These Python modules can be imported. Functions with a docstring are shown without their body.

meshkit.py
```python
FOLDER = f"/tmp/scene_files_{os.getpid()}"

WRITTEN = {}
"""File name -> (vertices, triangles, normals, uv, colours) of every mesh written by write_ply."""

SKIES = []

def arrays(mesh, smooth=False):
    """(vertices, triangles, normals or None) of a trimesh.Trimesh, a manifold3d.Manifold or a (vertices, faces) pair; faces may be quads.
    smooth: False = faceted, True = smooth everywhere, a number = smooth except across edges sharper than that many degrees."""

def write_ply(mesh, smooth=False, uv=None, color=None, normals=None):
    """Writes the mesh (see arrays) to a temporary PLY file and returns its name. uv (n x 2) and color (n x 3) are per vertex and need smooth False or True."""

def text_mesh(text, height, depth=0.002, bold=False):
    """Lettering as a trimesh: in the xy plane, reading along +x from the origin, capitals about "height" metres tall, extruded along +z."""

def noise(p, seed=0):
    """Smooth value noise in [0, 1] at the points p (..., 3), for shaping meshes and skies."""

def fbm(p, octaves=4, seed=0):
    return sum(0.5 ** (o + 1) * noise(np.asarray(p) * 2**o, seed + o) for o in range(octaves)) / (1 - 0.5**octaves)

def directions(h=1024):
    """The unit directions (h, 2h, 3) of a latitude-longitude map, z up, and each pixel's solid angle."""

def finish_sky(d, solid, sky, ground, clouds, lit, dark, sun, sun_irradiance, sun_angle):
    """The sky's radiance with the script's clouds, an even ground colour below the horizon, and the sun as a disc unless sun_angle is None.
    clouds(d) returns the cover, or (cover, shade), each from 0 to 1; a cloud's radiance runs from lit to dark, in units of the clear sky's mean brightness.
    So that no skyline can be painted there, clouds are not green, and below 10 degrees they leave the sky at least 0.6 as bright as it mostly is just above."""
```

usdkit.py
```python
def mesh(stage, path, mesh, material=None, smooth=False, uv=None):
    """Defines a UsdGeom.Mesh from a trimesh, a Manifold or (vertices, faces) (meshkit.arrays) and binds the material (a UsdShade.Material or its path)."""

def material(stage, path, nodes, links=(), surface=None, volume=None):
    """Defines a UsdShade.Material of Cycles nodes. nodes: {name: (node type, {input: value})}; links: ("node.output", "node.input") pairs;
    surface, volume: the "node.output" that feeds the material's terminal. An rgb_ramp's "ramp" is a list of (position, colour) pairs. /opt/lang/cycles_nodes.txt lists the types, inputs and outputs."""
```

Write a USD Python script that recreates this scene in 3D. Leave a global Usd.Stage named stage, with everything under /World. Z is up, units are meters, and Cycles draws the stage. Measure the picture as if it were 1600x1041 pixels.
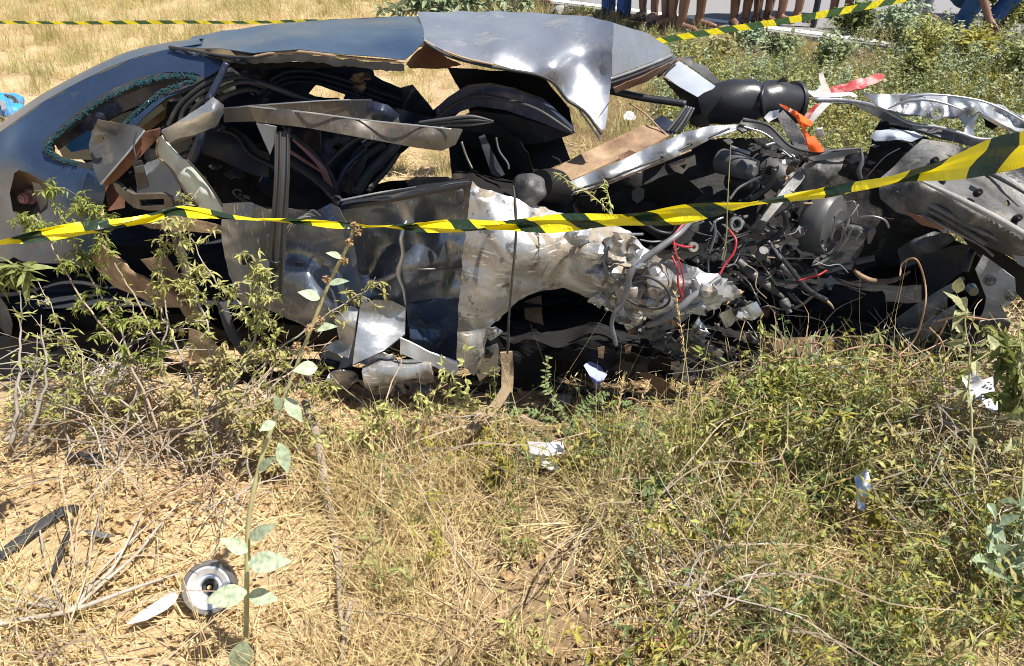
import math, random, numpy as np, trimesh, usdkit, meshkit
import manifold3d as m3
import shapely
from shapely.geometry import Polygon, Point
from scipy.spatial import Delaunay
from scipy.interpolate import RBFInterpolator
from pxr import Usd, UsdGeom, UsdLux, UsdShade, Gf, Sdf, Vt

stage = Usd.Stage.CreateInMemory()
UsdGeom.SetStageUpAxis(stage, 'Z')
UsdGeom.Xform.Define(stage, '/World')
UsdGeom.Scope.Define(stage, '/World/Looks')

# ------------------------------------------------------------------ camera, sky, sun, exposure
EYE, PITCH, F, CX, CY = 1.6, math.radians(32.6), 1256.0, 800.0, 520.5
SUN = np.array([0.42, -0.10, 0.90]); SUN /= np.linalg.norm(SUN)
EXPOSURE, SKY, SUN_I = 0.92, 0.065, 1.22
cam = UsdGeom.Camera.Define(stage, '/World/camera')
cam.AddTranslateOp().Set((0, 0, EYE)); cam.AddRotateXOp().Set(90 - math.degrees(PITCH))
cam.CreateHorizontalApertureAttr(36.0); cam.CreateFocalLengthAttr(F / 1600 * 36.0)
cam.CreateClippingRangeAttr((0.05, 5000.0)); cam.CreateExposureAttr(EXPOSURE)
skym = usdkit.material(stage, '/World/Looks/sky_look', {
    'sky': ('sky_texture', {'sky_type': 'single_scattering', 'sun_disc': False, 'sun_elevation': float(math.asin(SUN[2])), 'sun_rotation': float(math.atan2(SUN[0], SUN[1]))}),
    'bg': ('background_shader', {'strength': SKY})}, [('sky.color', 'bg.color')], surface='bg.background')
dome = UsdLux.DomeLight.Define(stage, '/World/sky')
UsdShade.MaterialBindingAPI.Apply(dome.GetPrim()).Bind(skym)
dome.GetPrim().SetCustomDataByKey('kind', 'structure')
sun = UsdLux.DistantLight.Define(stage, '/World/sun')
sun.CreateIntensityAttr(SUN_I); sun.CreateAngleAttr(0.53); sun.CreateColorAttr((1.0, 0.95, 0.87)); sun.CreateNormalizeAttr(True)
sun.AddRotateXYZOp().Set((math.degrees(math.acos(SUN[2])), 0, math.degrees(math.atan2(SUN[0], -SUN[1]))))

# ------------------------------------------------------------------ picture geometry -> places
CP, SP = math.cos(PITCH), math.sin(PITCH)
def ray(px, py):
    a, b = (px - CX) / F, (CY - py) / F
    return np.array([a, CP + b * SP, -SP + b * CP])
def at(px, py, Y):
    d = ray(px, py); return np.array([0, 0, EYE]) + d * (Y / d[1])
def onz(px, py, z=0.0):
    d = ray(px, py); return np.array([0, 0, EYE]) + d * ((z - EYE) / d[2])
def pix(p):
    x, y, z = p[0], p[1], p[2] - EYE
    w = y * CP - z * SP
    return CX + F * x / w, CY - F * (y * SP + z * CP) / w
def ppm(Y, py=520):                     # pixels per metre at a place
    d = ray(800, py); return F / (Y / d[1])

# ------------------------------------------------------------------ scene helpers
USED, BASE = {}, {}
def numbered(parent, name):
    k = (parent, name); n = USED.get(k, 0); USED[k] = n + 1
    return f'{parent}/{name}' if n == 0 else f'{parent}/{name}_{n:03d}'
def tag(p, label=None, cat=None, group=None, kind=None):
    p = p.GetPrim() if hasattr(p, 'GetPrim') else p
    for k, v in (('label', label), ('category', cat), ('group', group), ('kind', kind)):
        if v: p.SetCustomDataByKey(k, v)
    return p
def thing(name, label, cat, loc=(0, 0, 0), group=None):
    path = numbered('/World', name)
    x = UsdGeom.Xform.Define(stage, path); x.AddTranslateOp().Set(tuple(float(v) for v in loc))
    BASE[path] = np.array(loc, float)
    tag(x, label, cat, group); return path
def arr(m):
    v, f, _ = meshkit.arrays(m); return np.asarray(v, float), np.asarray(f, int)
def obj(name, mesh, mat, parent='/World', smooth=35, label=None, cat=None, group=None, kind=None, uv=None):
    """One mesh in world coordinates as ONE prim."""
    v, f = arr(mesh)
    path = numbered(parent, name)
    if parent == '/World':
        base = np.zeros(3)
        if kind is None:
            base = np.array([(v[:, 0].min() + v[:, 0].max()) / 2, (v[:, 1].min() + v[:, 1].max()) / 2, v[:, 2].min()])
    else: base = BASE[parent]
    m = usdkit.mesh(stage, path, (v - base, f), M[mat] if isinstance(mat, str) else mat, smooth=False if uv is not None else smooth, uv=uv)
    m.CreateDoubleSidedAttr(True)
    if parent == '/World' and kind is None: m.AddTranslateOp().Set(tuple(base))
    BASE[path] = base
    tag(m, label, cat, group, kind)
    return path
def cat_(*ms):
    vs, fs, n = [], [], 0
    for m in ms:
        v, f = arr(m); vs.append(v); fs.append(f + n); n += len(v)
    return np.vstack(vs), np.vstack(fs)

# ------------------------------------------------------------------ shape helpers
def crom(P, n=8):
    P = np.asarray(P, float)
    if len(P) < 3: return np.array([P[0] + (P[-1] - P[0]) * t for t in np.linspace(0, 1, n + 1)])
    Q = np.vstack([2 * P[0] - P[1], P, 2 * P[-1] - P[-2]]); out = []
    for i in range(1, len(Q) - 2):
        a, b, c, d = Q[i - 1:i + 3]
        for t in np.linspace(0, 1, n, endpoint=False):
            out.append(.5 * (2 * b + (c - a) * t + (2 * a - 5 * b + 4 * c - d) * t ** 2 + (3 * b - a - 3 * c + d) * t ** 3))
    out.append(P[-1]); return np.array(out)
def tube(P, r, sides=7, n=8, smooth=True, cap=True):
    P = np.asarray(P, float); R = np.broadcast_to(np.asarray(r, float), (len(P),))
    if smooth:
        P4 = crom(np.column_stack([P, R]), n); P, R = P4[:, :3], P4[:, 3]
    T = np.gradient(P, axis=0); T /= np.linalg.norm(T, axis=1, keepdims=True) + 1e-12
    a = np.cross(T[0], [0, 0, 1.0]);  a = np.cross(T[0], [1.0, 0, 0]) if np.linalg.norm(a) < 1e-3 else a
    A = []
    for t in T:
        a = a - t * (a @ t); a = a / (np.linalg.norm(a) + 1e-12); A.append(a)
    A = np.array(A); B = np.cross(T, A); g = np.arange(sides) * 2 * np.pi / sides
    v = P[:, None] + R[:, None, None] * (np.cos(g)[None, :, None] * A[:, None] + np.sin(g)[None, :, None] * B[:, None])
    k, s = len(P), sides
    i, j = np.meshgrid(np.arange(k - 1), np.arange(s), indexing='ij')
    q = np.stack([i * s + j, i * s + (j + 1) % s, (i + 1) * s + (j + 1) % s, (i + 1) * s + j], -1).reshape(-1, 4)
    f = [q[:, [0, 1, 2]], q[:, [0, 2, 3]]]; v = v.reshape(-1, 3)
    if cap:
        v = np.vstack([v, P[0], P[-1]]); n0 = k * s; e = np.arange(s)
        f += [np.stack([np.full(s, n0), (e + 1) % s, e], 1), np.stack([np.full(s, n0 + 1), (k - 1) * s + e, (k - 1) * s + (e + 1) % s], 1)]
    return v, np.vstack(f)
def wire(pts, rpx, sides=7, n=8):
    """pts (px,py,Y); rpx radius in pixels of the photograph."""
    P = [at(*p) for p in pts]
    R = [rpx / ppm(p[2], p[1]) if np.ndim(rpx) == 0 else rpx[i] / ppm(p[2], p[1]) for i, p in enumerate(pts)]
    return tube(P, R, sides, n)
def hull(pts, r=0.004, seg=8):
    s = m3.Manifold.sphere(r, seg)
    return m3.Manifold.batch_hull([s.translate(tuple(map(float, p))) for p in pts])
def bar(pts, w, h, n=6, bev=0.25):
    """Rounded rectangular section swept along 3D points; w across (horizontal-ish), h other."""
    P = crom(pts, n); T = np.gradient(P, axis=0); T /= np.linalg.norm(T, axis=1, keepdims=True)
    W = np.broadcast_to(w, (len(P),)) if np.ndim(w) == 0 else np.interp(np.linspace(0, 1, len(P)), np.linspace(0, 1, len(w)), w)
    H = np.broadcast_to(h, (len(P),)) if np.ndim(h) == 0 else np.interp(np.linspace(0, 1, len(P)), np.linspace(0, 1, len(h)), h)
    side = np.cross(T, [0, -0.5, 1.0]); side /= np.linalg.norm(side, axis=1, keepdims=True); up = np.cross(side, T)
    b = 1 - bev; c = [(1, b), (b, 1), (-b, 1), (-1, b), (-1, -b), (-b, -1), (b, -1), (1, -b)]
    v = np.array([[p + side[i] * W[i] / 2 * x + up[i] * H[i] / 2 * y for x, y in c] for i, p in enumerate(P)]).reshape(-1, 3)
    k, s = len(P), 8; f = []
    for i in range(k - 1):
        for j in range(s):
            a, b2, c2, d = i * s + j, i * s + (j + 1) % s, (i + 1) * s + (j + 1) % s, (i + 1) * s + j
            f += [[a, b2, c2], [a, c2, d]]
    for j in range(1, s - 1): f += [[0, j + 1, j], [(k - 1) * s, (k - 1) * s + j, (k - 1) * s + j + 1]]
    return v, np.array(f)
def thicken(v, f, th):
    e = np.sort(np.vstack([f[:, [0, 1]], f[:, [1, 2]], f[:, [2, 0]]]), 1)
    d = np.vstack([f[:, [0, 1]], f[:, [1, 2]], f[:, [2, 0]]])
    _, inv, cnt = np.unique(e, axis=0, return_inverse=True, return_counts=True)
    bd = d[cnt[inv.ravel()] == 1]
    _, _, nrm = meshkit.arrays((v, f), True)
    n = len(v); v2 = np.vstack([v, v - nrm * th])
    side = np.vstack([np.stack([bd[:, 1], bd[:, 0], bd[:, 0] + n], 1), np.stack([bd[:, 1], bd[:, 0] + n, bd[:, 1] + n], 1)])
    return v2, np.vstack([f, f[:, ::-1] + n, side])
def ridged(p, seed): return (1 - np.abs(2 * meshkit.noise(p, seed) - 1)) ** 1.8
def flat_tri(outline, holes=(), spacing=9, seed=0):
    """Triangulates a 2-D outline with inner points."""
    poly = Polygon(outline, [h for h in holes]).buffer(0)
    if poly.geom_type != 'Polygon': poly = max(poly.geoms, key=lambda g: g.area)
    rng = np.random.default_rng(seed); pts = []
    for ring in [poly.exterior, *poly.interiors]:
        L = ring.length; c = list(ring.coords)[:-1]; pts += c
        for a, b in zip(c, c[1:] + c[:1]):
            k = int(math.hypot(b[0] - a[0], b[1] - a[1]) / spacing)
            pts += [(a[0] + (b[0] - a[0]) * t, a[1] + (b[1] - a[1]) * t) for t in np.linspace(0, 1, k + 2)[1:-1]]
    x0, y0, x1, y1 = poly.bounds
    g = np.stack(np.meshgrid(np.arange(x0, x1, spacing), np.arange(y0, y1, spacing * .87)), -1)
    g[1::2, :, 0] += spacing / 2; g = g.reshape(-1, 2) + rng.uniform(-.15, .15, (g.shape[0] * g.shape[1], 2)) * spacing
    inner = poly.buffer(-spacing * .55)
    if len(g) and not inner.is_empty: g = g[shapely.contains_xy(inner, g[:, 0], g[:, 1])]
    else: g = np.zeros((0, 2))
    P = np.vstack([np.array(pts)[:, :2], g]); t = Delaunay(P).simplices
    c = P[t].mean(1); keep = shapely.contains_xy(poly.buffer(1e-6), c[:, 0], c[:, 1])
    t = t[keep]; a = P[t]
    cr = (a[:, 1, 0] - a[:, 0, 0]) * (a[:, 2, 1] - a[:, 0, 1]) - (a[:, 1, 1] - a[:, 0, 1]) * (a[:, 2, 0] - a[:, 0, 0])
    t = t[np.abs(cr) > 1e-3]; cr = cr[np.abs(cr) > 1e-3]
    t[cr > 0] = t[cr > 0][:, ::-1]
    return P, t
def jag(outline, amp, seed=1, step=7):
    """A torn outline."""
    rng = np.random.default_rng(seed); out = []
    for a, b in zip(outline, list(outline[1:]) + [outline[0]]):
        a, b = np.array(a, float), np.array(b, float); k = max(1, int(np.hypot(*(b - a)[:2]) / step))
        for i in range(k):
            p = a + (b - a) * i / k
            if i: p[:2] += rng.normal(0, amp, 2)
            out.append(tuple(p))
    return out
def sheet(outline, Y=2.2, ctrl=(), holes=(), spacing=9, cr=0.004, cs=9, th=0.0015, seed=0, fine=0.0, tear=0):
    """A pressed metal sheet through points (px, py[, Y]): its depth runs smoothly through the outline and ctrl points; cr = crumple in metres, cs = creases per metre."""
    o3 = [(p[0], p[1], p[2] if len(p) > 2 else Y) for p in outline]
    K = np.array(o3 + [tuple(c) for c in ctrl], float)
    if tear: o3 = jag(o3, tear, seed + 5)
    P, t = flat_tri([p[:2] for p in o3], holes, spacing, seed)
    _, ui = np.unique(np.round(K[:, :2]), axis=0, return_index=True); K = K[ui]
    if np.ptp(K[:, 2]) < 1e-6: D = np.full(len(P), K[0, 2])
    else:
        D = RBFInterpolator(K[:, :2] / 100, K[:, 2], kernel='linear' if len(K) < 4 else 'thin_plate_spline', smoothing=1e-4, degree=1 if len(K) > 3 else 0)(P / 100)
        D = np.clip(D, K[:, 2].min() - .04, K[:, 2].max() + .04)
    v = np.array([at(a, b, d) for (a, b), d in zip(P, D)])
    if cr or fine:
        _, _, n = meshkit.arrays((v, t), True)
        w = ridged(v * cs + seed * 7.3, seed) * .65 + ridged(v * cs * 2.3 + seed, seed + 3) * .35 - .45
        d = cr * 2.4 * w
        if fine: d = d + fine * (meshkit.fbm(v * 60, 3, seed) - .5) * 2
        v = v + n * d[:, None]
    return thicken(v, t, th)
def cyl(a, b, r, sides=20, r2=None):
    a, b = np.array(a, float), np.array(b, float)
    return tube([a, b], [r, r if r2 is None else r2], sides, 1, smooth=False)
def lathe(profile, centre, axis, seg=36):
    """profile [(radius, height)] turned about axis at centre."""
    axis = np.array(axis, float) / np.linalg.norm(axis)
    a = np.cross(axis, [0, 0, 1.0]); a = a if np.linalg.norm(a) > .05 else np.cross(axis, [1.0, 0, 0]); a /= np.linalg.norm(a); b = np.cross(axis, a)
    g = np.linspace(0, 2 * np.pi, seg, endpoint=False); k = len(profile)
    v = np.array([np.array(centre) + axis * h + r * (np.cos(t) * a + np.sin(t) * b) for r, h in profile for t in g]); f = []
    for i in range(k - 1):
        for j in range(seg):
            q = (i * seg + j, i * seg + (j + 1) % seg, (i + 1) * seg + (j + 1) % seg, (i + 1) * seg + j)
            f += [q[:3], (q[0], q[2], q[3])]
    return v, np.array(f)

# ------------------------------------------------------------------ materials
M = {}
def look(name, nodes, links, surface): M[name] = usdkit.material(stage, f'/World/Looks/{name}', nodes, links, surface)
def pm(name, c1, c2=None, scale=8, rough=.5, metal=0.0, dust=0.0, dcol=(.32, .24, .15), dscale=4, bump=.0, bscale=40, coat=0.0, scratch=0.0, spec=.5, rrange=.12):
    """A weathered surface: two tones, settled dust, scratches, fine relief."""
    c2 = c2 or tuple(x * .7 for x in c1)
    n = {'g': ('geometry', {}), 'n1': ('noise_texture', {'scale': float(scale), 'detail': 5.0, 'roughness': .6}), 'r1': ('rgb_ramp', {'ramp': [(.35, c1), (.68, c2)]}),
         'p': ('principled_bsdf', {'metallic': float(metal), 'roughness': float(rough), 'coat_weight': float(coat), 'coat_roughness': .12, 'specular_ior_level': float(spec)}),
         'rr': ('map_range', {'from_min': .3, 'from_max': .7, 'to_min': float(max(.04, rough - rrange)), 'to_max': float(min(1, rough + rrange))})}
    l = [('g.position', 'n1.vector'), ('n1.fac', 'r1.fac'), ('n1.fac', 'rr.value')]
    col, ro = 'r1.color', 'rr.result'
    if scratch:
        n['sm'] = ('mapping', {'scale': (55, 55, 6), 'rotation': (0.2, .9, .3)}); n['sn'] = ('noise_texture', {'scale': 3.0, 'detail': 3.0})
        n['ss'] = ('map_range', {'from_min': .62, 'from_max': .72, 'to_min': 0.0, 'to_max': float(scratch), 'clamp': True})
        n['sx'] = ('mix_color', {'b': (.75, .75, .74)})
        l += [('g.position', 'sm.vector'), ('sm.vector', 'sn.vector'), ('sn.fac', 'ss.value'), ('ss.result', 'sx.fac'), (col, 'sx.a')]; col = 'sx.result'
    if dust:
        n['dn'] = ('noise_texture', {'scale': float(dscale), 'detail': 8.0, 'roughness': .68}); n['dr'] = ('map_range', {'from_min': .62 - .3 * dust, 'from_max': .74 - .1 * dust, 'to_min': 0.0, 'to_max': min(1.0, .35 + dust), 'clamp': True})
        n['dx'] = ('mix_color', {'b': dcol}); n['drm'] = ('mix_float', {'b': .9})
        n['dm'] = ('math', {'math_type': 'multiply', 'value2': 1.0}); n['di'] = ('math', {'math_type': 'subtract', 'value1': 1.0})
        n['me'] = ('math', {'math_type': 'multiply', 'value1': float(metal)})
        l += [('g.position', 'dn.vector'), ('dn.fac', 'dr.value'), ('dr.result', 'dx.fac'), (col, 'dx.a'), ('dr.result', 'drm.fac'), (ro, 'drm.a'), ('dr.result', 'di.value2'), ('di.value', 'me.value2'), ('me.value', 'p.metallic')]
        col, ro = 'dx.result', 'drm.result'
    l += [(col, 'p.base_color'), (ro, 'p.roughness')]
    if bump:
        n['bn'] = ('noise_texture', {'scale': float(bscale), 'detail': 6.0, 'roughness': .65}); n['b'] = ('bump', {'strength': float(bump), 'distance': .01})
        l += [('g.position', 'bn.vector'), ('bn.fac', 'b.height'), ('b.normal', 'p.normal')]
    look(name, n, l, 'p.BSDF')
def foliage(name, cols, trans=.3, rough=.55, scale=3.0):
    """Leaves and stalks: tone varies from piece to piece."""
    n = {'g': ('geometry', {}), 'o': ('object_info', {}), 'a': ('math', {'math_type': 'add'}), 'fr': ('math', {'math_type': 'fraction'}),
         'r': ('rgb_ramp', {'ramp': [(i / max(1, len(cols) - 1), c) for i, c in enumerate(cols)]}),
         'n': ('noise_texture', {'scale': 90.0, 'detail': 3.0}), 'nr': ('rgb_ramp', {'ramp': [(.32, (.62, .62, .58)), (.6, (1.08, 1.06, 1.0))]}), 'x': ('mix_color', {'blend_type': 'multiply', 'fac': 1.0}), 'p': ('principled_bsdf', {'roughness': rough, 'specular_ior_level': .35}), 't': ('translucent_bsdf', {}), 'm': ('mix_closure', {'fac': trans})}
    l = [('g.random_per_island', 'a.value1'), ('o.random', 'a.value2'), ('a.value', 'fr.value1'), ('fr.value', 'r.fac'), ('g.position', 'n.vector'), ('n.fac', 'nr.fac'), ('r.color', 'x.a'), ('nr.color', 'x.b'), ('x.result', 'p.base_color'), ('x.result', 't.color'), ('p.BSDF', 'm.closure1'), ('t.BSDF', 'm.closure2')]
    look(name, n, l, 'm.closure')
pm('paint_sky_tinted', (.068, .105, .18), (.045, .075, .135), 4, .34, .7, dust=.10, dscale=4, coat=.3, bump=.06, bscale=14, scratch=.10, rrange=.05)  # blue in the base stands in for sky reflected by dark grey paint
pm('paint_scraped_lit', (.42, .43, .46), (.24, .26, .30), 5, .40, .75, dust=.16, dscale=5, scratch=.5, coat=.2)  # scraped paint, lightened to carry the sun glint on the front roof
pm('paint_dark', (.06, .058, .055), (.035, .035, .037), 5, .28, .55, dust=.18, dscale=4, coat=.5, scratch=.25)
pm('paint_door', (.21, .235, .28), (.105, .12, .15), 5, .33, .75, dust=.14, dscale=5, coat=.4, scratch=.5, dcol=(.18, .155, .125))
pm('grey_rubber', (.15, .14, .13), (.09, .085, .08), 14, .7, dust=.2)
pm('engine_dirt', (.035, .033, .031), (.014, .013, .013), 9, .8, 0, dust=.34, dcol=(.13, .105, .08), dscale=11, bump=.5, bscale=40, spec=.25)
pm('dish', (.74, .76, .79), (.6, .62, .65), 10, .3, .5, dust=.08)
pm('silver', (.56, .57, .58), (.34, .35, .36), 11, .38, .8, dust=.24, dscale=10, scratch=.6, bump=.15, bscale=60)
pm('fender_metal', (.50, .50, .50), (.27, .27, .27), 9, .45, .65, dust=.62, dcol=(.23, .17, .11), dscale=9, bump=.5, bscale=45, scratch=.7)
pm('navy', (.032, .043, .078), (.02, .027, .05), 7, .38, .25, dust=.14, coat=.2, scratch=.12)
pm('black_plastic', (.022, .023, .026), (.014, .014, .016), 9, .38, dust=.06, bump=.08, bscale=120)
pm('black_cloth', (.028, .03, .036), (.017, .018, .022), 20, .9, dust=.12, dcol=(.12, .10, .08), spec=.2)
pm('grey_plastic', (.07, .07, .072), (.045, .045, .048), 9, .55, dust=.15)
pm('rubber', (.03, .03, .031), (.018, .018, .019), 14, .6, dust=.2, dcol=(.2, .17, .13))
pm('frame_bar', (.15, .135, .115), (.09, .082, .072), 7, .42, .55, dust=.3, dcol=(.22, .17, .12), dscale=7, scratch=.2)
pm('post', (.07, .066, .06), (.045, .043, .04), 9, .55, .2, dust=.3, dcol=(.2, .16, .12))
pm('mint', (.55, .58, .50), (.45, .48, .42), 4, .45, 0, dust=.12, scratch=.15)
pm('pale_blue', (.36, .39, .44), (.25, .28, .33), 6, .5, 0, dust=.08)
pm('tan_steel', (.40, .28, .17), (.17, .10, .06), 9, .75, .1, dust=.3, dcol=(.46, .35, .23), dscale=7, bump=.4)
pm('dull_white', (.50, .48, .46), (.34, .30, .28), 22, .6, dust=.25)
pm('rust', (.20, .085, .045), (.11, .05, .03), 14, .8, 0, dust=.2, bump=.3)
pm('dusty_metal', (.20, .20, .195), (.10, .10, .102), 10, .5, .4, dust=.45, dcol=(.30, .26, .21), dscale=8, bump=.25, bscale=50)
pm('dirty_shade_black', (.012, .0115, .0115), (.007, .007, .0075), 8, .7, .0, dust=.08, dcol=(.10, .075, .055), dscale=7, bump=.25, spec=.22)  # dirty black, deepened to stand in for shade in cavities
pm('dirty_rail', (.15, .148, .145), (.03, .03, .03), 8, .5, .3, dust=.34, dcol=(.30, .25, .19), dscale=10, bump=.5, bscale=60)
pm('engine_grey', (.14, .135, .125), (.05, .049, .048), 22, .5, .4, dust=.35, dcol=(.2, .16, .12), dscale=14, bump=.4, bscale=70)
pm('rod', (.30, .30, .31), (.15, .15, .16), 20, .35, .7, dust=.15)
pm('pink_trim', (.42, .20, .17), (.33, .14, .12), 12, .6, dust=.2)
pm('red_wire', (.42, .03, .04), (.30, .02, .03), 20, .4)
pm('grey_wire', (.16, .16, .17), (.10, .10, .11), 12, .45, dust=.15)
pm('white_plastic', (.72, .72, .72), (.60, .60, .60), 12, .45, dust=.12)
pm('red_plastic', (.32, .03, .028), (.22, .018, .018), 18, .4, dust=.4, dcol=(.55, .45, .40), dscale=16)
pm('chrome', (.75, .76, .78), (.6, .61, .63), 12, .16, 1.0, dust=.1)
pm('paper', (.78, .78, .80), (.70, .70, .72), 10, .8)
pm('blue_paper', (.36, .40, .74), (.33, .37, .70), 6, .7)
pm('blue_cloth', (.03, .26, .75), (.02, .20, .62), 12, .6, bump=.2)
pm('wood', (.33, .24, .15), (.22, .15, .09), 24, .85, dust=.2, bump=.5, bscale=60)
pm('bark', (.36, .30, .23), (.22, .17, .12), 40, .9, bump=.6, bscale=90)
pm('stalk', (.42, .42, .20), (.34, .28, .14), 20, .7)
pm('twig', (.40, .32, .23), (.25, .18, .12), 22, .85)
pm('grey_twig', (.40, .36, .31), (.28, .24, .2), 22, .85)
pm('red_twig', (.34, .21, .12), (.26, .15, .085), 22, .8)
pm('straw_stalk', (.55, .40, .18), (.45, .32, .14), 20, .7)
pm('skin', (.20, .10, .06), (.16, .08, .05), 9, .5)
pm('skin_light', (.30, .165, .105), (.25, .13, .085), 9, .5)
pm('jeans', (.035, .09, .24), (.025, .065, .18), 26, .85, bump=.2, bscale=200)
pm('dark_cloth', (.03, .025, .045), (.02, .018, .03), 18, .85)
pm('brown_cloth', (.12, .06, .04), (.09, .045, .03), 18, .85)
pm('white_cloth', (.6, .6, .58), (.5, .5, .49), 18, .85)
pm('grey_cloth', (.22, .23, .25), (.17, .18, .2), 18, .85)
pm('hair', (.012, .01, .009), None, 30, .6)
pm('shoe', (.03, .03, .035), None, 20, .6)
pm('stone', (.30, .29, .27), (.22, .21, .2), 16, .9, bump=.4, bscale=30)
pm('asphalt', (.22, .215, .22), (.17, .165, .17), 60, .9, bump=.3, bscale=200)
pm('road_paint', (.75, .75, .74), (.62, .62, .6), 12, .7)
pm('brown_card', (.20, .12, .07), (.15, .09, .05), 8, .8)
look('wing_metal', {'g': ('geometry', {}), 'n1': ('noise_texture', {'scale': 6.5, 'detail': 9.0, 'roughness': .62, 'distortion': .8}), 'r1': ('rgb_ramp', {'ramp': [(.36, (.50, .50, .50)), (.48, (.38, .38, .385)), (.51, (.29, .25, .20)), (.66, (.20, .165, .125))]}),
     'mm': ('map_range', {'from_min': .48, 'from_max': .52, 'to_min': .66, 'to_max': .05, 'clamp': True}), 'rg': ('map_range', {'from_min': .47, 'from_max': .52, 'to_min': .40, 'to_max': .85, 'clamp': True}),
     'n2': ('noise_texture', {'scale': 26.0, 'detail': 6.0, 'roughness': .7}), 'k2': ('map_range', {'from_min': .58, 'from_max': .63, 'to_min': 0.0, 'to_max': .75, 'clamp': True}), 'x2': ('mix_color', {'b': (.10, .092, .085)}),
     'mp': ('mapping', {'scale': (9, 9, 60), 'rotation': (.1, .25, 0)}), 'n3': ('noise_texture', {'scale': 2.0, 'detail': 4.0}), 'k3': ('map_range', {'from_min': .60, 'from_max': .68, 'to_min': 0.0, 'to_max': .8, 'clamp': True}), 'x3': ('mix_color', {'b': (.72, .72, .70)}),
     'bn': ('noise_texture', {'scale': 50.0, 'detail': 6.0, 'roughness': .7}), 'b': ('bump', {'strength': .3, 'distance': .006}), 'p': ('principled_bsdf', {})},
     [('g.position', 'n1.vector'), ('g.position', 'n2.vector'), ('g.position', 'mp.vector'), ('mp.vector', 'n3.vector'), ('g.position', 'bn.vector'), ('n1.fac', 'r1.fac'), ('n1.fac', 'mm.value'), ('n1.fac', 'rg.value'), ('n2.fac', 'k2.value'), ('k2.result', 'x2.fac'), ('r1.color', 'x2.a'), ('n3.fac', 'k3.value'), ('k3.result', 'x3.fac'), ('x2.result', 'x3.a'),
      ('x3.result', 'p.base_color'), ('mm.result', 'p.metallic'), ('rg.result', 'p.roughness'), ('bn.fac', 'b.height'), ('b.normal', 'p.normal')], 'p.BSDF')
look('orange_lens', {'g': ('geometry', {}), 'n': ('noise_texture', {'scale': 30.0, 'detail': 3.0}), 'r': ('rgb_ramp', {'ramp': [(.3, (.75, .12, .015)), (.7, (.85, .22, .04))]}),
     'p': ('principled_bsdf', {'roughness': .18, 'coat_weight': .6, 'coat_roughness': .06}), 't': ('translucent_bsdf', {}), 'm': ('mix_closure', {'fac': .35})},
     [('g.position', 'n.vector'), ('n.fac', 'r.fac'), ('r.color', 'p.base_color'), ('r.color', 't.color'), ('p.BSDF', 'm.closure1'), ('t.BSDF', 'm.closure2')], 'm.closure')
look('crumbs', {'g': ('geometry', {}), 'r': ('rgb_ramp', {'ramp': [(0, (.03, .10, .12)), (.6, (.10, .32, .35)), (1, (.45, .75, .78))]}), 'p': ('principled_bsdf', {'roughness': .08, 'transmission_weight': .35, 'ior': 1.5})},
     [('g.random_per_island', 'r.fac'), ('r.color', 'p.base_color')], 'p.BSDF')
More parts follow.
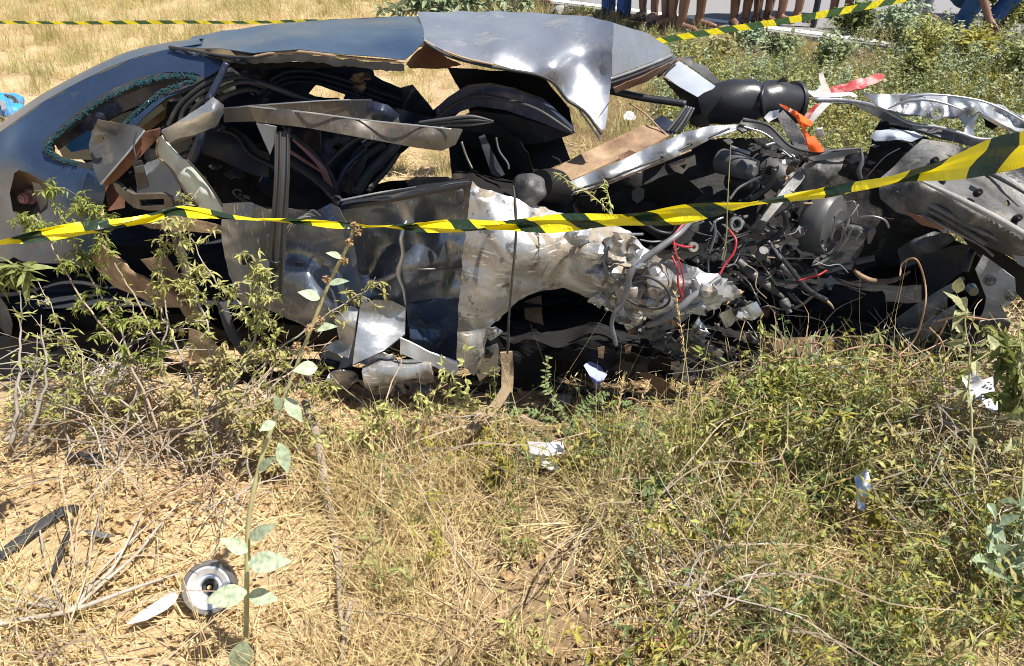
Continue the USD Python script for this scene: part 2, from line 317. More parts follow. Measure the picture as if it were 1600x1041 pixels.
# striped tape: the print runs along u, slanted by v
def tape_look(name, slant, duty, dark):
    look(name, {'a': ('attribute', {'attribute': 'st'}), 's': ('separate_xyz', {}), 'k': ('math', {'math_type': 'multiply_add', 'value2': slant}), 'f': ('math', {'math_type': 'fraction'}), 'c': ('math', {'math_type': 'less_than', 'value2': duty}),
         'x': ('mix_color', {'a': dark, 'b': (.80, .68, .015)}), 'gp': ('geometry', {}), 'wn': ('noise_texture', {'scale': 22.0, 'detail': 4.0, 'distortion': 1.5}), 'wb': ('bump', {'strength': .55, 'distance': .012}), 'p': ('principled_bsdf', {'roughness': .30, 'coat_weight': .25}), 't': ('translucent_bsdf', {}), 'm': ('mix_closure', {'fac': .3})},
         [('gp.position', 'wn.vector'), ('wn.fac', 'wb.height'), ('wb.normal', 'p.normal'), ('a.vector', 's.vector'), ('s.y', 'k.value1'), ('s.x', 'k.value3'), ('k.value', 'f.value1'), ('f.value', 'c.value1'), ('c.value', 'x.fac'), ('x.result', 'p.base_color'), ('x.result', 't.color'), ('p.BSDF', 'm.closure1'), ('t.BSDF', 'm.closure2')], 'm.closure')
tape_look('tape_near', 0.0, .60, (.022, .042, .02))
tape_look('tape_far', 0.0, .46, (.05, .11, .035))
foliage('straw', [(.38, .26, .12), (.60, .45, .24), (.70, .57, .33), (.50, .36, .18), (.74, .62, .39)], .25)
foliage('straw_pale', [(.50, .40, .19), (.62, .53, .27), (.58, .52, .25), (.46, .44, .19), (.68, .60, .34)], .3)
foliage('grass_green', [(.22, .23, .06), (.38, .36, .12), (.50, .43, .19), (.28, .28, .08), (.56, .46, .22)], .35)
foliage('leaf_olive', [(.26, .31, .07), (.42, .45, .14), (.50, .50, .20), (.32, .36, .10), (.40, .38, .13)], .35)
foliage('leaf_grey', [(.30, .40, .27), (.40, .50, .35), (.24, .32, .18), (.38, .38, .20), (.50, .56, .42)], .3)
foliage('leaf_sage', [(.46, .57, .40), (.52, .62, .46), (.42, .54, .36)], .3)
foliage('leaf_green', [(.11, .17, .06), (.17, .24, .09), (.24, .29, .12)], .3)
foliage('leaf_bush', [(.14, .19, .06), (.28, .30, .10), (.36, .37, .15), (.34, .40, .24), (.42, .36, .17)], .3)
foliage('leaf_yellow', [(.30, .28, .05), (.40, .36, .07), (.24, .27, .06)], .35)
foliage('leaf_dry', [(.48, .34, .17), (.62, .48, .27), (.40, .25, .11), (.68, .56, .36), (.30, .17, .08)], .25)
foliage('flower_dry', [(.36, .24, .12), (.46, .30, .16)], .1, .8)
look('soil', {'g': ('geometry', {}), 'n': ('noise_texture', {'scale': 1.7, 'detail': 9.0, 'roughness': .7}), 'r': ('rgb_ramp', {'ramp': [(.3, (.36, .26, .15)), (.5, (.50, .39, .24)), (.7, (.60, .49, .32))]}), 'n2': ('noise_texture', {'scale': 55.0, 'detail': 5.0, 'roughness': .7}), 'r2': ('rgb_ramp', {'ramp': [(.35, (.62, .56, .5)), (.65, (1.15, 1.1, 1.05))]}),
     'x': ('mix_color', {'blend_type': 'multiply', 'fac': 1.0}), 'sx': ('separate_xyz', {}), 'ns': ('math', {'math_type': 'multiply_add', 'value2': .5}), 'h': ('map_range', {'from_min': -.45, 'from_max': .55, 'to_min': 0.0, 'to_max': .85, 'clamp': True}), 'hx': ('mix_color', {'b': (.13, .09, .055)}), 'b': ('bump', {'strength': .7, 'distance': .02}), 'p': ('principled_bsdf', {'roughness': .95, 'specular_ior_level': .2})},
     [('g.position', 'n.vector'), ('n.fac', 'r.fac'), ('g.position', 'n2.vector'), ('n2.fac', 'r2.fac'), ('g.position', 'sx.vector'), ('n.fac', 'ns.value1'), ('sx.x', 'ns.value3'), ('ns.value', 'h.value'), ('h.result', 'hx.fac'), ('r.color', 'hx.a'), ('hx.result', 'x.a'), ('r2.color', 'x.b'), ('x.result', 'p.base_color'), ('n2.fac', 'b.height'), ('b.normal', 'p.normal')], 'p.BSDF')
# ------------------------------------------------------------------ ground, road
def gh(x, y):
    x, y = np.asarray(x, float), np.asarray(y, float)
    p = np.stack([x * 1.3, y * 1.3, np.zeros_like(x)], -1)
    z = (meshkit.fbm(p, 4, 3) - .5) * .07
    z = z + .16 * np.exp(-((x - .92) / .42) ** 2 - ((y - 1.78) / .20) ** 2) + .07 * np.exp(-((x - .2) / .35) ** 2 - ((y - 1.6) / .25) ** 2)
    return z
def ground_mesh():
    xs = np.concatenate([-np.geomspace(400, 6, 14), np.linspace(-5.6, 7.6, 170), np.geomspace(8, 400, 14)])
    ys = np.concatenate([-np.geomspace(60, 1, 8), np.linspace(-.6, 9.6, 150), np.geomspace(10, 900, 16)])
    X, Y = np.meshgrid(xs, ys); v = np.stack([X, Y, gh(X, Y)], -1).reshape(-1, 3)
    far = np.hypot(v[:, 0], v[:, 1]) > 12; v[far, 2] = 0
    w, h = len(xs), len(ys); i, j = np.meshgrid(np.arange(h - 1), np.arange(w - 1), indexing='ij'); a = (i * w + j).ravel()
    return v, np.vstack([np.stack([a, a + 1, a + w + 1], 1), np.stack([a, a + w + 1, a + w], 1)])
obj('ground', ground_mesh(), 'soil', smooth=True, kind='structure')
E0, E1 = onz(775, 0)[:2], onz(1140, 48)[:2]
ED = (E1 - E0) / np.linalg.norm(E1 - E0); EN = np.array([-ED[1], ED[0]]); EN = EN if EN[1] > 0 else -EN   # EN points across the road
def strip(o, a, b, z):
    p = [E0 + ED * s + EN * n for s, n in ((-40, a), (14, a), (14, b), (-40, b))]
    return np.array([[*q, z] for q in p]), np.array([[0, 1, 2, 3]])
def slab(a, b, z0, z1):
    p = [E0 + ED * s + EN * n for s, n in ((-40, a), (14, a), (14, b), (-40, b))]
    v = np.array([[*q, z] for z in (z0, z1) for q in p]); 
    return v, np.array([[4, 5, 6, 7], [0, 1, 5, 4], [1, 2, 6, 5], [2, 3, 7, 6], [3, 0, 4, 7]])
obj('road', slab(-.06, 8.5, -.1, .05), 'asphalt', smooth=False, kind='structure')
obj('road_edge_line', strip(0, .02, .14, .054), 'road_paint', smooth=False, kind='structure')
# ------------------------------------------------------------------ the wrecked car
car = thing('wrecked_car', 'crushed dark grey hatchback car wreck with torn side and open engine bay', 'car', (0.05, 2.7, 0))
def S(name, mat, outline, Y=2.2, label=None, parent=None, smooth=35, **k):
    return obj(name, sheet(outline, Y, **k), mat, parent or car, smooth, label)
def W(name, mat, pts, r, parent=None, sides=7, label=None):
    return obj(name, wire(pts, r, sides), mat, parent or car, True, label)

# --- rear quarter and tailgate
win = [(69, 222), (72, 242), (91, 254), (134, 264), (160, 258), (197, 198), (215, 181), (255, 148), (302, 131), (319, 121), (302, 114), (262, 113), (215, 124), (168, 145), (128, 171), (91, 202)]
lamp = [(22, 271), (15, 302), (20, 331), (38, 338), (57, 339), (74, 326), (77, 302), (67, 283), (45, 270), (30, 266)]
S('rear_side_panel', 'paint_sky_tinted', [(-60, 245, 2.46), (0, 208, 2.46), (67, 161, 2.46), (134, 124, 2.46), (202, 94, 2.45), (265, 77, 2.42), (330, 82, 2.37), (352, 104, 2.35), (322, 122, 2.33), (322, 130, 2.33), (262, 152, 2.3), (222, 185, 2.27), (206, 205, 2.26), (172, 262, 2.23), (165, 285, 2.22), (164, 304, 2.21), (156, 340, 2.21), (148, 381, 2.22), (136, 416, 2.24), (100, 412, 2.24), (64, 411, 2.25), (34, 408, 2.27), (0, 390, 2.33), (-60, 380, 2.45)],
  ctrl=[(110, 330, 2.19), (40, 300, 2.25), (90, 280, 2.215), (30, 230, 2.32), (60, 200, 2.36), (150, 140, 2.41), (240, 100, 2.39), (40, 370, 2.27), (110, 390, 2.21), (0, 310, 2.33)], holes=[win, lamp], spacing=8, cr=.0022, cs=5, seed=3)
seam = [(-60, 247, 2.5), (0, 208, 2.47), (67, 161, 2.47), (134, 124, 2.47), (202, 94, 2.46), (265, 77, 2.43), (318, 68, 2.5)]
sil = [(-60, 232, 2.72), (0, 197, 2.7), (67, 150, 2.7), (134, 113, 2.7), (202, 81, 2.7), (265, 66, 2.68), (318, 60, 2.66)]
a, b = np.array([at(x, y, Y + .012) + [-.004, 0, 0] for x, y, Y in seam]), np.array([at(*p) for p in sil])
c = b + np.array([.03, .4, -.11]); d = b + np.array([.12, .72, -.27])
def loft(rows, n=6, th=.0015):
    R = [crom(r, n) for r in rows]; R = np.array([crom(np.array(R)[:, i], 4) for i in range(len(R[0]))])
    k, m = R.shape[:2]; i, j = np.meshgrid(np.arange(k - 1), np.arange(m - 1), indexing='ij'); q = (i * m + j).ravel()
    return thicken(R.reshape(-1, 3), np.vstack([np.stack([q, q + m, q + m + 1], 1), np.stack([q, q + m + 1, q + 1], 1)]), th)
obj('tailgate', loft([a, b, c, d]), 'paint_sky_tinted', car, True)
# rubber window surround and its crumbs of broken glass
cx_, cy_ = np.mean([p[0] for p in win]), np.mean([p[1] for p in win])
wY = lambda x, y: float(np.interp(y, [110, 150, 200, 260], [2.37, 2.31, 2.27, 2.215]) + np.interp(x, [70, 200, 320], [.02, .01, -.02]))
def inset(P, k):
    q = Polygon(P).buffer(-k, join_style=1); q = max(q.geoms, key=lambda g: g.area) if q.geom_type != 'Polygon' else q
    return list(q.simplify(1).exterior.coords)[:-1]
wi = inset(win, 9)
rim = sheet([(x, y, wY(x, y) - .006) for x, y in [tuple(p) for p in Polygon(win).buffer(2).simplify(.8).exterior.coords][:-1]], holes=[wi], spacing=5, cr=0, th=.02)
seal = obj('window_seal', rim, 'rubber', car, 30)
rng = np.random.default_rng(5); cb = []
L = Polygon(win).buffer(-5.5); L = L if L.geom_type == 'Polygon' else max(L.geoms, key=lambda g: g.area); L = L.exterior
for k in range(1500):
    p = L.interpolate(rng.uniform(0, L.length)); x, y = p.x + rng.normal(0, 2.2), p.y + rng.normal(0, 2.2)
    if 120 < x < 175 and y > 240: continue
    s = .0022 * rng.uniform(.6, 1.5); o = at(x, y, wY(x, y) - .009 - rng.uniform(0, .004)); t = trimesh.creation.box([s * rng.uniform(.7, 1.6), s, s * rng.uniform(.7, 1.6)])
    t.apply_transform(trimesh.transformations.random_rotation_matrix(rng.random(3))); t.apply_translation(o); cb.append(t)
obj('glass_crumbs', cat_(*cb), 'crumbs', car, False, 'greenish crumbs of the shattered window', kind='stuff')
# inside edge of that window and the pillar behind it
S('window_frame', 'navy', [(88, 205), (130, 180), (170, 156), (218, 137), (262, 127), (295, 122), (292, 136), (236, 156), (186, 178), (132, 207), (92, 235), (84, 222)], 2.42, ctrl=[(150, 180, 2.38)], spacing=9, cr=.002, th=.02)
S('inner_trim', 'mint', [(92, 232), (140, 205), (190, 178), (250, 160), (258, 170), (200, 215), (150, 250), (100, 248)], 2.72, spacing=12, cr=.003)
S('inner_trim', 'blue_cloth', [(102, 228), (125, 206), (142, 204), (140, 232), (112, 238)], 2.6, spacing=9, cr=.006, label='dark blue cloth inside the rear window')
S('inner_trim', 'tan_steel', [(150, 232), (200, 182), (222, 170), (215, 196), (190, 240)], 2.66, spacing=9, cr=.003)
S('inner_lining', 'black_cloth', [(110, 235), (150, 190), (230, 150), (335, 105), (345, 180), (345, 345), (165, 345), (150, 270)], 2.86, ctrl=[(240, 240, 2.95)], spacing=16, cr=.01)
S('inner_trim', 'tan_steel', [(222, 172), (262, 156), (258, 185), (232, 205), (214, 200)], 2.8, spacing=9, cr=.004)
S('inner_trim', 'stone', [(262, 226), (300, 214), (306, 240), (290, 262), (268, 250)], 2.7, spacing=9, cr=.004)
# lamp socket
bowl = obj('lamp_housing', sheet([(14, 262, 2.34), (82, 270, 2.28), (88, 345, 2.28), (40, 352, 2.3), (10, 330, 2.34)], ctrl=[(48, 300, 2.38), (42, 318, 2.37), (55, 290, 2.37)], spacing=5, cr=.004), 'tan_steel', car)
obj('bulb_socket', lathe([(0, .03), (.012, .03), (.014, .022), (.017, .02), (.017, 0), (.024, -.002), (.026, -.02)], at(44, 308, 2.345), (-.25, -1, .15)), 'pink_trim', bowl, 30)
obj('bulb_contact', lathe([(0, .0345), (.006, .034), (.007, .028)], at(44, 308, 2.345), (-.25, -1, .15), 16), 'rod', bowl, 30)
S('lamp_reflector', 'grey_plastic', [(50, 284, 2.27), (62, 287, 2.255), (72, 300, 2.25), (73, 318, 2.25), (64, 330, 2.27), (56, 310, 2.3)], spacing=6, cr=.001, parent=bowl)
S('bumper_corner', 'paint_sky_tinted', [(-40, 392, 2.4), (0, 386, 2.33), (28, 398, 2.28), (12, 408, 2.3), (-40, 412, 2.42)], spacing=8, cr=.002)
S('bumper_corner', 'grey_plastic', [(-60, 445, 2.5), (-5, 455, 2.42), (12, 480, 2.38), (21, 505, 2.38), (18, 524, 2.4), (-60, 530, 2.52)], spacing=10, cr=.003)
# tyre behind the shrub
tyre = lathe([(.15, -.07), (.20, -.085), (.255, -.08), (.272, -.06), (.275, 0), (.272, .06), (.255, .08), (.20, .085), (.15, .07)], at(150, 545, 2.56) + [0, 0, .02], (.08, -1, .03), 44)
ty = obj('wheel', tyre, 'rubber', car, 30)
obj('rim', lathe([(.0, -.02), (.05, -.03), (.06, .0), (.12, .02), (.15, -.05), (.152, .07)], at(150, 545, 2.56) + [0, 0, .02], (.08, -1, .03), 32), 'dirty_shade_black', ty, 30)
S('wheel_housing', 'dirty_shade_black', [(-60, 400), (60, 395), (150, 380), (260, 380), (340, 420), (420, 500), (470, 560), (470, 640), (-60, 640)], 2.62, ctrl=[(150, 500, 2.9)], spacing=20, cr=.012)

# --- roof
rail_pts = [(265, 78, 2.42), (300, 83, 2.38), (350, 92, 2.35), (397, 94, 2.33), (424, 89, 2.32), (468, 86, 2.31), (511, 91, 2.3), (568, 97, 2.3), (632, 102, 2.3)]
S('roof', 'paint_sky_tinted', [(265, 77, 2.43), (302, 60, 2.72), (400, 42, 2.82), (470, 33, 2.88), (540, 28, 2.92), (600, 25, 2.95), (652, 24, 2.95), (660, 40, 2.78), (664, 64, 2.5), (650, 78, 2.38), (632, 93, 2.29), (568, 87, 2.28), (511, 81, 2.29), (468, 76, 2.3), (424, 80, 2.31), (394, 84, 2.32), (350, 80, 2.35)],
  ctrl=[(450, 60, 2.5), (540, 60, 2.52), (600, 60, 2.5), (640, 50, 2.62), (350, 68, 2.5), (630, 32, 2.84)], spacing=7, cr=.006, cs=2.6, seed=4, label='dark grey rear half of the roof with sky blue put into its paint')
S('roof', 'paint_scraped_lit', [(652, 24, 2.95), (700, 20, 3.02), (780, 20, 3.05), (850, 22, 3.0), (920, 28, 2.82), (958, 35, 2.60), (954, 134, 2.45), (946, 203, 2.36), (940, 205, 2.36), (915, 172, 2.40), (885, 152, 2.42), (865, 128, 2.41), (842, 116, 2.40), (800, 108, 2.40), (750, 99, 2.40), (700, 84, 2.42), (663, 64, 2.46), (660, 42, 2.72)],
  ctrl=[(720, 50, 2.66), (780, 62, 2.56), (700, 62, 2.52), (840, 60, 2.62), (880, 60, 2.58), (830, 92, 2.44), (868, 108, 2.40), (900, 100, 2.49), (930, 110, 2.485), (920, 60, 2.575), (905, 140, 2.44), (780, 84, 2.45), (940, 170, 2.405)], spacing=6, cr=.008, cs=3.6, seed=8, smooth=25, label='scraped front half of the roof bent down to a point, sun glint put into its paint')
S('roof', 'paint_scraped_lit', [(958, 35, 2.60), (1013, 53, 2.80), (1047, 76, 2.92), (1049, 88, 2.92), (1023, 95, 2.76), (990, 107, 2.62), (956, 119, 2.48)], ctrl=[(985, 75, 2.64), (1020, 75, 2.80)], spacing=8, cr=.002, cs=4, seed=9, label='grey triangle of roof right of the fold')
S('roof_lip', 'grey_plastic', [(954, 122, 2.47), (990, 110, 2.61), (1023, 97, 2.75), (1050, 86, 2.91), (1059, 92, 2.92), (1040, 108, 2.82), (1000, 124, 2.64), (955, 137, 2.47)], spacing=7, cr=.002, th=.012)
for (ya, yb, mt) in ((0, 0, 'silver'), (7, 7, 'rubber')):
    W('roof_trim', mt, [(955, 123 + ya, 2.46), (990, 111 + ya, 2.6), (1023, 98 + ya, 2.74), (1050, 86 + yb, 2.9)], 2.2)
S('roof_underside', 'rust', [(958, 137, 2.36), (1000, 120, 2.5), (1045, 98, 2.75), (1052, 100, 2.8), (1010, 128, 2.7), (986, 136, 2.62), (962, 146, 2.45)], spacing=8, cr=.003)
S('roof_rail', 'silver', [(x, y - 2, Y - .004) for x, y, Y in rail_pts] + [(x, y + (9 if i > 3 else 4), Y + .03) for i, (x, y, Y) in list(enumerate(rail_pts))[::-1]], spacing=6, cr=.004, cs=20, tear=.8)
W('drip_strip', 'tan_steel', [(x, y - 5, Y - .012) for x, y, Y in rail_pts[3:]], 2.4)
W('drip_strip', 'rubber', [(x, y - 4, Y - .012) for x, y, Y in rail_pts[:5]], 2.6)
W('drip_strip', 'rubber', [(663, 66, 2.42), (700, 87, 2.41), (750, 101, 2.39), (800, 110, 2.39), (842, 118, 2.39), (866, 131, 2.40), (886, 156, 2.41), (915, 176, 2.39), (940, 210, 2.35)], 2.6)
W('drip_strip', 'tan_steel', [(662, 63, 2.43), (690, 78, 2.42), (730, 92, 2.39), (770, 101, 2.385)], 1.6)
W('roof_rod', 'rod', [(905, 172, 2.4), (922, 196, 2.38), (938, 219, 2.36)], 1.5)
S('roof_underside', 'rust', [(634, 100, 2.34), (664, 68, 2.46), (700, 90, 2.42), (720, 100, 2.5), (700, 106, 2.6), (640, 106, 2.5)], spacing=8, cr=.004)
# far side of the roof, falling away out of sight
rid = np.array([at(*p) for p in [(302, 60, 2.72), (400, 42, 2.82), (470, 33, 2.88), (540, 28, 2.92), (600, 25, 2.95), (652, 24, 2.95), (700, 20, 3.02), (780, 20, 3.05), (850, 22, 3.0), (920, 28, 2.82)]])
obj('roof_far_side', loft([rid + [0, .002, -.004], rid + [0, .25, -.07], rid + np.array([0, .5, -.22])]), 'paint_sky_tinted', car, True)
S('roof_lining', 'black_cloth', [(300, 86, 2.46), (400, 96, 2.42), (520, 94, 2.42), (640, 106, 2.42), (700, 96, 2.5), (800, 112, 2.4), (860, 135, 2.3), (880, 160, 2.3), (800, 125, 2.9), (700, 106, 3.0), (600, 104, 3.0), (450, 104, 3.0), (340, 106, 2.8)], spacing=14, cr=.01)

# --- far side of the body, seen through the openings
h1 = [(482, 147), (495, 132), (540, 147), (535, 159)]
S('far_door_frame', 'navy', [(330, 100), (400, 96), (470, 96), (580, 100), (586, 117), (600, 126), (625, 136), (641, 138), (674, 170), (660, 190), (640, 205), (600, 235), (560, 300), (520, 330), (330, 330), (300, 200)], 3.2, ctrl=[(430, 150, 3.28), (560, 180, 3.24), (420, 280, 3.3), (380, 110, 3.1)], holes=[h1], spacing=13, cr=.008, seed=12)
for off, r in ((0, 4.5), (9, 3), (17, 3.5)):
    W('far_window_rail', 'navy', [(405, 150 + off * .6, 3.1), (420, 128 + off, 3.12), (450, 112 + off, 3.14), (490, 112 + off, 3.15), (540, 125 + off, 3.15), (590, 143 + off, 3.15), (640, 160 + off, 3.15), (668, 178 + off, 3.15)], r)
S('far_pillar', 'navy', [(628, 136, 3.05), (645, 132, 3.05), (662, 152, 3.05), (678, 172, 3.05), (720, 140, 3.05), (745, 150, 3.02), (700, 190, 3.0), (660, 205, 3.05), (630, 190, 3.05)], spacing=10, cr=.008)
S('far_pillar', 'navy', [(500, 180, 2.9), (620, 170, 2.95), (680, 185, 2.95), (640, 230, 2.9), (600, 262, 2.85), (570, 300, 2.82), (500, 310, 2.8)], ctrl=[(570, 220, 3.0)], spacing=10, cr=.01, seed=5)
S('far_sill', 'dirty_shade_black', [(330, 318), (480, 312), (560, 296), (606, 284), (640, 282), (706, 278), (760, 276), (900, 300), (900, 420), (330, 420)], 3.15, spacing=18, cr=.008)
S('far_sill', 'silver', [(634, 284), (650, 276), (700, 276), (706, 280), (690, 287), (640, 294)], 3.1, spacing=6, cr=.006)
# floor and rear bulkhead: dark inside
obj('floor_pan', loft([np.array([[-1.7, 2.34, .2], [-.8, 2.34, .22], [0, 2.34, .2], [.4, 2.5, .2]]), np.array([[-1.7, 2.8, .14], [-.8, 2.8, .16], [0, 2.8, .14], [.4, 2.8, .16]]), np.array([[-1.6, 3.2, .2], [-.8, 3.2, .2], [0, 3.2, .16], [.4, 3.2, .2]])]), 'black_cloth', car, True)
ub = [(-1.95, 2.42), (-1.2, 2.40), (-.4, 2.36), (-.1, 2.30), (.2, 2.25), (.5, 2.24), (.9, 2.22), (1.4, 2.25), (1.75, 2.4), (1.85, 3.1), (-1.95, 3.15)]
def extr(P, z0, z1):
    t = trimesh.creation.extrude_polygon(Polygon(P), z1 - z0, engine='earcut'); t.apply_translation([0, 0, z0])
    v, f = trimesh.remesh.subdivide_to_size(t.vertices, t.faces, .06); w = trimesh.Trimesh(v, f, process=True); v = np.array(w.vertices)
    d = np.stack([meshkit.fbm(v * 7 + 3 * k, 3, k) - .5 for k in range(3)], 1) * [.05, .10, .11]; d[:, 2] = np.where(v[:, 2] > z0 + .02, d[:, 2], 0); return v + d, np.array(w.faces)
obj('underbody', extr(ub, .02, .13), 'dirty_shade_black', car, False)  # solid block added to keep sun off the ground beneath
obj('engine_tray', extr([(.05, 2.5), (.75, 2.5), (.9, 2.36), (1.5, 2.4), (1.75, 3.0), (.05, 3.0)], .13, .2), 'dirty_shade_black', car, False)  # black slab added so the wheel arch and bay floor read as shade
# seats / box of black carpet with its two pale letters
S('loudspeaker_box', 'black_cloth', [(300, 215, 2.75), (340, 230, 2.72), (430, 262, 2.7), (520, 300, 2.7), (525, 345, 2.62), (350, 345, 2.62), (300, 300, 2.66)], spacing=12, cr=.002, th=.05)
def letter(txt, px, py, Y, hpx, rot=0):
    t = meshkit.text_mesh(txt, hpx / ppm(Y, py), .003, True); t.apply_scale([1.6, 1, 1]); o = at(px, py, Y)
    R = np.eye(4); R[:3, :3] = np.array([[1, 0, 0], [0, .25, -.968], [0, .968, .25]]); t.apply_transform(trimesh.transformations.rotation_matrix(rot, [0, 0, 1])); t.apply_transform(R); t.apply_translation(o); return t
obj('letter', letter('C', 362, 305, 2.61, 10, -.1), 'grey_cloth', car, False, 'pale letter C on the black box')
obj('letter', letter('=', 377, 309, 2.61, 10, -.35), 'grey_cloth', car, False, 'broken pale letter beside the C')
S('seat_back', 'black_cloth', [(395, 225, 2.66), (450, 215, 2.66), (500, 240, 2.66), (530, 300, 2.6), (520, 330, 2.56), (440, 330, 2.56), (400, 290, 2.6)], spacing=10, cr=.012, cs=6)
S('wheel_arch_trim', 'grey_plastic', [(311, 222, 2.6), (318, 203, 2.62), (345, 200, 2.62), (372, 212, 2.6), (392, 240, 2.56), (420, 258, 2.52), (421, 280, 2.5), (380, 268, 2.52), (345, 250, 2.56), (318, 240, 2.58)], ctrl=[(350, 225, 2.56)], spacing=8, cr=.002)
S('wheel_arch_trim', 'grey_plastic', [(348, 203, 2.58), (365, 199, 2.6), (385, 212, 2.57), (405, 234, 2.53), (422, 240, 2.5), (421, 254, 2.5), (396, 240, 2.53), (370, 216, 2.56)], spacing=8, cr=.002)
W('door_rubber', 'black_plastic', [(345, 202, 2.56), (372, 213, 2.55), (392, 240, 2.5), (421, 257, 2.46), (440, 270, 2.46)], 4)
# pink trim arcs and grey runners in the door hole
W('pink_trim', 'pink_trim', [(458, 218, 2.5), (486, 243, 2.48), (506, 266, 2.47), (514, 285, 2.46), (521, 303, 2.46)], [2, 3.4, 4, 4, 3.5], label='faded pink trim strip')
W('pink_trim', 'pink_trim', [(452, 236, 2.5), (480, 254, 2.48), (503, 270, 2.47), (509, 290, 2.46)], [3, 2.6, 2, 1.5], label='thin pink trim strip')
W('door_rubber', 'post', [(455, 210, 2.52), (482, 232, 2.5), (502, 255, 2.49), (516, 272, 2.48), (526, 300, 2.46)], 4)
W('door_rubber', 'rubber', [(451, 250, 2.44), (478, 268, 2.42), (504, 288, 2.38), (522, 306, 2.34), (534, 320, 2.28)], [7, 7, 7, 8, 7])
for i, (pts, r, mt) in enumerate([([(507, 262, 2.62), (530, 238, 2.66), (552, 220, 2.7), (570, 214, 2.72)], 4, 'frame_bar'), ([(540, 300, 2.6), (542, 272, 2.62), (556, 240, 2.66), (580, 222, 2.7), (600, 216, 2.72)], 4, 'grey_plastic'), ([(548, 304, 2.56), (549, 280, 2.58), (570, 246, 2.62), (600, 225, 2.66)], 6, 'post'),
      ([(556, 302, 2.5), (575, 272, 2.54), (600, 246, 2.58), (620, 224, 2.62)], 8, 'grey_plastic'), ([(575, 300, 2.48), (590, 282, 2.5), (606, 264, 2.52), (622, 240, 2.56)], 4, 'post'), ([(524, 330, 2.5), (530, 290, 2.52), (540, 262, 2.55), (570, 232, 2.62)], 5, 'navy')]):
    W('door_runner', mt, pts, r)
S('torn_plate', 'grey_plastic', [(553, 275, 2.57), (566, 246, 2.6), (572, 244, 2.6), (570, 262, 2.58), (556, 288, 2.55)], spacing=6, cr=.002)

# --- bent bars and posts across the door opening
def blade(name, mat, top, bot, th=.02, label=None, **k): return S(name, mat, top + bot[::-1], th=th, label=label, **k)
blade('window_bar', 'frame_bar', [(388, 166, 2.16), (407, 165, 2.15), (480, 176, 2.12), (572, 188, 2.10), (650, 196, 2.08), (700, 201, 2.07), (723, 203, 2.08)], [(400, 191, 2.15), (420, 193, 2.13), (480, 200, 2.11), (585, 219, 2.08), (650, 231, 2.06), (690, 236, 2.06), (712, 226, 2.07)], ctrl=[(450, 184, 2.11), (560, 203, 2.075), (660, 215, 2.05)], spacing=7, cr=.001, label='long bent door bar, brownish grey')
W('bar_edge', 'silver', [(388, 166, 2.15), (480, 176, 2.11), (572, 188, 2.09), (650, 196, 2.07), (705, 202, 2.06)], 1.3)
blade('window_bar', 'frame_bar', [(350, 170, 2.36), (388, 166, 2.32), (440, 163, 2.3), (520, 158, 2.3), (581, 157, 2.31), (606, 164, 2.32), (622, 178, 2.34)], [(350, 191, 2.36), (395, 190, 2.32), (470, 182, 2.3), (560, 188, 2.29), (600, 192, 2.3), (624, 192, 2.34)], spacing=8, cr=.0015, label='second door bar behind the long one')
W('bar_edge', 'silver', [(350, 169, 2.35), (440, 162, 2.29), (520, 157, 2.29), (581, 156, 2.3)], 1.1)
S('bar_end', 'navy', [(578, 158, 2.28), (606, 164, 2.26), (625, 180, 2.3), (610, 194, 2.27), (585, 190, 2.26), (574, 174, 2.27)], ctrl=[(595, 176, 2.22)], spacing=7, cr=.002)
S('torn_plate', 'pale_blue', [(400, 192, 2.17), (432, 198, 2.16), (430, 220, 2.19), (422, 242, 2.22)], spacing=7, cr=.001, label='pale blue grey triangular plate under the door bar')
blade('torn_post', 'post', [(429, 206, 2.12), (428, 280, 2.06), (423, 360, 2.03), (419, 462, 2.0)], [(451, 205, 2.12), (450, 280, 2.06), (446, 360, 2.03), (440, 462, 2.0)], th=.018, spacing=7, cr=.0008, label='upright grey post torn from the door')
for dx in (1.5, 9, 20.5):
    W('post_ridge', 'rubber', [(429 + dx, 207, 2.115), (428 + dx, 280, 2.055), (423 + dx, 360, 2.025), (419.5 + dx, 460, 1.995)], 1.5)
W('post_strap', 'black_plastic', [(418, 405, 2.02), (430, 411, 2.0), (441, 408, 2.02)], 2.2)
W('bent_tube', 'black_plastic', [(352, 113, 2.4), (375, 120, 2.38), (410, 130, 2.36), (450, 145, 2.35), (485, 157, 2.36), (530, 158, 2.4)], 5)
W('bent_tube', 'grey_plastic', [(310, 190, 2.42), (330, 165, 2.4), (355, 148, 2.4), (385, 140, 2.42), (402, 142, 2.45)], [5, 5, 5, 4, 3])
for (x0, y0) in ((322, 122), (330, 127), (340, 134)):
    W('door_rubber', 'rubber', [(x0 - 60 + (x0 - 322), y0 + 75, 2.3), (x0 - 40, y0 + 40, 2.31), (x0, y0 + 8, 2.32), (x0 + 40, y0 - 6, 2.34), (x0 + 75, y0 + 2, 2.38)], 3.6)
S('torn_plate', 'silver', [(352, 108, 2.34), (362, 104, 2.34), (372, 112, 2.34), (380, 122, 2.36), (366, 128, 2.36), (368, 140, 2.36), (352, 146, 2.38), (342, 138, 2.36), (352, 126, 2.34)], spacing=5, cr=.01, cs=14, seed=2)
W('torn_post', 'navy', [(354, 98, 2.25), (342, 125, 2.24), (326, 156, 2.22)], [5, 5.5, 6])
W('torn_post', 'navy', [(320, 200, 2.3), (312, 220, 2.3), (300, 250, 2.32)], [6, 8, 8])
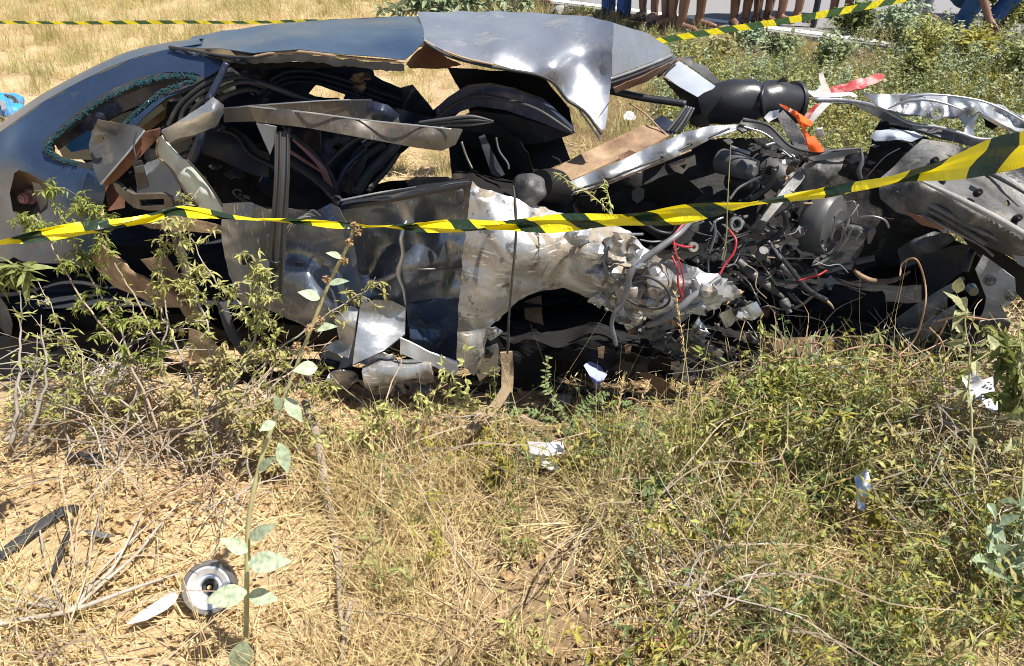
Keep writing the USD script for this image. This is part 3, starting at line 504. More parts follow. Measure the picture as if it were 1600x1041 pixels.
# centre pillar pieces
S('scraped_strap', 'silver', [(252, 206, 2.15), (290, 183, 2.12), (323, 161, 2.1), (333, 152, 2.1), (350, 164, 2.12), (351, 178, 2.13), (336, 198, 2.14), (305, 209, 2.14), (279, 216, 2.15), (265, 223, 2.17)], ctrl=[(300, 194, 2.10), (335, 175, 2.08)], spacing=6, cr=.003, cs=14, th=.008, seed=6, label='scraped bright metal strap')
S('torn_plate', 'frame_bar', [(252, 207, 2.17), (280, 200, 2.16), (336, 196, 2.17), (300, 214, 2.19), (268, 226, 2.2), (258, 220, 2.19)], spacing=7, cr=.002)
S('centre_pillar', 'mint', [(245, 216, 2.22), (253, 212, 2.2), (268, 232, 2.2), (284, 248, 2.19), (294, 251, 2.18), (303, 262, 2.18), (316, 276, 2.18), (333, 299, 2.18), (349, 324, 2.18), (348, 340, 2.18), (333, 338, 2.19), (310, 322, 2.2), (289, 299, 2.2), (270, 268, 2.21), (244, 242, 2.23)], ctrl=[(285, 275, 2.17), (318, 305, 2.165)], spacing=6, cr=.002, cs=8, th=.006, label='pale green inner door pillar')
W('pillar_edge', 'tan_steel', [(246, 220, 2.21), (246, 242, 2.21), (270, 268, 2.19), (289, 299, 2.18), (310, 322, 2.18)], 1.6)
W('pillar_edge', 'rubber', [(294, 251, 2.17), (316, 276, 2.17), (333, 299, 2.17), (348, 323, 2.17)], 1.8)
S('torn_plate', 'grey_plastic', [(153, 187, 2.2), (185, 192, 2.19), (215, 197, 2.18), (226, 203, 2.17), (202, 236, 2.14), (180, 262, 2.13), (158, 288, 2.13), (148, 266, 2.16), (139, 226, 2.19), (145, 203, 2.2)], ctrl=[(180, 225, 2.19), (165, 250, 2.17)], spacing=7, cr=.004, seed=7, label='dark bent panel piece in front of the rear window')
W('plate_edge', 'silver', [(226, 204, 2.165), (202, 236, 2.13), (180, 262, 2.12), (158, 288, 2.12)], 1.8)
br = [(143, 216, 2.17), (152, 211, 2.16), (164, 209, 2.16), (160, 216, 2.16), (163, 221, 2.16), (156, 224, 2.16)]
S('small_clip', 'frame_bar', br, spacing=4, cr=0, th=.008)
S('rust_strip', 'rust', [(226, 207, 2.18), (249, 201, 2.18), (250, 212, 2.18), (215, 250, 2.17), (185, 280, 2.16), (164, 292, 2.16), (162, 285, 2.15), (190, 255, 2.16)], spacing=6, cr=.003, th=.01)
W('cable', 'rubber', [(214, 204, 2.14), (209, 225, 2.12), (212, 245, 2.1), (214, 256, 2.1)], 1.3)
obj('buckle', hull([at(x, y, Y) for x, y in ((210, 254), (220, 252), (231, 290), (217, 295)) for Y in (2.09, 2.115)], .004), 'black_plastic', car, 40)
obj('buckle', hull([at(x, y, Y) for x, y in ((212, 262), (223, 259), (224, 268), (214, 270)) for Y in (2.08, 2.09)], .003), 'grey_plastic', car, 40)
hh = [(217, 312), (256, 311), (257, 321), (220, 323)]
S('lock_bracket', 'frame_bar', [(176, 285, 2.17), (186, 288, 2.16), (193, 296, 2.15), (210, 304, 2.14), (256, 303, 2.14), (268, 309, 2.14), (270, 323, 2.14), (250, 329, 2.14), (230, 329, 2.14), (210, 325, 2.14), (196, 314, 2.15), (182, 299, 2.17)], holes=[hh], spacing=5, cr=.001, th=.012)
S('inner_panel', 'pale_blue', [(214, 268, 2.36), (230, 254, 2.36), (249, 248, 2.36), (266, 266, 2.36), (282, 292, 2.34), (286, 314, 2.34), (214, 306, 2.34)], spacing=8, cr=.002)
S('inner_panel', 'rust', [(163, 290, 2.3), (178, 280, 2.3), (196, 300, 2.28), (196, 325, 2.26), (170, 330, 2.26)], spacing=8, cr=.004)
# rear door sill and rusty inner structure behind the shrub
S('inner_sill', 'tan_steel', [(200, 342, 2.26), (280, 336, 2.24), (346, 353, 2.2), (346, 366, 2.2), (300, 362, 2.22), (235, 357, 2.24)], spacing=8, cr=.003)
S('inner_sill', 'tan_steel', [(138, 388, 2.25), (152, 380, 2.24), (180, 402, 2.23), (210, 425, 2.22), (250, 448, 2.22), (285, 470, 2.22), (290, 480, 2.22), (252, 480, 2.25), (215, 462, 2.27), (180, 446, 2.28), (150, 420, 2.28)], ctrl=[(200, 430, 2.2)], spacing=8, cr=.006, th=.01)
S('inner_sill', 'tan_steel', [(296, 512, 2.2), (330, 528, 2.18), (353, 552, 2.17), (336, 573, 2.17), (296, 562, 2.2)], spacing=8, cr=.006)
S('inner_sill', 'tan_steel', [(220, 405, 2.3), (260, 400, 2.3), (290, 440, 2.28), (310, 500, 2.26), (298, 506, 2.27), (262, 450, 2.3)], spacing=8, cr=.005)
W('inner_brace', 'frame_bar', [(270, 345, 2.3), (280, 390, 2.28), (296, 440, 2.26), (312, 490, 2.24)], 7)
W('inner_brace', 'grey_plastic', [(345, 470, 2.24), (362, 520, 2.22), (390, 560, 2.2)], 8)
W('inner_brace', 'tan_steel', [(378, 455, 2.22), (400, 480, 2.2), (412, 505, 2.19)], [8, 8, 6])

# --- near side: crushed door skins
slot1, slot2 = [(376, 399), (394, 401), (397, 412), (380, 413)], [(461, 409), (474, 411), (473, 418), (462, 417)]
S('rear_door_skin', 'paint_door', [(348, 318, 2.17), (391, 316, 2.14), (418, 327, 2.12), (448, 326, 2.12), (492, 331, 2.13), (518, 318, 2.14), (532, 326, 2.13), (551, 380, 2.12), (566, 448, 2.12), (562, 474, 2.13), (545, 500, 2.15), (510, 512, 2.15), (475, 508, 2.16), (440, 492, 2.17), (411, 478, 2.18), (380, 476, 2.2), (357, 430, 2.2), (347, 364, 2.19)],
  ctrl=[(450, 380, 2.17), (480, 430, 2.11), (510, 360, 2.10), (455, 395, 2.18), (420, 430, 2.13), (520, 420, 2.18), (380, 360, 2.13), (540, 460, 2.16), (500, 470, 2.08)], holes=[slot1, slot2], spacing=5.5, cr=.005, cs=7, seed=21, th=.003, smooth=24)
S('door_lining', 'black_cloth', [(350, 322), (530, 330), (560, 450), (540, 500), (470, 505), (410, 474), (360, 428)], 2.24, spacing=16, cr=.003)
S('door_cover', 'paint_door', [(519, 318, 2.11), (530, 324, 2.09), (546, 356, 2.08), (558, 410, 2.09), (552, 418, 2.10), (537, 370, 2.11), (522, 344, 2.12)], spacing=6, cr=.003)
for q in range(5):
    W('scratch_fold', 'silver', [(440 + q * 9, 372 - q * 8, 2.108 + .004 * q), (452 + q * 9, 352 - q * 6, 2.10 + .004 * q), (470 + q * 8, 338, 2.10 + .004 * q)], [.5, 1.2, .5])
S('front_door_skin', 'paint_door', [(531, 326, 2.16), (590, 308, 2.15), (650, 297, 2.15), (700, 288, 2.15), (738, 284, 2.16), (736, 330, 2.17), (728, 400, 2.17), (720, 466, 2.18), (680, 470, 2.2), (634, 474, 2.2), (633, 524, 2.2), (600, 552, 2.16), (549, 572, 2.14), (530, 576, 2.15), (540, 540, 2.17), (562, 474, 2.16), (552, 390, 2.17)],
  ctrl=[(590, 340, 2.18), (620, 380, 2.22), (632, 360, 2.14), (626, 410, 2.13), (600, 420, 2.21), (660, 400, 2.14), (690, 360, 2.2), (670, 440, 2.17), (600, 490, 2.2), (600, 520, 2.17), (570, 540, 2.14), (650, 330, 2.15), (570, 430, 2.22), (715, 420, 2.21), (680, 320, 2.19), (615, 470, 2.17)], spacing=5, cr=.007, cs=7, seed=33, th=.003, smooth=24)
S('front_door_skin', 'paint_sky_tinted', [(634, 474, 2.2), (680, 468, 2.19), (718, 464, 2.19), (716, 520, 2.2), (713, 566, 2.22), (680, 556, 2.2), (640, 528, 2.18)], ctrl=[(670, 505, 2.23)], spacing=7, cr=.006, cs=9, seed=35, th=.003, label='lower part of the front door, its shade painted in as bluer colour')  # bluer paint stands in for skylit shade low on the door
S('front_door_skin', 'silver', [(563, 476, 2.12), (585, 468, 2.13), (612, 470, 2.15), (633, 480, 2.16), (632, 522, 2.13), (600, 548, 2.06), (551, 570, 2.03), (556, 530, 2.07)], ctrl=[(595, 505, 2.12), (580, 540, 2.06)], spacing=6, cr=.005, cs=7, seed=36, th=.003, label='bent up corner of the front door, sunlight painted in as paler metal')  # paler material imitates sun on the upturned corner
S('front_door_skin', 'silver', [(522, 500, 2.12), (548, 478, 2.13), (560, 484, 2.12), (552, 530, 2.08), (545, 560, 2.06), (524, 552, 2.1), (506, 544, 2.13), (530, 530, 2.12)], ctrl=[(540, 510, 2.08)], spacing=6, cr=.007, cs=8, seed=37, th=.003, label='torn bright flap at the rear end of the front door')
W('door_fold', 'silver', [(640, 338, 2.15), (632, 352, 2.13), (627, 372, 2.115), (629, 398, 2.115), (622, 425, 2.12), (630, 450, 2.14), (634, 476, 2.16)], [1.5, 3, 4, 3, 4.5, 3, 2])
W('door_fold', 'wing_metal', [(632, 420, 2.13), (610, 432, 2.16), (590, 440, 2.19), (570, 444, 2.17)], [3, 5, 4, 2])
W('door_fold', 'frame_bar', [(632, 421, 2.14), (660, 421, 2.12), (690, 420, 2.14), (722, 417, 2.16)], [1.2, 1.6, 1.8, 1.2])
S('door_top', 'black_plastic', [(531, 324, 2.14), (540, 311, 2.18), (590, 301, 2.19), (650, 291, 2.19), (706, 281, 2.2), (732, 278, 2.2), (738, 287, 2.14), (700, 294, 2.13), (650, 304, 2.13), (590, 315, 2.13)], spacing=7, cr=.0015, th=.01)
W('door_top_strip', 'silver', [(532, 314, 2.17), (560, 308, 2.17), (600, 300, 2.17), (650, 292, 2.17)], [2.2, 2, 1.4, .6])  # thin silver strand painted in as the highlight on the black door top
obj('door_button', hull([at(x, y, 2.13) for x, y in ((716, 300), (721, 298), (722, 312), (717, 318))], .006), 'grey_plastic', car, 40)
# sill, torn strip
sr = [at(572, 588, 2.05), at(625, 582, 2.04), at(676, 578, 2.04)]
sv_, sf_ = tube(sr, [.035, .033, .031], 18, 16); sv_ = sv_ + (ridged(sv_ * [9, 20, 20], 3)[:, None] - .4) * np.array([0, .018, .018]); obj('sill', (sv_, sf_), 'wing_metal', car, 25)
for k, (x, y, s_) in enumerate([(590, 562, 26), (640, 570, 24), (690, 575, 22), (540, 590, 24), (610, 606, 22), (700, 600, 24), (760, 575, 20), (660, 610, 24), (570, 622, 20)]):
    r_ = np.random.default_rng(700 + k); n = 8; a0 = r_.uniform(0, 6.28)
    o = [(x + 1.3 * s_ * r_.uniform(.6, 1.2) * math.cos(a0 + 6.28 * i / n), y + .55 * s_ * r_.uniform(.6, 1.2) * math.sin(a0 + 6.28 * i / n), 2.09 + r_.uniform(-.03, .03)) for i in range(n)]
    S('torn_sill_piece', ['wing_metal', 'paint_door', 'frame_bar'][k % 3], o, spacing=5, cr=.010, cs=8, seed=k, th=.004, tear=.8, smooth=16)
S('sill_strip', 'white_plastic', [(626, 528, 2.06), (640, 534, 2.05), (672, 552, 2.03), (714, 566, 2.02), (717, 578, 2.02), (710, 588, 2.02), (680, 574, 2.03), (625, 552, 2.05)], spacing=6, cr=.003, th=.006, seed=4, label='torn pale strip hanging below the door')
S('sill', 'dirty_shade_black', [(500, 560, 2.2), (560, 574, 2.16), (640, 560, 2.2), (720, 590, 2.2), (800, 560, 2.25), (800, 640, 2.3), (640, 640, 2.25), (480, 650, 2.25), (420, 600, 2.3), (430, 560, 2.3)], spacing=14, cr=.01, label='dark torn sill edge')
S('sill', 'wing_metal', [(556, 590, 2.1), (585, 602, 2.08), (680, 590, 2.08), (716, 594, 2.1), (700, 606, 2.12), (640, 612, 2.12), (576, 618, 2.12)], spacing=8, cr=.006, label='lower sill lip')
S('torn_plate', 'frame_bar', [(545, 612, 2.12), (556, 600, 2.1), (590, 618, 2.1), (640, 624, 2.11), (560, 632, 2.12)], spacing=8, cr=.008, tear=1)
S('torn_plate', 'paint_sky_tinted', [(498, 552, 2.2), (520, 546, 2.18), (549, 574, 2.16), (540, 582, 2.17), (505, 570, 2.2)], spacing=7, cr=.004)
S('torn_plate', 'silver', [(753, 546, 2.07), (776, 537, 2.06), (780, 544, 2.06), (779, 566, 2.07), (766, 582, 2.08), (750, 596, 2.09), (744, 584, 2.09)], spacing=6, cr=.004, cs=10, th=.006)

# --- front wing
S('front_wing', 'wing_metal', [(738, 283, 2.12), (746, 292, 2.12), (784, 302, 2.14), (838, 320, 2.17), (899, 339, 2.18), (953, 352, 2.18), (985, 362, 2.18), (1006, 388, 2.16), (1050, 421, 2.13), (1100, 440, 2.12), (1100, 478, 2.1), (1060, 505, 2.09), (1030, 520, 2.1), (1000, 512, 2.1), (969, 495, 2.08), (936, 472, 2.06), (905, 458, 2.06), (882, 450, 2.06), (852, 453, 2.06), (830, 459, 2.06), (811, 468, 2.06), (784, 492, 2.05), (762, 514, 2.04), (754, 546, 2.03), (750, 572, 2.02), (741, 588, 2.02), (714, 564, 2.03), (717, 488, 2.05), (724, 404, 2.07), (732, 330, 2.1)],
  ctrl=[(760, 310, 2.09), (800, 330, 2.10), (860, 350, 2.11), (780, 380, 2.03), (840, 400, 2.03), (900, 380, 2.08), (940, 380, 2.04), (920, 420, 2.0), (890, 415, 2.05), (970, 420, 2.07), (1000, 440, 2.0), (960, 455, 2.05), (1040, 470, 2.04), (740, 450, 2.02), (760, 470, 2.01), (735, 540, 2.0), (1075, 460, 2.07)], spacing=4.5, cr=.0055, cs=5.5, seed=41, th=.003, tear=.8, smooth=22, label='scraped bright metal front wing over an empty wheel arch')
S('torn_wing_piece', 'wing_metal', [(890, 385, 2.06), (930, 362, 2.08), (975, 365, 2.08), (1000, 392, 2.06), (985, 415, 2.03), (950, 408, 2.0), (915, 418, 2.0)], ctrl=[(945, 390, 2.0), (975, 390, 2.1)], spacing=6, cr=.012, cs=12, seed=44, tear=1.2, smooth=20)
S('torn_wing_piece', 'wing_metal', [(965, 420, 2.03), (1010, 405, 2.02), (1060, 430, 2.0), (1085, 460, 2.0), (1060, 492, 2.0), (1020, 500, 2.0), (985, 480, 2.02)], ctrl=[(1020, 450, 1.94), (1050, 470, 2.03), (995, 445, 2.06)], spacing=6, cr=.014, cs=11, seed=46, tear=1.2, smooth=20)
S('torn_wing_piece', 'wing_metal', [(1010, 395, 2.1), (1060, 410, 2.06), (1110, 432, 2.02), (1145, 440, 2.02), (1158, 462, 2.02), (1128, 476, 2.02), (1090, 484, 2.0), (1060, 470, 2.02)], ctrl=[(1100, 455, 1.97)], spacing=6, cr=.016, cs=12, seed=48, tear=1.5, smooth=20)
for k, (x, y, s_) in enumerate([(905, 372, 22), (935, 395, 26), (968, 380, 24), (1000, 405, 22), (930, 430, 24), (985, 455, 24), (1025, 430, 22), (1060, 445, 24), (1100, 455, 22), (1040, 480, 24), (1085, 482, 20), (960, 425, 20), (1012, 470, 20)]):
    r_ = np.random.default_rng(900 + k); n = 8; Yc = float(np.interp(x, [900, 1000, 1100], [2.03, 1.99, 1.99])); a0 = r_.uniform(0, 6.28)
    o = [(x + s_ * r_.uniform(.6, 1.3) * math.cos(a0 + 6.28 * i / n), y + .7 * s_ * r_.uniform(.6, 1.3) * math.sin(a0 + 6.28 * i / n), Yc + r_.uniform(-.03, .045)) for i in range(n)]
    S('torn_wing_piece', ['silver', 'wing_metal', 'wing_metal'][k % 3], o, spacing=4, cr=.013, cs=10, seed=k, th=.003, ctrl=[(x, y, Yc - .03)], tear=.8, smooth=16)
rng = np.random.default_rng(11)
for k in range(60):                                                     # shards of the crumpled nose of the wing
    x, y = rng.uniform(985, 1175), rng.uniform(440, 590); y = max(y, 440 + (x - 990) * .12)
    if (x - 1080) ** 2 / 100 ** 2 + (y - 510) ** 2 / 82 ** 2 > 1: continue
    n = rng.integers(4, 7); a0 = rng.uniform(0, 6.28); s = rng.uniform(8, 24)
    o = [(x + s * rng.uniform(.5, 1.2) * math.cos(a0 + 6.28 * i / n), y + .75 * s * rng.uniform(.5, 1.2) * math.sin(a0 + 6.28 * i / n), 2.06 + rng.uniform(-.05, .06)) for i in range(n)]
    try: S('metal_shard', ['silver', 'wing_metal', 'silver', 'engine_grey', 'frame_bar', 'tan_steel'][k % 6], o, spacing=6, cr=.01, cs=16, seed=k, th=.003)
    except Exception: pass
# inside of the wheel arch
S('wheel_arch', 'dirty_shade_black', [(730, 500, 2.3), (780, 440, 2.3), (900, 430, 2.3), (1010, 490, 2.3), (1100, 560, 2.3), (1130, 640, 2.3), (720, 640, 2.3)], ctrl=[(880, 520, 2.75), (950, 560, 2.7), (800, 560, 2.65)], spacing=14, cr=.01)
obj('strut', cyl(at(905, 470, 2.5), at(900, 560, 2.42), .035, 18), 'dirty_shade_black', car, 30)
obj('strut', lathe([(0, .02), (.09, .02), (.10, 0), (.085, -.03), (.04, -.04)], at(930, 540, 2.5), (.3, -.9, .2)), 'dirty_shade_black', car, 30)
obj('drive_arm', bar([at(880, 610, 2.35), at(960, 590, 2.45), at(1040, 600, 2.5)], .06, .05), 'dirty_shade_black', car, 40)
S('arch_liner', 'brown_card', [(996, 583, 2.1), (1012, 582, 2.08), (1030, 590, 2.07), (1048, 601, 2.07), (1040, 616, 2.06), (1022, 624, 2.06), (1026, 606, 2.08)], spacing=6, cr=.003)
S('arch_liner', 'brown_card', [(820, 470, 2.4), (845, 462, 2.38), (850, 520, 2.36), (838, 590, 2.36), (822, 590, 2.38)], spacing=9, cr=.005)
for (x, y) in ((982, 548), (940, 552), (965, 585)):
    S('arch_liner', 'tan_steel', [(x - 6, y - 8, 2.2), (x + 5, y - 10, 2.2), (x + 3, y + 9, 2.2), (x - 5, y + 7, 2.2)], spacing=5, cr=.003)

S('arch_shield', 'dirty_shade_black', [(775, 575, 2.17), (830, 556, 2.2), (900, 548, 2.2), (980, 556, 2.19), (1060, 562, 2.18), (1150, 560, 2.2), (1168, 600, 2.18), (1140, 632, 2.14), (1060, 650, 2.1), (1000, 640, 2.12), (950, 650, 2.1), (880, 640, 2.12), (820, 652, 2.1), (780, 640, 2.12)], ctrl=[(900, 600, 2.24), (1020, 600, 2.22)], spacing=10, cr=.014, tear=3)  # added black sheet, stands in for wheel well shade on the ground
S('arch_shield', 'dirty_shade_black', [(470, 610, 2.16), (560, 604, 2.16), (660, 610, 2.16), (770, 600, 2.16), (776, 640, 2.12), (700, 652, 2.1), (600, 648, 2.1), (520, 656, 2.1), (470, 650, 2.12)], spacing=10, cr=.012, tear=2)  # same kind of added sheet, imitates shade under the sill
S('rear_underside', 'dirty_shade_black', [(-80, 520, 2.3), (60, 530, 2.24), (190, 505, 2.24), (300, 580, 2.2), (400, 560, 2.2), (470, 600, 2.18), (476, 650, 2.13), (380, 660, 2.12), (250, 640, 2.15), (100, 650, 2.15), (-80, 640, 2.2)], ctrl=[(200, 590, 2.28)], spacing=12, cr=.012, tear=2)  # added black sheet in place of the shade under the rear
for k, (x, y, s_) in enumerate([(985, 492, 22), (1010, 512, 20), (960, 478, 16), (1030, 530, 20), (935, 466, 13), (1055, 548, 18), (770, 520, 14), (758, 552, 12)]):
    r_ = np.random.default_rng(1900 + k); n = 9; a0 = r_.uniform(0, 6.28)
    o = [(x + s_ * r_.uniform(.5, 1.4) * math.cos(a0 + 6.28 * i / n), y + .8 * s_ * r_.uniform(.5, 1.4) * math.sin(a0 + 6.28 * i / n), 2.03 + r_.uniform(-.03, .04)) for i in range(n)]
    S('torn_wing_piece', ['wing_metal', 'engine_grey', 'wing_metal', 'dirty_rail'][k % 4], o, spacing=4, cr=.013, cs=11, seed=k + 50, th=.003, tear=1, smooth=20)
# --- windscreen frame, dash, mirror
S('dash', 'dirty_shade_black', [(700, 105, 2.75), (760, 108, 2.7), (850, 118, 2.6), (890, 170, 2.55), (898, 205, 2.5), (860, 220, 2.5), (800, 215, 2.6), (745, 200, 2.7), (716, 135, 2.75)], ctrl=[(800, 160, 2.8)], spacing=10, cr=.006)
blade('windscreen_rail', 'navy', [(680, 170, 2.6), (700, 152, 2.58), (725, 136, 2.55), (760, 132, 2.5), (800, 140, 2.46), (845, 158, 2.42), (895, 202, 2.38)], [(684, 188, 2.6), (715, 176, 2.57), (745, 166, 2.53), (790, 172, 2.47), (830, 186, 2.44), (893, 210, 2.38), (897, 206, 2.38)], spacing=8, cr=.002, th=.02)
W('windscreen_seal', 'rubber', [(672, 196, 2.55), (705, 166, 2.52), (745, 150, 2.47), (790, 156, 2.42), (840, 172, 2.38), (893, 206, 2.34)], 3)
blade('windscreen_rail', 'dirty_shade_black', [(690, 200, 2.55), (740, 172, 2.5), (800, 180, 2.46), (850, 196, 2.42), (896, 208, 2.37)], [(735, 205, 2.5), (770, 210, 2.47), (810, 226, 2.44), (850, 224, 2.42), (888, 212, 2.38)], spacing=8, cr=.006, th=.02)
for k, (y, r) in enumerate(((186, 2.6), (190, 3), (195, 2.4))):
    W('torn_rubber', ['grey_plastic', 'rubber', 'grey_plastic'][k], [(655, y + 6, 2.2), (690, y + 1, 2.18), (735, y - 4 + k * 2, 2.17), (771, 189 + k, 2.18)], [r, r, r, .8])
S('dash', 'dirty_shade_black', [(703, 232, 2.5), (716, 205, 2.5), (740, 196, 2.5), (770, 195, 2.45), (812, 215, 2.42), (830, 236, 2.4), (834, 290, 2.35), (780, 305, 2.3), (738, 290, 2.3), (706, 280, 2.4)], ctrl=[(760, 250, 2.6)], spacing=9, cr=.012, cs=6)
S('dash', 'dirty_shade_black', [(812, 226, 2.5), (850, 214, 2.48), (877, 212, 2.46), (891, 250, 2.42), (857, 265, 2.4), (845, 290, 2.38), (815, 300, 2.36)], spacing=9, cr=.004)
S('dash_plate', 'grey_plastic', [(748, 214, 2.42), (757, 210, 2.42), (770, 238, 2.4), (789, 273, 2.37), (780, 277, 2.37), (768, 272, 2.38)], spacing=6, cr=.003, label='pale grey torn plate beside the dash')
W('dash_rod', 'frame_bar', [(721, 222, 2.4), (729, 245, 2.38), (738, 264, 2.36)], 2)
W('dash_rod', 'grey_plastic', [(775, 215, 2.4), (780, 236, 2.38), (793, 255, 2.36), (795, 265, 2.35)], 1.8)
mc = at(828, 296, 2.2)
ms = trimesh.creation.icosphere(3, 1.0); mv = np.array(ms.vertices) * [.053, .06, .052]; mv[:, 1] = np.where(mv[:, 1] > .02, .02, mv[:, 1]); mv *= (.72 + .5 * meshkit.noise(mv * 26, 4))[:, None]
mir = obj('mirror', (mv * [1, 1, .92] + mc, np.array(ms.faces)), 'dirty_rail', car, 40)
obj('mirror_mount', tube([mc + [.03, .01, .01], at(868, 292, 2.26), at(884, 310, 2.28)], [.045, .05, .03], 14), 'dirty_shade_black', mir, 30)
S('scuttle', 'dirty_shade_black', [(780, 296, 2.3), (860, 300, 2.34), (940, 310, 2.36), (1060, 268, 2.4), (1100, 300, 2.4), (1000, 400, 2.4), (900, 350, 2.32), (840, 326, 2.28)], ctrl=[(950, 340, 2.55), (1000, 330, 2.6)], spacing=11, cr=.006)
S('paint_chip', 'grey_plastic', [(987, 300, 2.34), (996, 292, 2.34), (1007, 296, 2.34), (1006, 310, 2.34), (996, 318, 2.34), (988, 312, 2.34)], spacing=5, cr=.002)

# --- folded bonnet
S('bonnet', 'tan_steel', [(862, 266, 2.36), (900, 246, 2.42), (936, 229, 2.47), (970, 212, 2.5), (1003, 195, 2.54), (1030, 200, 2.52), (1046, 212, 2.46), (1020, 226, 2.4), (985, 243, 2.36), (930, 266, 2.31), (880, 288, 2.29), (868, 294, 2.3)], ctrl=[(950, 240, 2.44), (1000, 215, 2.5)], spacing=8, cr=.004, cs=6, seed=51, th=.006, label='rusty tan underside of the folded bonnet')
S('bonnet', 'rust', [(966, 244, 2.33), (984, 236, 2.34), (996, 240, 2.33), (990, 250, 2.32), (972, 258, 2.31)], spacing=5, cr=.008, cs=18)
blade('bonnet_edge', 'silver', [(866, 294, 2.28), (900, 281, 2.29), (945, 262, 2.3), (985, 243, 2.32), (1030, 223, 2.34), (1070, 207, 2.36), (1110, 197, 2.38), (1150, 195, 2.40)], [(869, 310, 2.26), (905, 300, 2.26), (950, 286, 2.27), (986, 273, 2.28), (1035, 254, 2.3), (1075, 236, 2.33), (1112, 216, 2.36), (1150, 204, 2.39)], ctrl=[(950, 274, 2.245), (1040, 238, 2.275), (1090, 214, 2.32)], spacing=6, cr=.003, cs=10, seed=52, th=.012, label='bright rim of the bonnet')
W('bonnet_groove', 'rubber', [(890, 300, 2.25), (940, 284, 2.25), (990, 264, 2.265), (1040, 244, 2.29), (1085, 224, 2.33), (1140, 201, 2.375)], 1.8)
W('bonnet_groove', 'tan_steel', [(885, 306, 2.25), (940, 291, 2.255), (990, 271, 2.27), (1040, 251, 2.295), (1080, 235, 2.32)], 1.6)
S('bonnet_catch', 'frame_bar', [(1045, 258, 2.3), (1086, 242, 2.33), (1088, 258, 2.32), (1076, 262, 2.32), (1066, 272, 2.31), (1054, 268, 2.31)], holes=[[(1062, 259), (1074, 256), (1070, 265)]], spacing=4, cr=.001, th=.006)
W('bonnet_stay', 'tan_steel', [(984, 162, 2.6), (1008, 178, 2.55), (1030, 200, 2.5), (1042, 212, 2.46)], 1.3)
S('torn_plate', 'navy', [(1018, 190, 2.6), (1035, 180, 2.6), (1052, 190, 2.56), (1056, 208, 2.5), (1040, 214, 2.48)], spacing=6, cr=.004)
for q in range(4):
    W('bent_slat', ['grey_plastic', 'black_plastic'][q % 2], [(1042 + q * 6, 206 + q, 2.5), (1055 + q * 6, 190, 2.52), (1072 + q * 4, 166 + q, 2.55)], 2.6)
# right pillar and black air box
S('right_pillar', 'pale_blue', [(1036, 118, 2.9), (1060, 95, 2.95), (1086, 112, 2.88), (1118, 135, 2.78), (1108, 144, 2.74), (1090, 152, 2.7), (1062, 136, 2.8)], spacing=8, cr=.001, label='pale grey windscreen pillar')
S('right_pillar', 'dirty_shade_black', [(1034, 119, 2.9), (1062, 137, 2.79), (1091, 153, 2.69), (1104, 172, 2.66), (1108, 200, 2.64), (1086, 198, 2.66), (1068, 168, 2.74), (1060, 152, 2.8)], spacing=8, cr=.002)
S('right_pillar', 'rubber', [(1060, 92, 2.97), (1085, 88, 2.97), (1082, 98, 2.96), (1102, 105, 2.95), (1112, 118, 2.92), (1132, 132, 2.88), (1116, 134, 2.84), (1088, 112, 2.92)], spacing=7, cr=.006, tear=1, label='torn black trim along the pillar')
W('pillar_edge', 'rust', [(1028, 120, 2.88), (1044, 106, 2.9), (1060, 93, 2.93)], 2.2)
W('cross_rod', 'black_plastic', [(950, 141, 2.72), (1000, 152, 2.7), (1040, 158, 2.68), (1072, 163, 2.66)], 6)
def airbox():
    A, B = at(1078, 172, 2.84), at(1238, 161, 2.86); n = 22; ax = crom([A, at(1110, 164, 2.82), at(1150, 159, 2.80), at(1192, 157, 2.82), B], 8)
    rr = np.interp(np.linspace(0, 1, len(ax)), [0, .1, .5, .66, .69, .75, .8, 1], [.06, .064, .073, .075, .066, .066, .074, .071])
    v_, f_ = tube(ax, rr, n, 1, smooth=False); return v_ + (meshkit.noise(v_ * 16, 2)[:, None] - .5) * .016, f_
abx = obj('air_box', airbox(), 'black_plastic', car, 30)
obj('air_box_rim', lathe([(.055, -.01), (.075, -.01), (.076, .004), (.055, .004), (.055, -.01)], at(1240, 161, 2.86), at(1240, 161, 2.86) - at(1192, 157, 2.82), 30), 'black_plastic', abx, 30)
W('clip_band', 'black_plastic', [(1196, 131, 2.78), (1190, 150, 2.73), (1192, 172, 2.73), (1196, 188, 2.76)], 3, parent=abx)
S('air_box_lip', 'black_plastic', [(1090, 152, 2.6), (1100, 145, 2.6), (1125, 135, 2.6), (1128, 150, 2.57), (1100, 186, 2.58), (1094, 170, 2.59)], spacing=7, cr=.002, th=.01, parent=abx)
S('torn_trim', 'black_plastic', [(1212, 129, 2.8), (1224, 120, 2.8), (1231, 128, 2.8)], spacing=5, cr=.001)

# --- engine bay
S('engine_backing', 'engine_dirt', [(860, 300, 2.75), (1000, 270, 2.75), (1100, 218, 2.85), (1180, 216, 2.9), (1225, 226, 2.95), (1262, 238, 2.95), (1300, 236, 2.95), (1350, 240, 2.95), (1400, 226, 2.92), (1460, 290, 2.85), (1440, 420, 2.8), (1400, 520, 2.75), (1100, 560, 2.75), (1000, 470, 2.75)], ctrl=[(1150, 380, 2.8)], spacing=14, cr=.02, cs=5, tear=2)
S('engine_underside', 'dirty_shade_black', [(1020, 520, 2.4), (1160, 500, 2.5), (1400, 520, 2.5), (1520, 540, 2.3), (1520, 640, 2.2), (1100, 660, 2.2), (1020, 600, 2.3)], ctrl=[(1280, 560, 2.5)], spacing=16, cr=.012)
S('under_tray', 'brown_card', [(1196, 530, 2.2), (1290, 525, 2.2), (1385, 524, 2.2), (1386, 552, 2.17), (1376, 572, 2.15), (1350, 545, 2.2), (1335, 570, 2.16), (1200, 572, 2.16)], spacing=9, cr=.003)
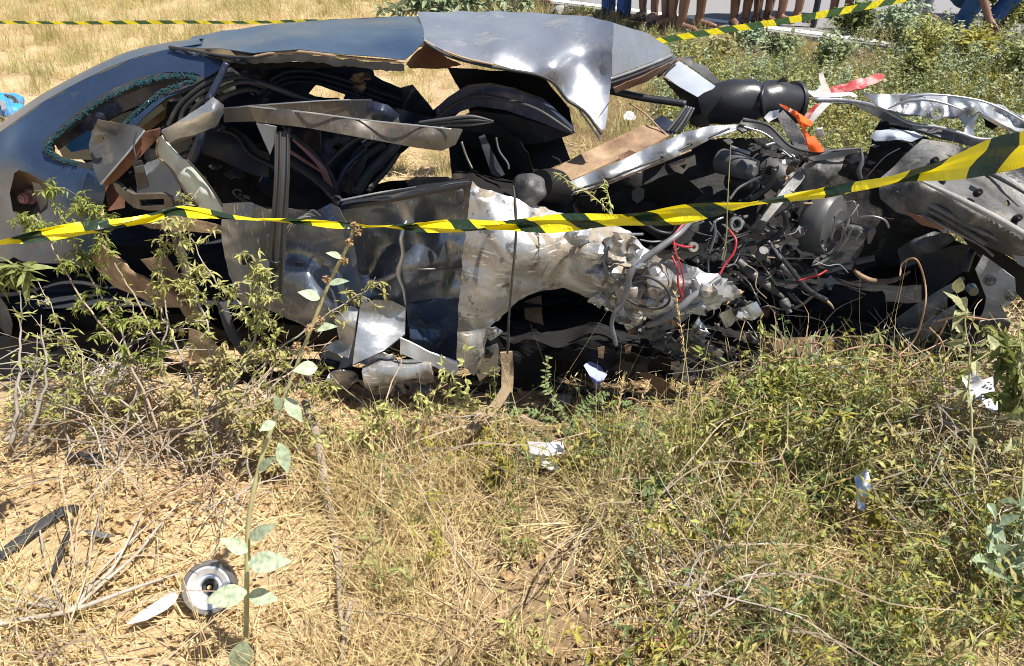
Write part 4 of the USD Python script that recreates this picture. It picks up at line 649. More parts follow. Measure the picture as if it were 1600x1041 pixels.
S('engine_block', 'engine_dirt', [(960, 330, 2.55), (1060, 290, 2.6), (1180, 250, 2.65), (1200, 330, 2.6), (1140, 380, 2.5), (1040, 380, 2.45)], ctrl=[(1080, 330, 2.5)], spacing=12, cr=.008)
obj('intake_pipe', tube([at(1128, 252, 2.55), at(1150, 258, 2.5), at(1180, 268, 2.46)], [.042, .04, .034], 18), 'grey_plastic', car, 30)
obj('pipe_cap', lathe([(0, .012), (.014, .012), (.02, 0), (.02, -.01)], at(1176, 267, 2.43), (.4, -.9, .2)), 'rod', car, 30)
obj('intake_pipe', tube([at(1140, 282, 2.55), at(1165, 286, 2.5), at(1182, 292, 2.5)], [.03, .03, .022], 14), 'black_plastic', car, 30)
obj('intake_pipe', tube([at(1180, 262, 2.6), at(1208, 270, 2.55), at(1235, 290, 2.5)], [.05, .05, .045], 16), 'grey_plastic', car, 30)
for x, y, mt in ((1010, 365, 'dusty_metal'), (1130, 352, 'grey_plastic')): pass
blade('inner_wing_bar', 'dusty_metal', [(1188, 344, 2.2), (1215, 306, 2.26), (1240, 276, 2.32), (1262, 254, 2.36)], [(1198, 347, 2.2), (1224, 316, 2.25), (1250, 288, 2.31), (1268, 262, 2.36)], spacing=6, cr=.001, th=.012)
blade('inner_wing_bar', 'grey_plastic', [(1150, 200, 2.5), (1162, 184, 2.52), (1195, 190, 2.5), (1228, 222, 2.46), (1256, 246, 2.4)], [(1160, 206, 2.48), (1180, 200, 2.5), (1210, 220, 2.47), (1232, 240, 2.43), (1250, 256, 2.4)], spacing=6, cr=.001, th=.01)
W('inner_wing_edge', 'silver', [(1162, 198, 2.47), (1195, 209, 2.46), (1225, 232, 2.43), (1250, 252, 2.39)], 1.3)
W('inner_wing_edge', 'rubber', [(1160, 188, 2.5), (1200, 196, 2.47), (1235, 228, 2.42), (1272, 238, 2.4), (1300, 236, 2.4), (1345, 232, 2.42)], 2.4)
S('engine_plate', 'silver', [(1130, 219, 2.56), (1140, 216, 2.56), (1146, 222, 2.56), (1138, 226, 2.56)], spacing=4, cr=.001)
S('engine_plate', 'silver', [(1168, 232, 2.5), (1184, 227, 2.5), (1190, 231, 2.5), (1176, 237, 2.5)], holes=[[(1174, 232), (1182, 230), (1178, 234)]], spacing=3, cr=.001)
W('engine_rod', 'silver', [(1142, 230, 2.55), (1158, 236, 2.52), (1172, 240, 2.5)], 3)
W('engine_rod', 'silver', [(1196, 228, 2.5), (1212, 224, 2.5), (1222, 234, 2.48), (1238, 248, 2.45)], [3, 2, 1.4, 2])
S('engine_plate', 'engine_grey', [(1178, 216, 2.55), (1196, 214, 2.55), (1202, 222, 2.55), (1184, 228, 2.55)], spacing=5, cr=.004)
S('orange_lamp', 'orange_lens', [(1217, 162, 2.44), (1229, 166, 2.42), (1250, 178, 2.38), (1271, 191, 2.36), (1267, 198, 2.35), (1251, 190, 2.35), (1258, 202, 2.34), (1266, 214, 2.33), (1272, 212, 2.34), (1288, 235, 2.32), (1284, 238, 2.31), (1265, 237, 2.31), (1259, 212, 2.34), (1243, 184, 2.38)], ctrl=[(1245, 180, 2.355), (1262, 222, 2.29)], spacing=4, cr=.001, th=.014, label='bright orange turn lamp lens')
S('engine_plate', 'stone', [(1213, 180, 2.56), (1224, 172, 2.56), (1245, 196, 2.5), (1262, 226, 2.44), (1262, 240, 2.42), (1245, 234, 2.46), (1225, 205, 2.52)], spacing=6, cr=.004, label='dusty grey lamp holder behind the orange lens')
S('torn_plate', 'paper', [(1193, 184, 2.6), (1203, 174, 2.6), (1217, 172, 2.58), (1214, 184, 2.58), (1200, 190, 2.58)], spacing=5, cr=.006, label='pale crumpled shred')
S('engine_cover', 'dirty_rail', [(1266, 246, 2.36), (1290, 238, 2.38), (1320, 243, 2.4), (1310, 260, 2.38), (1300, 290, 2.36), (1290, 300, 2.35), (1272, 296, 2.34), (1252, 298, 2.34), (1240, 300, 2.36), (1250, 275, 2.36)], ctrl=[(1282, 265, 2.32)], spacing=6, cr=.012, cs=14, tear=1)
S('engine_cover', 'black_plastic', [(1262, 246, 2.34), (1290, 240, 2.35), (1330, 234, 2.38), (1346, 234, 2.4), (1320, 244, 2.37), (1290, 250, 2.34), (1268, 252, 2.33)], spacing=6, cr=.002)
W('engine_rod', 'grey_plastic', [(1345, 232, 2.4), (1347, 250, 2.38), (1342, 268, 2.37), (1345, 280, 2.37)], [2, 3, 4, 3])
W('engine_rod', 'frame_bar', [(1355, 276, 2.34), (1382, 246, 2.33), (1406, 232, 2.33)], [1, .8, .6])
W('engine_rod', 'frame_bar', [(1278, 224, 2.4), (1300, 204, 2.42), (1310, 206, 2.42), (1326, 230, 2.42)], 1)
obj('bracket', hull([at(x, y, 2.42) for x, y in ((1276, 203), (1284, 201), (1286, 211), (1279, 213))], .004), 'silver', car, 40)
# brake booster and cylinder
bc = at(1300, 351, 2.34); bx = np.array([.72, -.68, .08]); bx /= np.linalg.norm(bx)
boo = obj('brake_booster', lathe([(0, .02), (.05, .02), (.06, .012), (.092, .006), (.1, -.006), (.103, -.02), (.103, -.05), (.095, -.066), (.06, -.085), (0, -.09)], bc, bx, 48), 'grey_plastic', car, 30)
obj('booster_cylinder', tube([bc + bx * .015, bc + bx * .12], [.02, .018], 16, 1), 'engine_grey', boo, 30)
obj('booster_flange', hull([bc + bx * .05 + v_ for v_ in ([0, 0, .035], [0, 0, -.035], [.012, .012, 0], [-.012, -.012, 0])], .006), 'dusty_metal', boo, 40)
obj('booster_flange', hull([bc + bx * .125 + v_ for v_ in ([0, 0, .016], [0, 0, -.03], [.014, .014, 0], [-.014, -.014, .01])], .006), 'dusty_metal', boo, 40)
W('brake_pipe', 'rod', [(1322, 316, 2.3), (1334, 315, 2.29), (1338, 326, 2.28), (1340, 340, 2.27)], 1.2, parent=boo)
W('brake_pipe', 'rod', [(1343, 340, 2.22), (1362, 338, 2.2), (1382, 344, 2.19), (1389, 356, 2.19)], 1.8, parent=boo)
W('brake_pipe', 'dusty_metal', [(1332, 354, 2.24), (1322, 375, 2.25), (1308, 394, 2.26)], 2, parent=boo)
W('brake_pipe', 'dusty_metal', [(1346, 362, 2.22), (1340, 370, 2.22), (1337, 376, 2.22)], 2, parent=boo)
W('brake_pipe', 'rod', [(1318, 356, 2.26), (1312, 380, 2.27), (1300, 396, 2.28)], 1.4, parent=boo)
# steering shaft, rods
W('steering_shaft', 'rod', [(1245, 434, 2.4), (1276, 426, 2.36)], 4.5)
W('steering_shaft', 'dusty_metal', [(1290, 424, 2.36), (1312, 418, 2.33), (1332, 413, 2.31)], 5)
W('steering_shaft', 'grey_plastic', [(1336, 410, 2.3), (1366, 403, 2.28)], 5)
W('steering_shaft', 'engine_grey', [(1275, 428, 2.37), (1295, 422, 2.36)], 3.4)
W('black_rod', 'black_plastic', [(1201, 378, 2.22), (1230, 414, 2.2), (1262, 452, 2.17), (1292, 470, 2.15)], [3.2, 4, 4, 4.4])
W('black_rod', 'rod', [(1200, 377, 2.22), (1212, 392, 2.21), (1221, 405, 2.2)], 2.6)
W('black_rod', 'tan_steel', [(1290, 469, 2.15), (1298, 476, 2.15), (1303, 483, 2.15)], [2.4, 2, .8])
W('black_rod', 'engine_grey', [(1147, 402, 2.3), (1170, 424, 2.27), (1196, 444, 2.24), (1224, 465, 2.22)], [6, 8, 7, 3])
for (p, r, mt) in [([(1010, 352), (1030, 362), (1052, 364), (1062, 350)], 2.6, 'rubber'), ([(1000, 375), (1020, 378), (1045, 374), (1072, 360), (1100, 346)], 1.6, 'grey_wire'), ([(1110, 362), (1118, 346), (1130, 340)], 2, 'rod'), ([(1116, 346), (1117, 366), (1112, 384), (1108, 396)], 2.4, 'grey_wire'), ([(1108, 398), (1106, 418), (1108, 436)], 2, 'grey_wire'),
          ([(1060, 352), (1090, 364), (1120, 370), (1150, 368), (1178, 360)], 1.2, 'rubber'), ([(1086, 428), (1096, 408), (1112, 396), (1142, 376), (1176, 364)], 2.2, 'rubber'), ([(1052, 372), (1075, 356), (1088, 344)], 2.2, 'grey_wire'), ([(1225, 330), (1228, 350), (1218, 364), (1200, 376), (1165, 382)], 4, 'black_plastic'), ([(1140, 312), (1152, 296), (1168, 286), (1190, 276)], 2, 'grey_wire'),
          ([(1210, 264), (1206, 286), (1192, 300), (1172, 312)], 4.5, 'black_plastic'), ([(1165, 312), (1180, 296), (1192, 272), (1198, 250)], 1.2, 'rubber'), ([(1150, 396), (1180, 402), (1200, 426), (1214, 446)], 1.6, 'twig'), ([(1195, 402), (1240, 404), (1300, 402)], 1.2, 'twig'), ([(1240, 482), (1256, 474), (1270, 462)], 2.4, 'twig'), ([(1274, 420), (1280, 440), (1276, 452)], 1.8, 'twig'),
          ([(1256, 318), (1272, 318)], 1.4, 'tan_steel'), ([(1160, 480), (1175, 486), (1186, 496)], 2, 'rod'), ([(1148, 498), (1154, 510), (1155, 524)], 1.2, 'rod'), ([(1140, 520), (1170, 516), (1186, 520)], 1.8, 'red_wire')]:
    Yb = 2.22 + .1 * (p[0][0] > 1130)
    W('cable', mt, [(x, y, Yb + .02 * math.sin(x * .05)) for x, y in p], r)
# loose wires over the wing
W('cable', 'grey_wire', [(1078, 348, 2.06), (1060, 366, 2.0), (1030, 388, 1.97), (1000, 410, 1.96), (984, 430, 1.95), (981, 452, 1.95), (972, 474, 1.95), (960, 490, 1.95), (956, 508, 1.95), (960, 528, 1.95), (963, 540, 1.95)], [4, 5, 5.5, 6, 6, 4.4, 4, 4, 3.6, 4, 3], label='thick grey cable over the torn wing')
W('cable', 'grey_wire', [(1004, 366, 2.04), (975, 368, 2.0), (955, 382, 1.99), (944, 405, 1.98), (950, 425, 1.98), (966, 438, 1.98), (985, 442, 1.98), (1010, 436, 1.98)], 2.2)
W('cable', 'rubber', [(985, 440, 1.96), (1010, 432, 1.94), (1038, 448, 1.93), (1046, 470, 1.93), (1030, 482, 1.94), (1000, 478, 1.95), (980, 468, 1.96)], 2.2)
W('cable', 'grey_wire', [(1012, 446, 1.94), (1032, 452, 1.93), (1042, 466, 1.93)], 1.6)
W('cable', 'grey_wire', [(1125, 434, 2.0), (1105, 448, 1.98), (1080, 466, 1.96), (1060, 484, 1.95), (1035, 500, 1.97), (1012, 508, 2.0)], [4, 5, 6, 6, 6, 5])
W('cable', 'red_wire', [(1068, 350, 2.03), (1054, 366, 2.0), (1046, 376, 1.99), (1056, 382, 1.99), (1072, 386, 2.0), (1082, 386, 2.0)], 2, label='bright red wire')
W('cable', 'red_wire', [(1050, 400, 1.98), (1058, 420, 1.96), (1060, 446, 1.95), (1066, 464, 1.95), (1056, 472, 1.95)], 1.7, label='bright red wire')
W('cable', 'red_wire', [(1052, 374, 1.98), (1056, 396, 1.96), (1064, 416, 1.955), (1068, 440, 1.95), (1066, 460, 1.95)], 1.4, label='bright red wire')
W('cable', 'red_wire', [(1140, 360, 2.16), (1150, 376, 2.13), (1146, 396, 2.11), (1134, 412, 2.1), (1124, 430, 2.08)], 1.9, label='bright red wire')
W('cable', 'rubber', [(802, 290, 2.03), (805, 320, 1.99), (806, 370, 1.96), (800, 440, 1.93), (795, 500, 1.92), (793, 552, 1.93)], [1.6, 2.4, 2.2, 1.8, 1.8, 1.8], label='long dark wire hanging in front of the wing')
# clutter between the wires
def extr_plate(c, d, s, seed):
    r_ = np.random.default_rng(seed); P = [(s * r_.uniform(.5, 1.1) * math.cos(6.28 * i / 6), s * r_.uniform(.5, 1.1) * math.sin(6.28 * i / 6)) for i in range(6)]
    t = trimesh.creation.extrude_polygon(Polygon(P, [[(s * .18 * math.cos(1.05 * i), s * .18 * math.sin(1.05 * i)) for i in range(6)]]), .003, engine='earcut')
    t.apply_transform(trimesh.geometry.align_vectors([0, 0, 1], d)); t.apply_translation(c); return t
rng = np.random.default_rng(23)
def lump(c, s, seed):
    r_ = np.random.default_rng(seed); P = r_.normal(0, 1, (9, 3)); P /= np.linalg.norm(P, axis=1, keepdims=True)
    return hull(P * np.array(s) * r_.uniform(.7, 1.1, (9, 1)) + c, .004, 6)
for k in range(70):
    x, y = rng.uniform(1000, 1290), rng.uniform(300, 520)
    if y < 470 - (x - 1000) * .55: continue
    if x < 1120 and y > 430: continue
    s = rng.uniform(.012, .045); obj('engine_piece', lump(at(x, y, rng.uniform(2.35, 2.6)), (s * rng.uniform(.6, 1.6), s, s * rng.uniform(.5, 1.2)), k), ['engine_grey', 'dirty_shade_black', 'engine_grey', 'dirty_shade_black', 'rust', 'dusty_metal', 'dirty_shade_black'][k % 7], car, 30)
for k in range(130):
    x, y = rng.uniform(1020, 1310), rng.uniform(225, 520)
    if y < 430 - (x - 1000) * .9: continue
    n = rng.integers(4, 7); a0 = rng.uniform(0, 6.28); r_ = rng.uniform(3, 15)
    o = [(x + r_ * rng.uniform(.4, 1.2) * math.cos(a0 + 6.28 * i / n), y + .7 * r_ * rng.uniform(.4, 1.2) * math.sin(a0 + 6.28 * i / n), 2.40 + rng.uniform(-.06, .06)) for i in range(n)]
    try: S('engine_scrap', ['dusty_metal', 'engine_grey', 'dirty_rail', 'tan_steel', 'dirty_rail', 'grey_plastic', 'silver', 'engine_dirt', 'stone'][k % 9], o, spacing=5, cr=.008, cs=20, seed=k, th=.003)
    except Exception: pass
for k in range(30):
    x, y = rng.uniform(1130, 1290), rng.uniform(330, 500); a0 = rng.uniform(-.9, .9); l = rng.uniform(15, 50)
    W('engine_rod', ['engine_grey', 'rod', 'rubber', 'frame_bar'][k % 4], [(x, y, 2.36), (x + l * .5 * math.cos(a0), y + l * .5 * math.sin(a0) + 3, 2.34), (x + l * math.cos(a0), y + l * math.sin(a0), 2.36)], rng.uniform(1.2, 3.2))
obj('ring_clamp', lathe([(.014, -.006), (.022, -.006), (.022, .006), (.014, .006), (.014, -.006)], at(1150, 350, 2.2), (.3, -1, .4), 20), 'dusty_metal', car, 30)
obj('ring_clamp', lathe([(.006, -.006), (.014, -.006), (.014, .006), (.006, .006), (.006, -.006)], at(1083, 386, 2.03), (.3, -1, .4), 16), 'dusty_metal', car, 30)

# --- front right: inner wing rails, arch, bracket plate
hole_d = [(1568, 317), (1574, 313), (1578, 320), (1572, 326)]
S('inner_wing', 'dirty_rail', [(1372, 282, 2.3), (1400, 258, 2.36), (1442, 216, 2.44), (1480, 222, 2.42), (1520, 236, 2.38), (1560, 232, 2.36), (1640, 260, 2.3), (1680, 330, 2.2), (1680, 470, 2.1), (1640, 440, 2.1), (1600, 408, 2.12), (1560, 388, 2.14), (1520, 372, 2.16), (1470, 352, 2.18), (1432, 340, 2.2), (1400, 330, 2.24), (1376, 310, 2.28)],
  ctrl=[(1440, 284, 2.2), (1480, 306, 2.15), (1520, 330, 2.11), (1560, 352, 2.07), (1600, 376, 2.03), (1500, 262, 2.36), (1560, 300, 2.27), (1600, 330, 2.22), (1470, 330, 2.2), (1540, 366, 2.14)], holes=[hole_d], spacing=5.5, cr=.007, cs=5, seed=61, th=.006, smooth=20, label='dusty inner wing with a raised rail')
W('wing_ridge', 'stone', [(1436, 281, 2.19), (1480, 302, 2.14), (1520, 322, 2.10), (1560, 343, 2.06), (1600, 366, 2.02), (1650, 396, 2.0)], [1.5, 4, 5, 5.5, 5, 5])
S('inner_wing', 'rust', [(1410, 328, 2.21), (1440, 338, 2.17), (1476, 356, 2.15), (1474, 360, 2.15), (1440, 352, 2.17)], spacing=5, cr=.001, label='strip of ochre rust')
W('inner_wing_edge', 'dusty_metal', [(1440, 336, 2.18), (1490, 362, 2.14), (1530, 382, 2.12), (1552, 400, 2.11)], 2.2)
S('inner_wing_lower', 'dirty_shade_black', [(1500, 368, 2.2), (1560, 392, 2.16), (1640, 440, 2.12), (1680, 480, 2.1), (1680, 520, 2.15), (1600, 470, 2.16), (1560, 430, 2.18)], spacing=9, cr=.003)
for k, (x, y) in enumerate([(1462, 250), (1500, 330), (1530, 300), (1592, 340), (1480, 275), (1548, 265), (1420, 300)]):
    Yk = float(np.interp(x, [1400, 1500, 1600], [2.24, 2.17, 2.08])) + .02 * (y < 290) + .06 * (y < 275)
    obj('plug', lathe([(0, .004), (.006, .006), (.010, .003), (.011, -.02)], at(x, y, Yk), (-.2, -.8, .6), 14), 'dirty_shade_black', car, 30)
for pts in ([(1450, 232, 2.40), (1500, 250, 2.36), (1560, 276, 2.29), (1610, 306, 2.22)], [(1400, 300, 2.24), (1450, 318, 2.19), (1510, 350, 2.13), (1560, 374, 2.09)], [(1420, 318, 2.22), (1470, 338, 2.17), (1540, 380, 2.11)]):
    W('pressed_rib', 'dirty_rail', pts, [2, 5, 5, 3][:len(pts)])
S('inner_wing_lower', 'stone', [(1574, 386, 2.1), (1588, 392, 2.09), (1640, 430, 2.06), (1640, 440, 2.06), (1590, 412, 2.09)], spacing=7, cr=.001)
S('front_arch', 'dirty_rail', [(1402, 390, 2.45), (1430, 372, 2.42), (1460, 362, 2.4), (1486, 366, 2.36), (1494, 374, 2.34), (1460, 396, 2.38), (1436, 408, 2.42), (1410, 420, 2.46)], ctrl=[(1440, 388, 2.36)], spacing=7, cr=.004)
W('front_arch_lip', 'tan_steel', [(1334, 421, 2.5), (1345, 432, 2.47), (1366, 440, 2.44), (1396, 438, 2.41), (1422, 424, 2.4)], [3, 5, 5, 4, 2])
S('front_arch', 'engine_dirt', [(1330, 400, 2.6), (1380, 340, 2.6), (1440, 345, 2.55), (1520, 390, 2.45), (1545, 420, 2.4), (1540, 480, 2.4), (1500, 540, 2.42), (1400, 550, 2.45), (1330, 500, 2.55)], ctrl=[(1420, 460, 2.7)], spacing=12, cr=.006)
S('front_arch', 'black_plastic', [(1440, 400, 2.36), (1490, 384, 2.32), (1524, 382, 2.3), (1520, 412, 2.3), (1470, 452, 2.34), (1440, 470, 2.38)], spacing=9, cr=.004)
S('cross_member', 'dusty_metal', [(1396, 500, 2.28), (1426, 480, 2.26), (1460, 458, 2.24), (1504, 432, 2.22), (1508, 436, 2.22), (1480, 466, 2.22), (1462, 490, 2.23), (1440, 508, 2.25), (1410, 514, 2.27)], ctrl=[(1440, 484, 2.2)], spacing=7, cr=.004, seed=3)
S('cross_member', 'dusty_metal', [(1390, 528, 2.2), (1420, 518, 2.18), (1462, 494, 2.16), (1494, 474, 2.15), (1490, 494, 2.15), (1460, 520, 2.16), (1430, 542, 2.17), (1400, 546, 2.19)], ctrl=[(1450, 512, 2.12)], spacing=7, cr=.005, seed=4)
W('cross_member_edge', 'silver', [(1392, 528, 2.18), (1430, 516, 2.15), (1462, 500, 2.14)], 2.6)
S('cross_member', 'engine_dirt', [(1400, 548, 2.2), (1450, 526, 2.18), (1494, 492, 2.17), (1530, 500, 2.18), (1520, 560, 2.2), (1400, 580, 2.2)], spacing=9, cr=.008)
pl = S('bracket_plate', 'stone', [(1524, 421, 2.06), (1536, 398, 2.07), (1562, 417, 2.04), (1586, 436, 2.02), (1588, 462, 2.01), (1573, 482, 2.01), (1540, 463, 2.04)], spacing=6, cr=.0008, th=.008, label='six sided bracket plate with two bolts')
for (x, y, Y) in ((1546, 438, 2.04), (1578, 461, 2.005)):
    obj('bolt', cat_(lathe([(0, .022), (.006, .022), (.007, .014), (.011, .013), (.011, .0)], at(x, y, Y), (-.25, -.95, .2), 6), lathe([(0, .006), (.016, .006), (.016, 0)], at(x, y, Y), (-.25, -.95, .2), 14)), 'engine_grey', pl, False)
W('hose', 'black_plastic', [(1498, 500, 2.06), (1500, 520, 2.05), (1510, 540, 2.05), (1524, 558, 2.05), (1534, 572, 2.06)], [5.5, 6, 6, 5, 2.4])
W('strut', 'black_plastic', [(1506, 424, 2.2), (1514, 400, 2.22), (1524, 384, 2.24)], 7)
obj('strut', lathe([(0, .03), (.014, .03), (.016, 0)], at(1517, 450, 2.14), (-.2, -1, .1), 16), 'rod', car, 30)
S('headlamp_holder', 'dirty_shade_black', [(1366, 206, 2.62), (1376, 186, 2.64), (1400, 190, 2.62), (1440, 212, 2.58), (1500, 240, 2.52), (1450, 262, 2.5), (1400, 270, 2.5), (1350, 262, 2.56)], ctrl=[(1420, 230, 2.5)], spacing=9, cr=.006)
S('headlamp_holder', 'pale_blue', [(1360, 213, 2.5), (1368, 204, 2.5), (1400, 202, 2.5), (1429, 206, 2.48), (1443, 213, 2.47), (1424, 222, 2.46), (1408, 218, 2.45), (1388, 220, 2.46), (1366, 220, 2.48)], ctrl=[(1400, 210, 2.45)], spacing=5, cr=.002, th=.012, label='pale grey rounded pad below the front frame')
# bent bright front frame
holeR = [(1456, 170), (1463, 167), (1469, 170), (1471, 177), (1467, 183), (1461, 184), (1456, 180)]
S('front_frame', 'silver', [(1345, 143, 2.62), (1362, 147, 2.6), (1384, 150, 2.6), (1396, 148, 2.6), (1452, 147, 2.58), (1500, 150, 2.56), (1528, 154, 2.54), (1557, 165, 2.52), (1600, 187, 2.5), (1660, 220, 2.46), (1660, 245, 2.44), (1598, 211, 2.46), (1553, 186, 2.48), (1530, 174, 2.48), (1504, 183, 2.5), (1452, 183, 2.5), (1420, 178, 2.52), (1388, 171, 2.54), (1372, 166, 2.56), (1360, 156, 2.6)],
  ctrl=[(1440, 160, 2.5), (1480, 160, 2.6), (1520, 164, 2.46), (1560, 176, 2.56), (1410, 160, 2.62), (1600, 198, 2.54)], holes=[holeR], spacing=6, cr=.008, cs=7, seed=71, th=.01, tear=.4, label='twisted bright upper front frame beam')
obj('frame_ring', lathe([(.013, -.004), (.021, -.004), (.021, .01), (.013, .01), (.013, -.004)], at(1463, 176, 2.49), (0, -1, .2), 22), 'silver', car, 30)
W('frame_fold', 'silver', [(1388, 170, 2.52), (1410, 160, 2.5), (1440, 156, 2.48), (1470, 160, 2.46), (1505, 172, 2.45)], [1, 2.4, 2.6, 2, 1])
W('frame_fold', 'silver', [(1420, 151, 2.55), (1460, 148, 2.53), (1520, 155, 2.5), (1560, 168, 2.48), (1600, 190, 2.46)], 1.8)
S('front_frame', 'dusty_metal', [(1273, 153, 2.72), (1322, 156, 2.7), (1371, 166, 2.64), (1398, 180, 2.6), (1423, 193, 2.56), (1466, 199, 2.52), (1500, 208, 2.48), (1528, 216, 2.45), (1560, 216, 2.43), (1530, 232, 2.44), (1490, 222, 2.48), (1440, 205, 2.54), (1410, 198, 2.58), (1376, 186, 2.62), (1330, 162, 2.68), (1273, 160, 2.72)], ctrl=[(1440, 200, 2.6)], spacing=6, cr=.002, th=.01, label='lower front frame beam with bright edge')
W('frame_edge', 'silver', [(1273, 156, 2.7), (1322, 157, 2.68), (1371, 167, 2.62), (1398, 181, 2.58), (1423, 193, 2.54), (1466, 199, 2.5), (1500, 208, 2.46), (1528, 217, 2.43), (1560, 217, 2.41)], [3.5, 3, 3, 3, 3, 2.6, 2.6, 2.6, 2])
S('frame_strut', 'silver', [(1496, 180, 2.5), (1512, 182, 2.49), (1530, 176, 2.48), (1524, 190, 2.47), (1521, 216, 2.46), (1507, 212, 2.46), (1508, 196, 2.48)], spacing=5, cr=.003, th=.008)
S('frame_strut', 'dirty_shade_black', [(1536, 182, 2.56), (1548, 184, 2.54), (1560, 196, 2.54), (1552, 202, 2.55), (1540, 198, 2.56)], spacing=5, cr=.003)

# --- torn trim, foam and fabric inside; thin wires and brackets in the engine bay
rng = np.random.default_rng(61)
for k in range(46):
    x, y = rng.uniform(170, 700), rng.uniform(120, 320)
    if 470 < x < 560 and y < 165 or 580 < x < 720 and (y < 180 or y > 220) or y < 95 + 60 * (x < 300): continue
    n = 6; a0 = rng.uniform(0, 6.28); s = rng.uniform(6, 20); e = rng.uniform(.35, .8)
    o = [(x + s * rng.uniform(.5, 1.2) * math.cos(a0 + 6.28 * i / n), y + e * s * rng.uniform(.5, 1.2) * math.sin(a0 + 6.28 * i / n), 2.5 + rng.uniform(-.06, .06) + .25 * (x > 420)) for i in range(n)]
    S('torn_trim', ['grey_plastic', 'black_cloth', 'mint', 'navy', 'tan_steel', 'grey_cloth', 'black_plastic', 'paint_sky_tinted'][k % 8], o, spacing=5, cr=.008, cs=16, seed=k, th=.004, tear=.8)
for k in range(26):
    x, y = rng.uniform(180, 660), rng.uniform(150, 310); a0 = rng.uniform(-1, 1); l = rng.uniform(25, 80); Y = 2.42 + rng.uniform(0, .2)
    if 470 < x < 570 and y < 170 or 580 < x < 720: continue
    W('loose_trim', ['rubber', 'grey_plastic', 'navy', 'post', 'grey_wire'][k % 5], [(x, y, Y), (x + l * .5 * math.cos(a0), y + l * .5 * math.sin(a0) + rng.uniform(-8, 8), Y - .02), (x + l * math.cos(a0), y + l * math.sin(a0), Y)], rng.uniform(1, 3))
for k in range(70):
    x, y = rng.uniform(1000, 1300), rng.uniform(250, 500)
    if y < 440 - (x - 1000) * .5: continue
    Y = rng.uniform(2.1, 2.35); a0 = rng.uniform(-3.1, 3.1); l = rng.uniform(20, 75); P_ = [(x, y, Y)]
    for q in range(3): a0 += rng.normal(0, .6); x += l / 3 * math.cos(a0); y += l / 3 * math.sin(a0); P_.append((x, y, Y + rng.uniform(-.03, .03)))
    W('cable', ['grey_wire', 'rubber', 'rod', 'black_plastic', 'frame_bar', 'grey_wire', 'red_wire', 'twig'][k % 8 if k % 16 != 6 else 0], P_, rng.uniform(.6, 1.7), sides=5)
for k in range(46):
    x, y = rng.uniform(1010, 1290), rng.uniform(300, 510)
    if y < 455 - (x - 1000) * .5: continue
    c = at(x, y, rng.uniform(2.2, 2.42)); s = rng.uniform(.006, .02); d = rng.normal(0, 1, 3); d /= np.linalg.norm(d); mt = ['engine_grey', 'dusty_metal', 'rod', 'stone', 'dirty_rail', 'dusty_metal', 'tan_steel'][k % 7]
    if k % 3 == 0: mt = ['dirty_rail', 'engine_grey', 'rubber'][k % 9 // 3]
    if k % 3 == 0: obj('pipe_end', lathe([(0, s), (s * .8, s), (s, s * .6), (s, -s), (s * .6, -s * 1.2), (s * .6, -s * 2)], c, d, 12), mt, car, 30)
    elif k % 3 == 1: obj('bracket', extr_plate(c, d, s * 2.2, k), mt, car, False)
    else: obj('bolt', lathe([(0, s * .5), (s * .5, s * .5), (s * .5, 0), (s * .9, 0), (s * .9, -s * .3), (s * .3, -s * .3), (s * .3, -s * 2)], c, d, 8), mt, car, False)
for k in range(44):                                                     # broken bits added dark to deepen the shade below the engine
    x, y = rng.uniform(800, 1480), rng.uniform(575, 640) - 0; p_ = onz(x, y, .015); s = rng.uniform(.012, .045)
    if x > 1160: p_[1] += .08
    obj('fallen_piece', lump(p_, (s * 1.5, s, s * .6), 400 + k), ['dirty_shade_black', 'dirty_shade_black', 'brown_card', 'dirty_rail', 'dirty_shade_black', 'rubber'][k % 6], car, 30)

for k in range(34):                                                     # torn edge of the engine bay against the grass
    x = rng.uniform(1180, 1420); y = 240 + 10 * math.sin(x * .03) + rng.uniform(-16, 16); n = 6; a0 = rng.uniform(0, 6.28); s = rng.uniform(5, 15)
    o = [(x + 1.4 * s * rng.uniform(.4, 1.2) * math.cos(a0 + 6.28 * i / n), y + .6 * s * rng.uniform(.4, 1.2) * math.sin(a0 + 6.28 * i / n), 2.6 + rng.uniform(-.06, .06)) for i in range(n)]
    S('torn_edge', ['dirty_shade_black', 'grey_plastic', 'dusty_metal', 'black_plastic', 'stone', 'dirty_rail'][k % 6], o, spacing=5, cr=.008, cs=18, seed=k, th=.004, tear=.8)
# ------------------------------------------------------------------ caution tapes
def tape(name, label, mat, rows, parent=None, wav=0.0):
    """rows: (x_top, y_top, x_bottom, y_bottom, Y, u)."""
    rows = np.array(rows, float); n = 10
    R = crom(rows, n); V, UV, Fc = [], [], []; m = 5
    for i, r in enumerate(R):
        A, B = at(r[0], r[1], r[4]), at(r[2], r[3], r[4] - .002)
        for j in range(m):
            t = j / (m - 1); p = A + (B - A) * t
            p = p + np.array([0, 1, 0]) * (.006 * math.sin(3.1 * r[5] + 4 * t) + .004 * math.sin(9 * t + r[5])) * wav
            V.append(p); UV.append((r[5] + t * (-.28 if r[0] < 1150 else float(np.interp(r[0], [1150, 1260, 1341], [-.28, 0, .32]))), t))
    for i in range(len(R) - 1):
        for j in range(m - 1):
            a = i * m + j; Fc += [[a, a + 1, a + m + 1], [a, a + m + 1, a + m]]
    return obj(name, (np.array(V), np.array(Fc)), mat, smooth=True, uv=np.array(UV), label=label, cat='caution tape')
def su(x): return float(np.interp(x, [-60, 50, 168, 272, 362, 473, 556, 643, 735, 822, 918, 1015, 1120, 1225, 1341, 1478, 1594, 1690], range(-1, 17)))
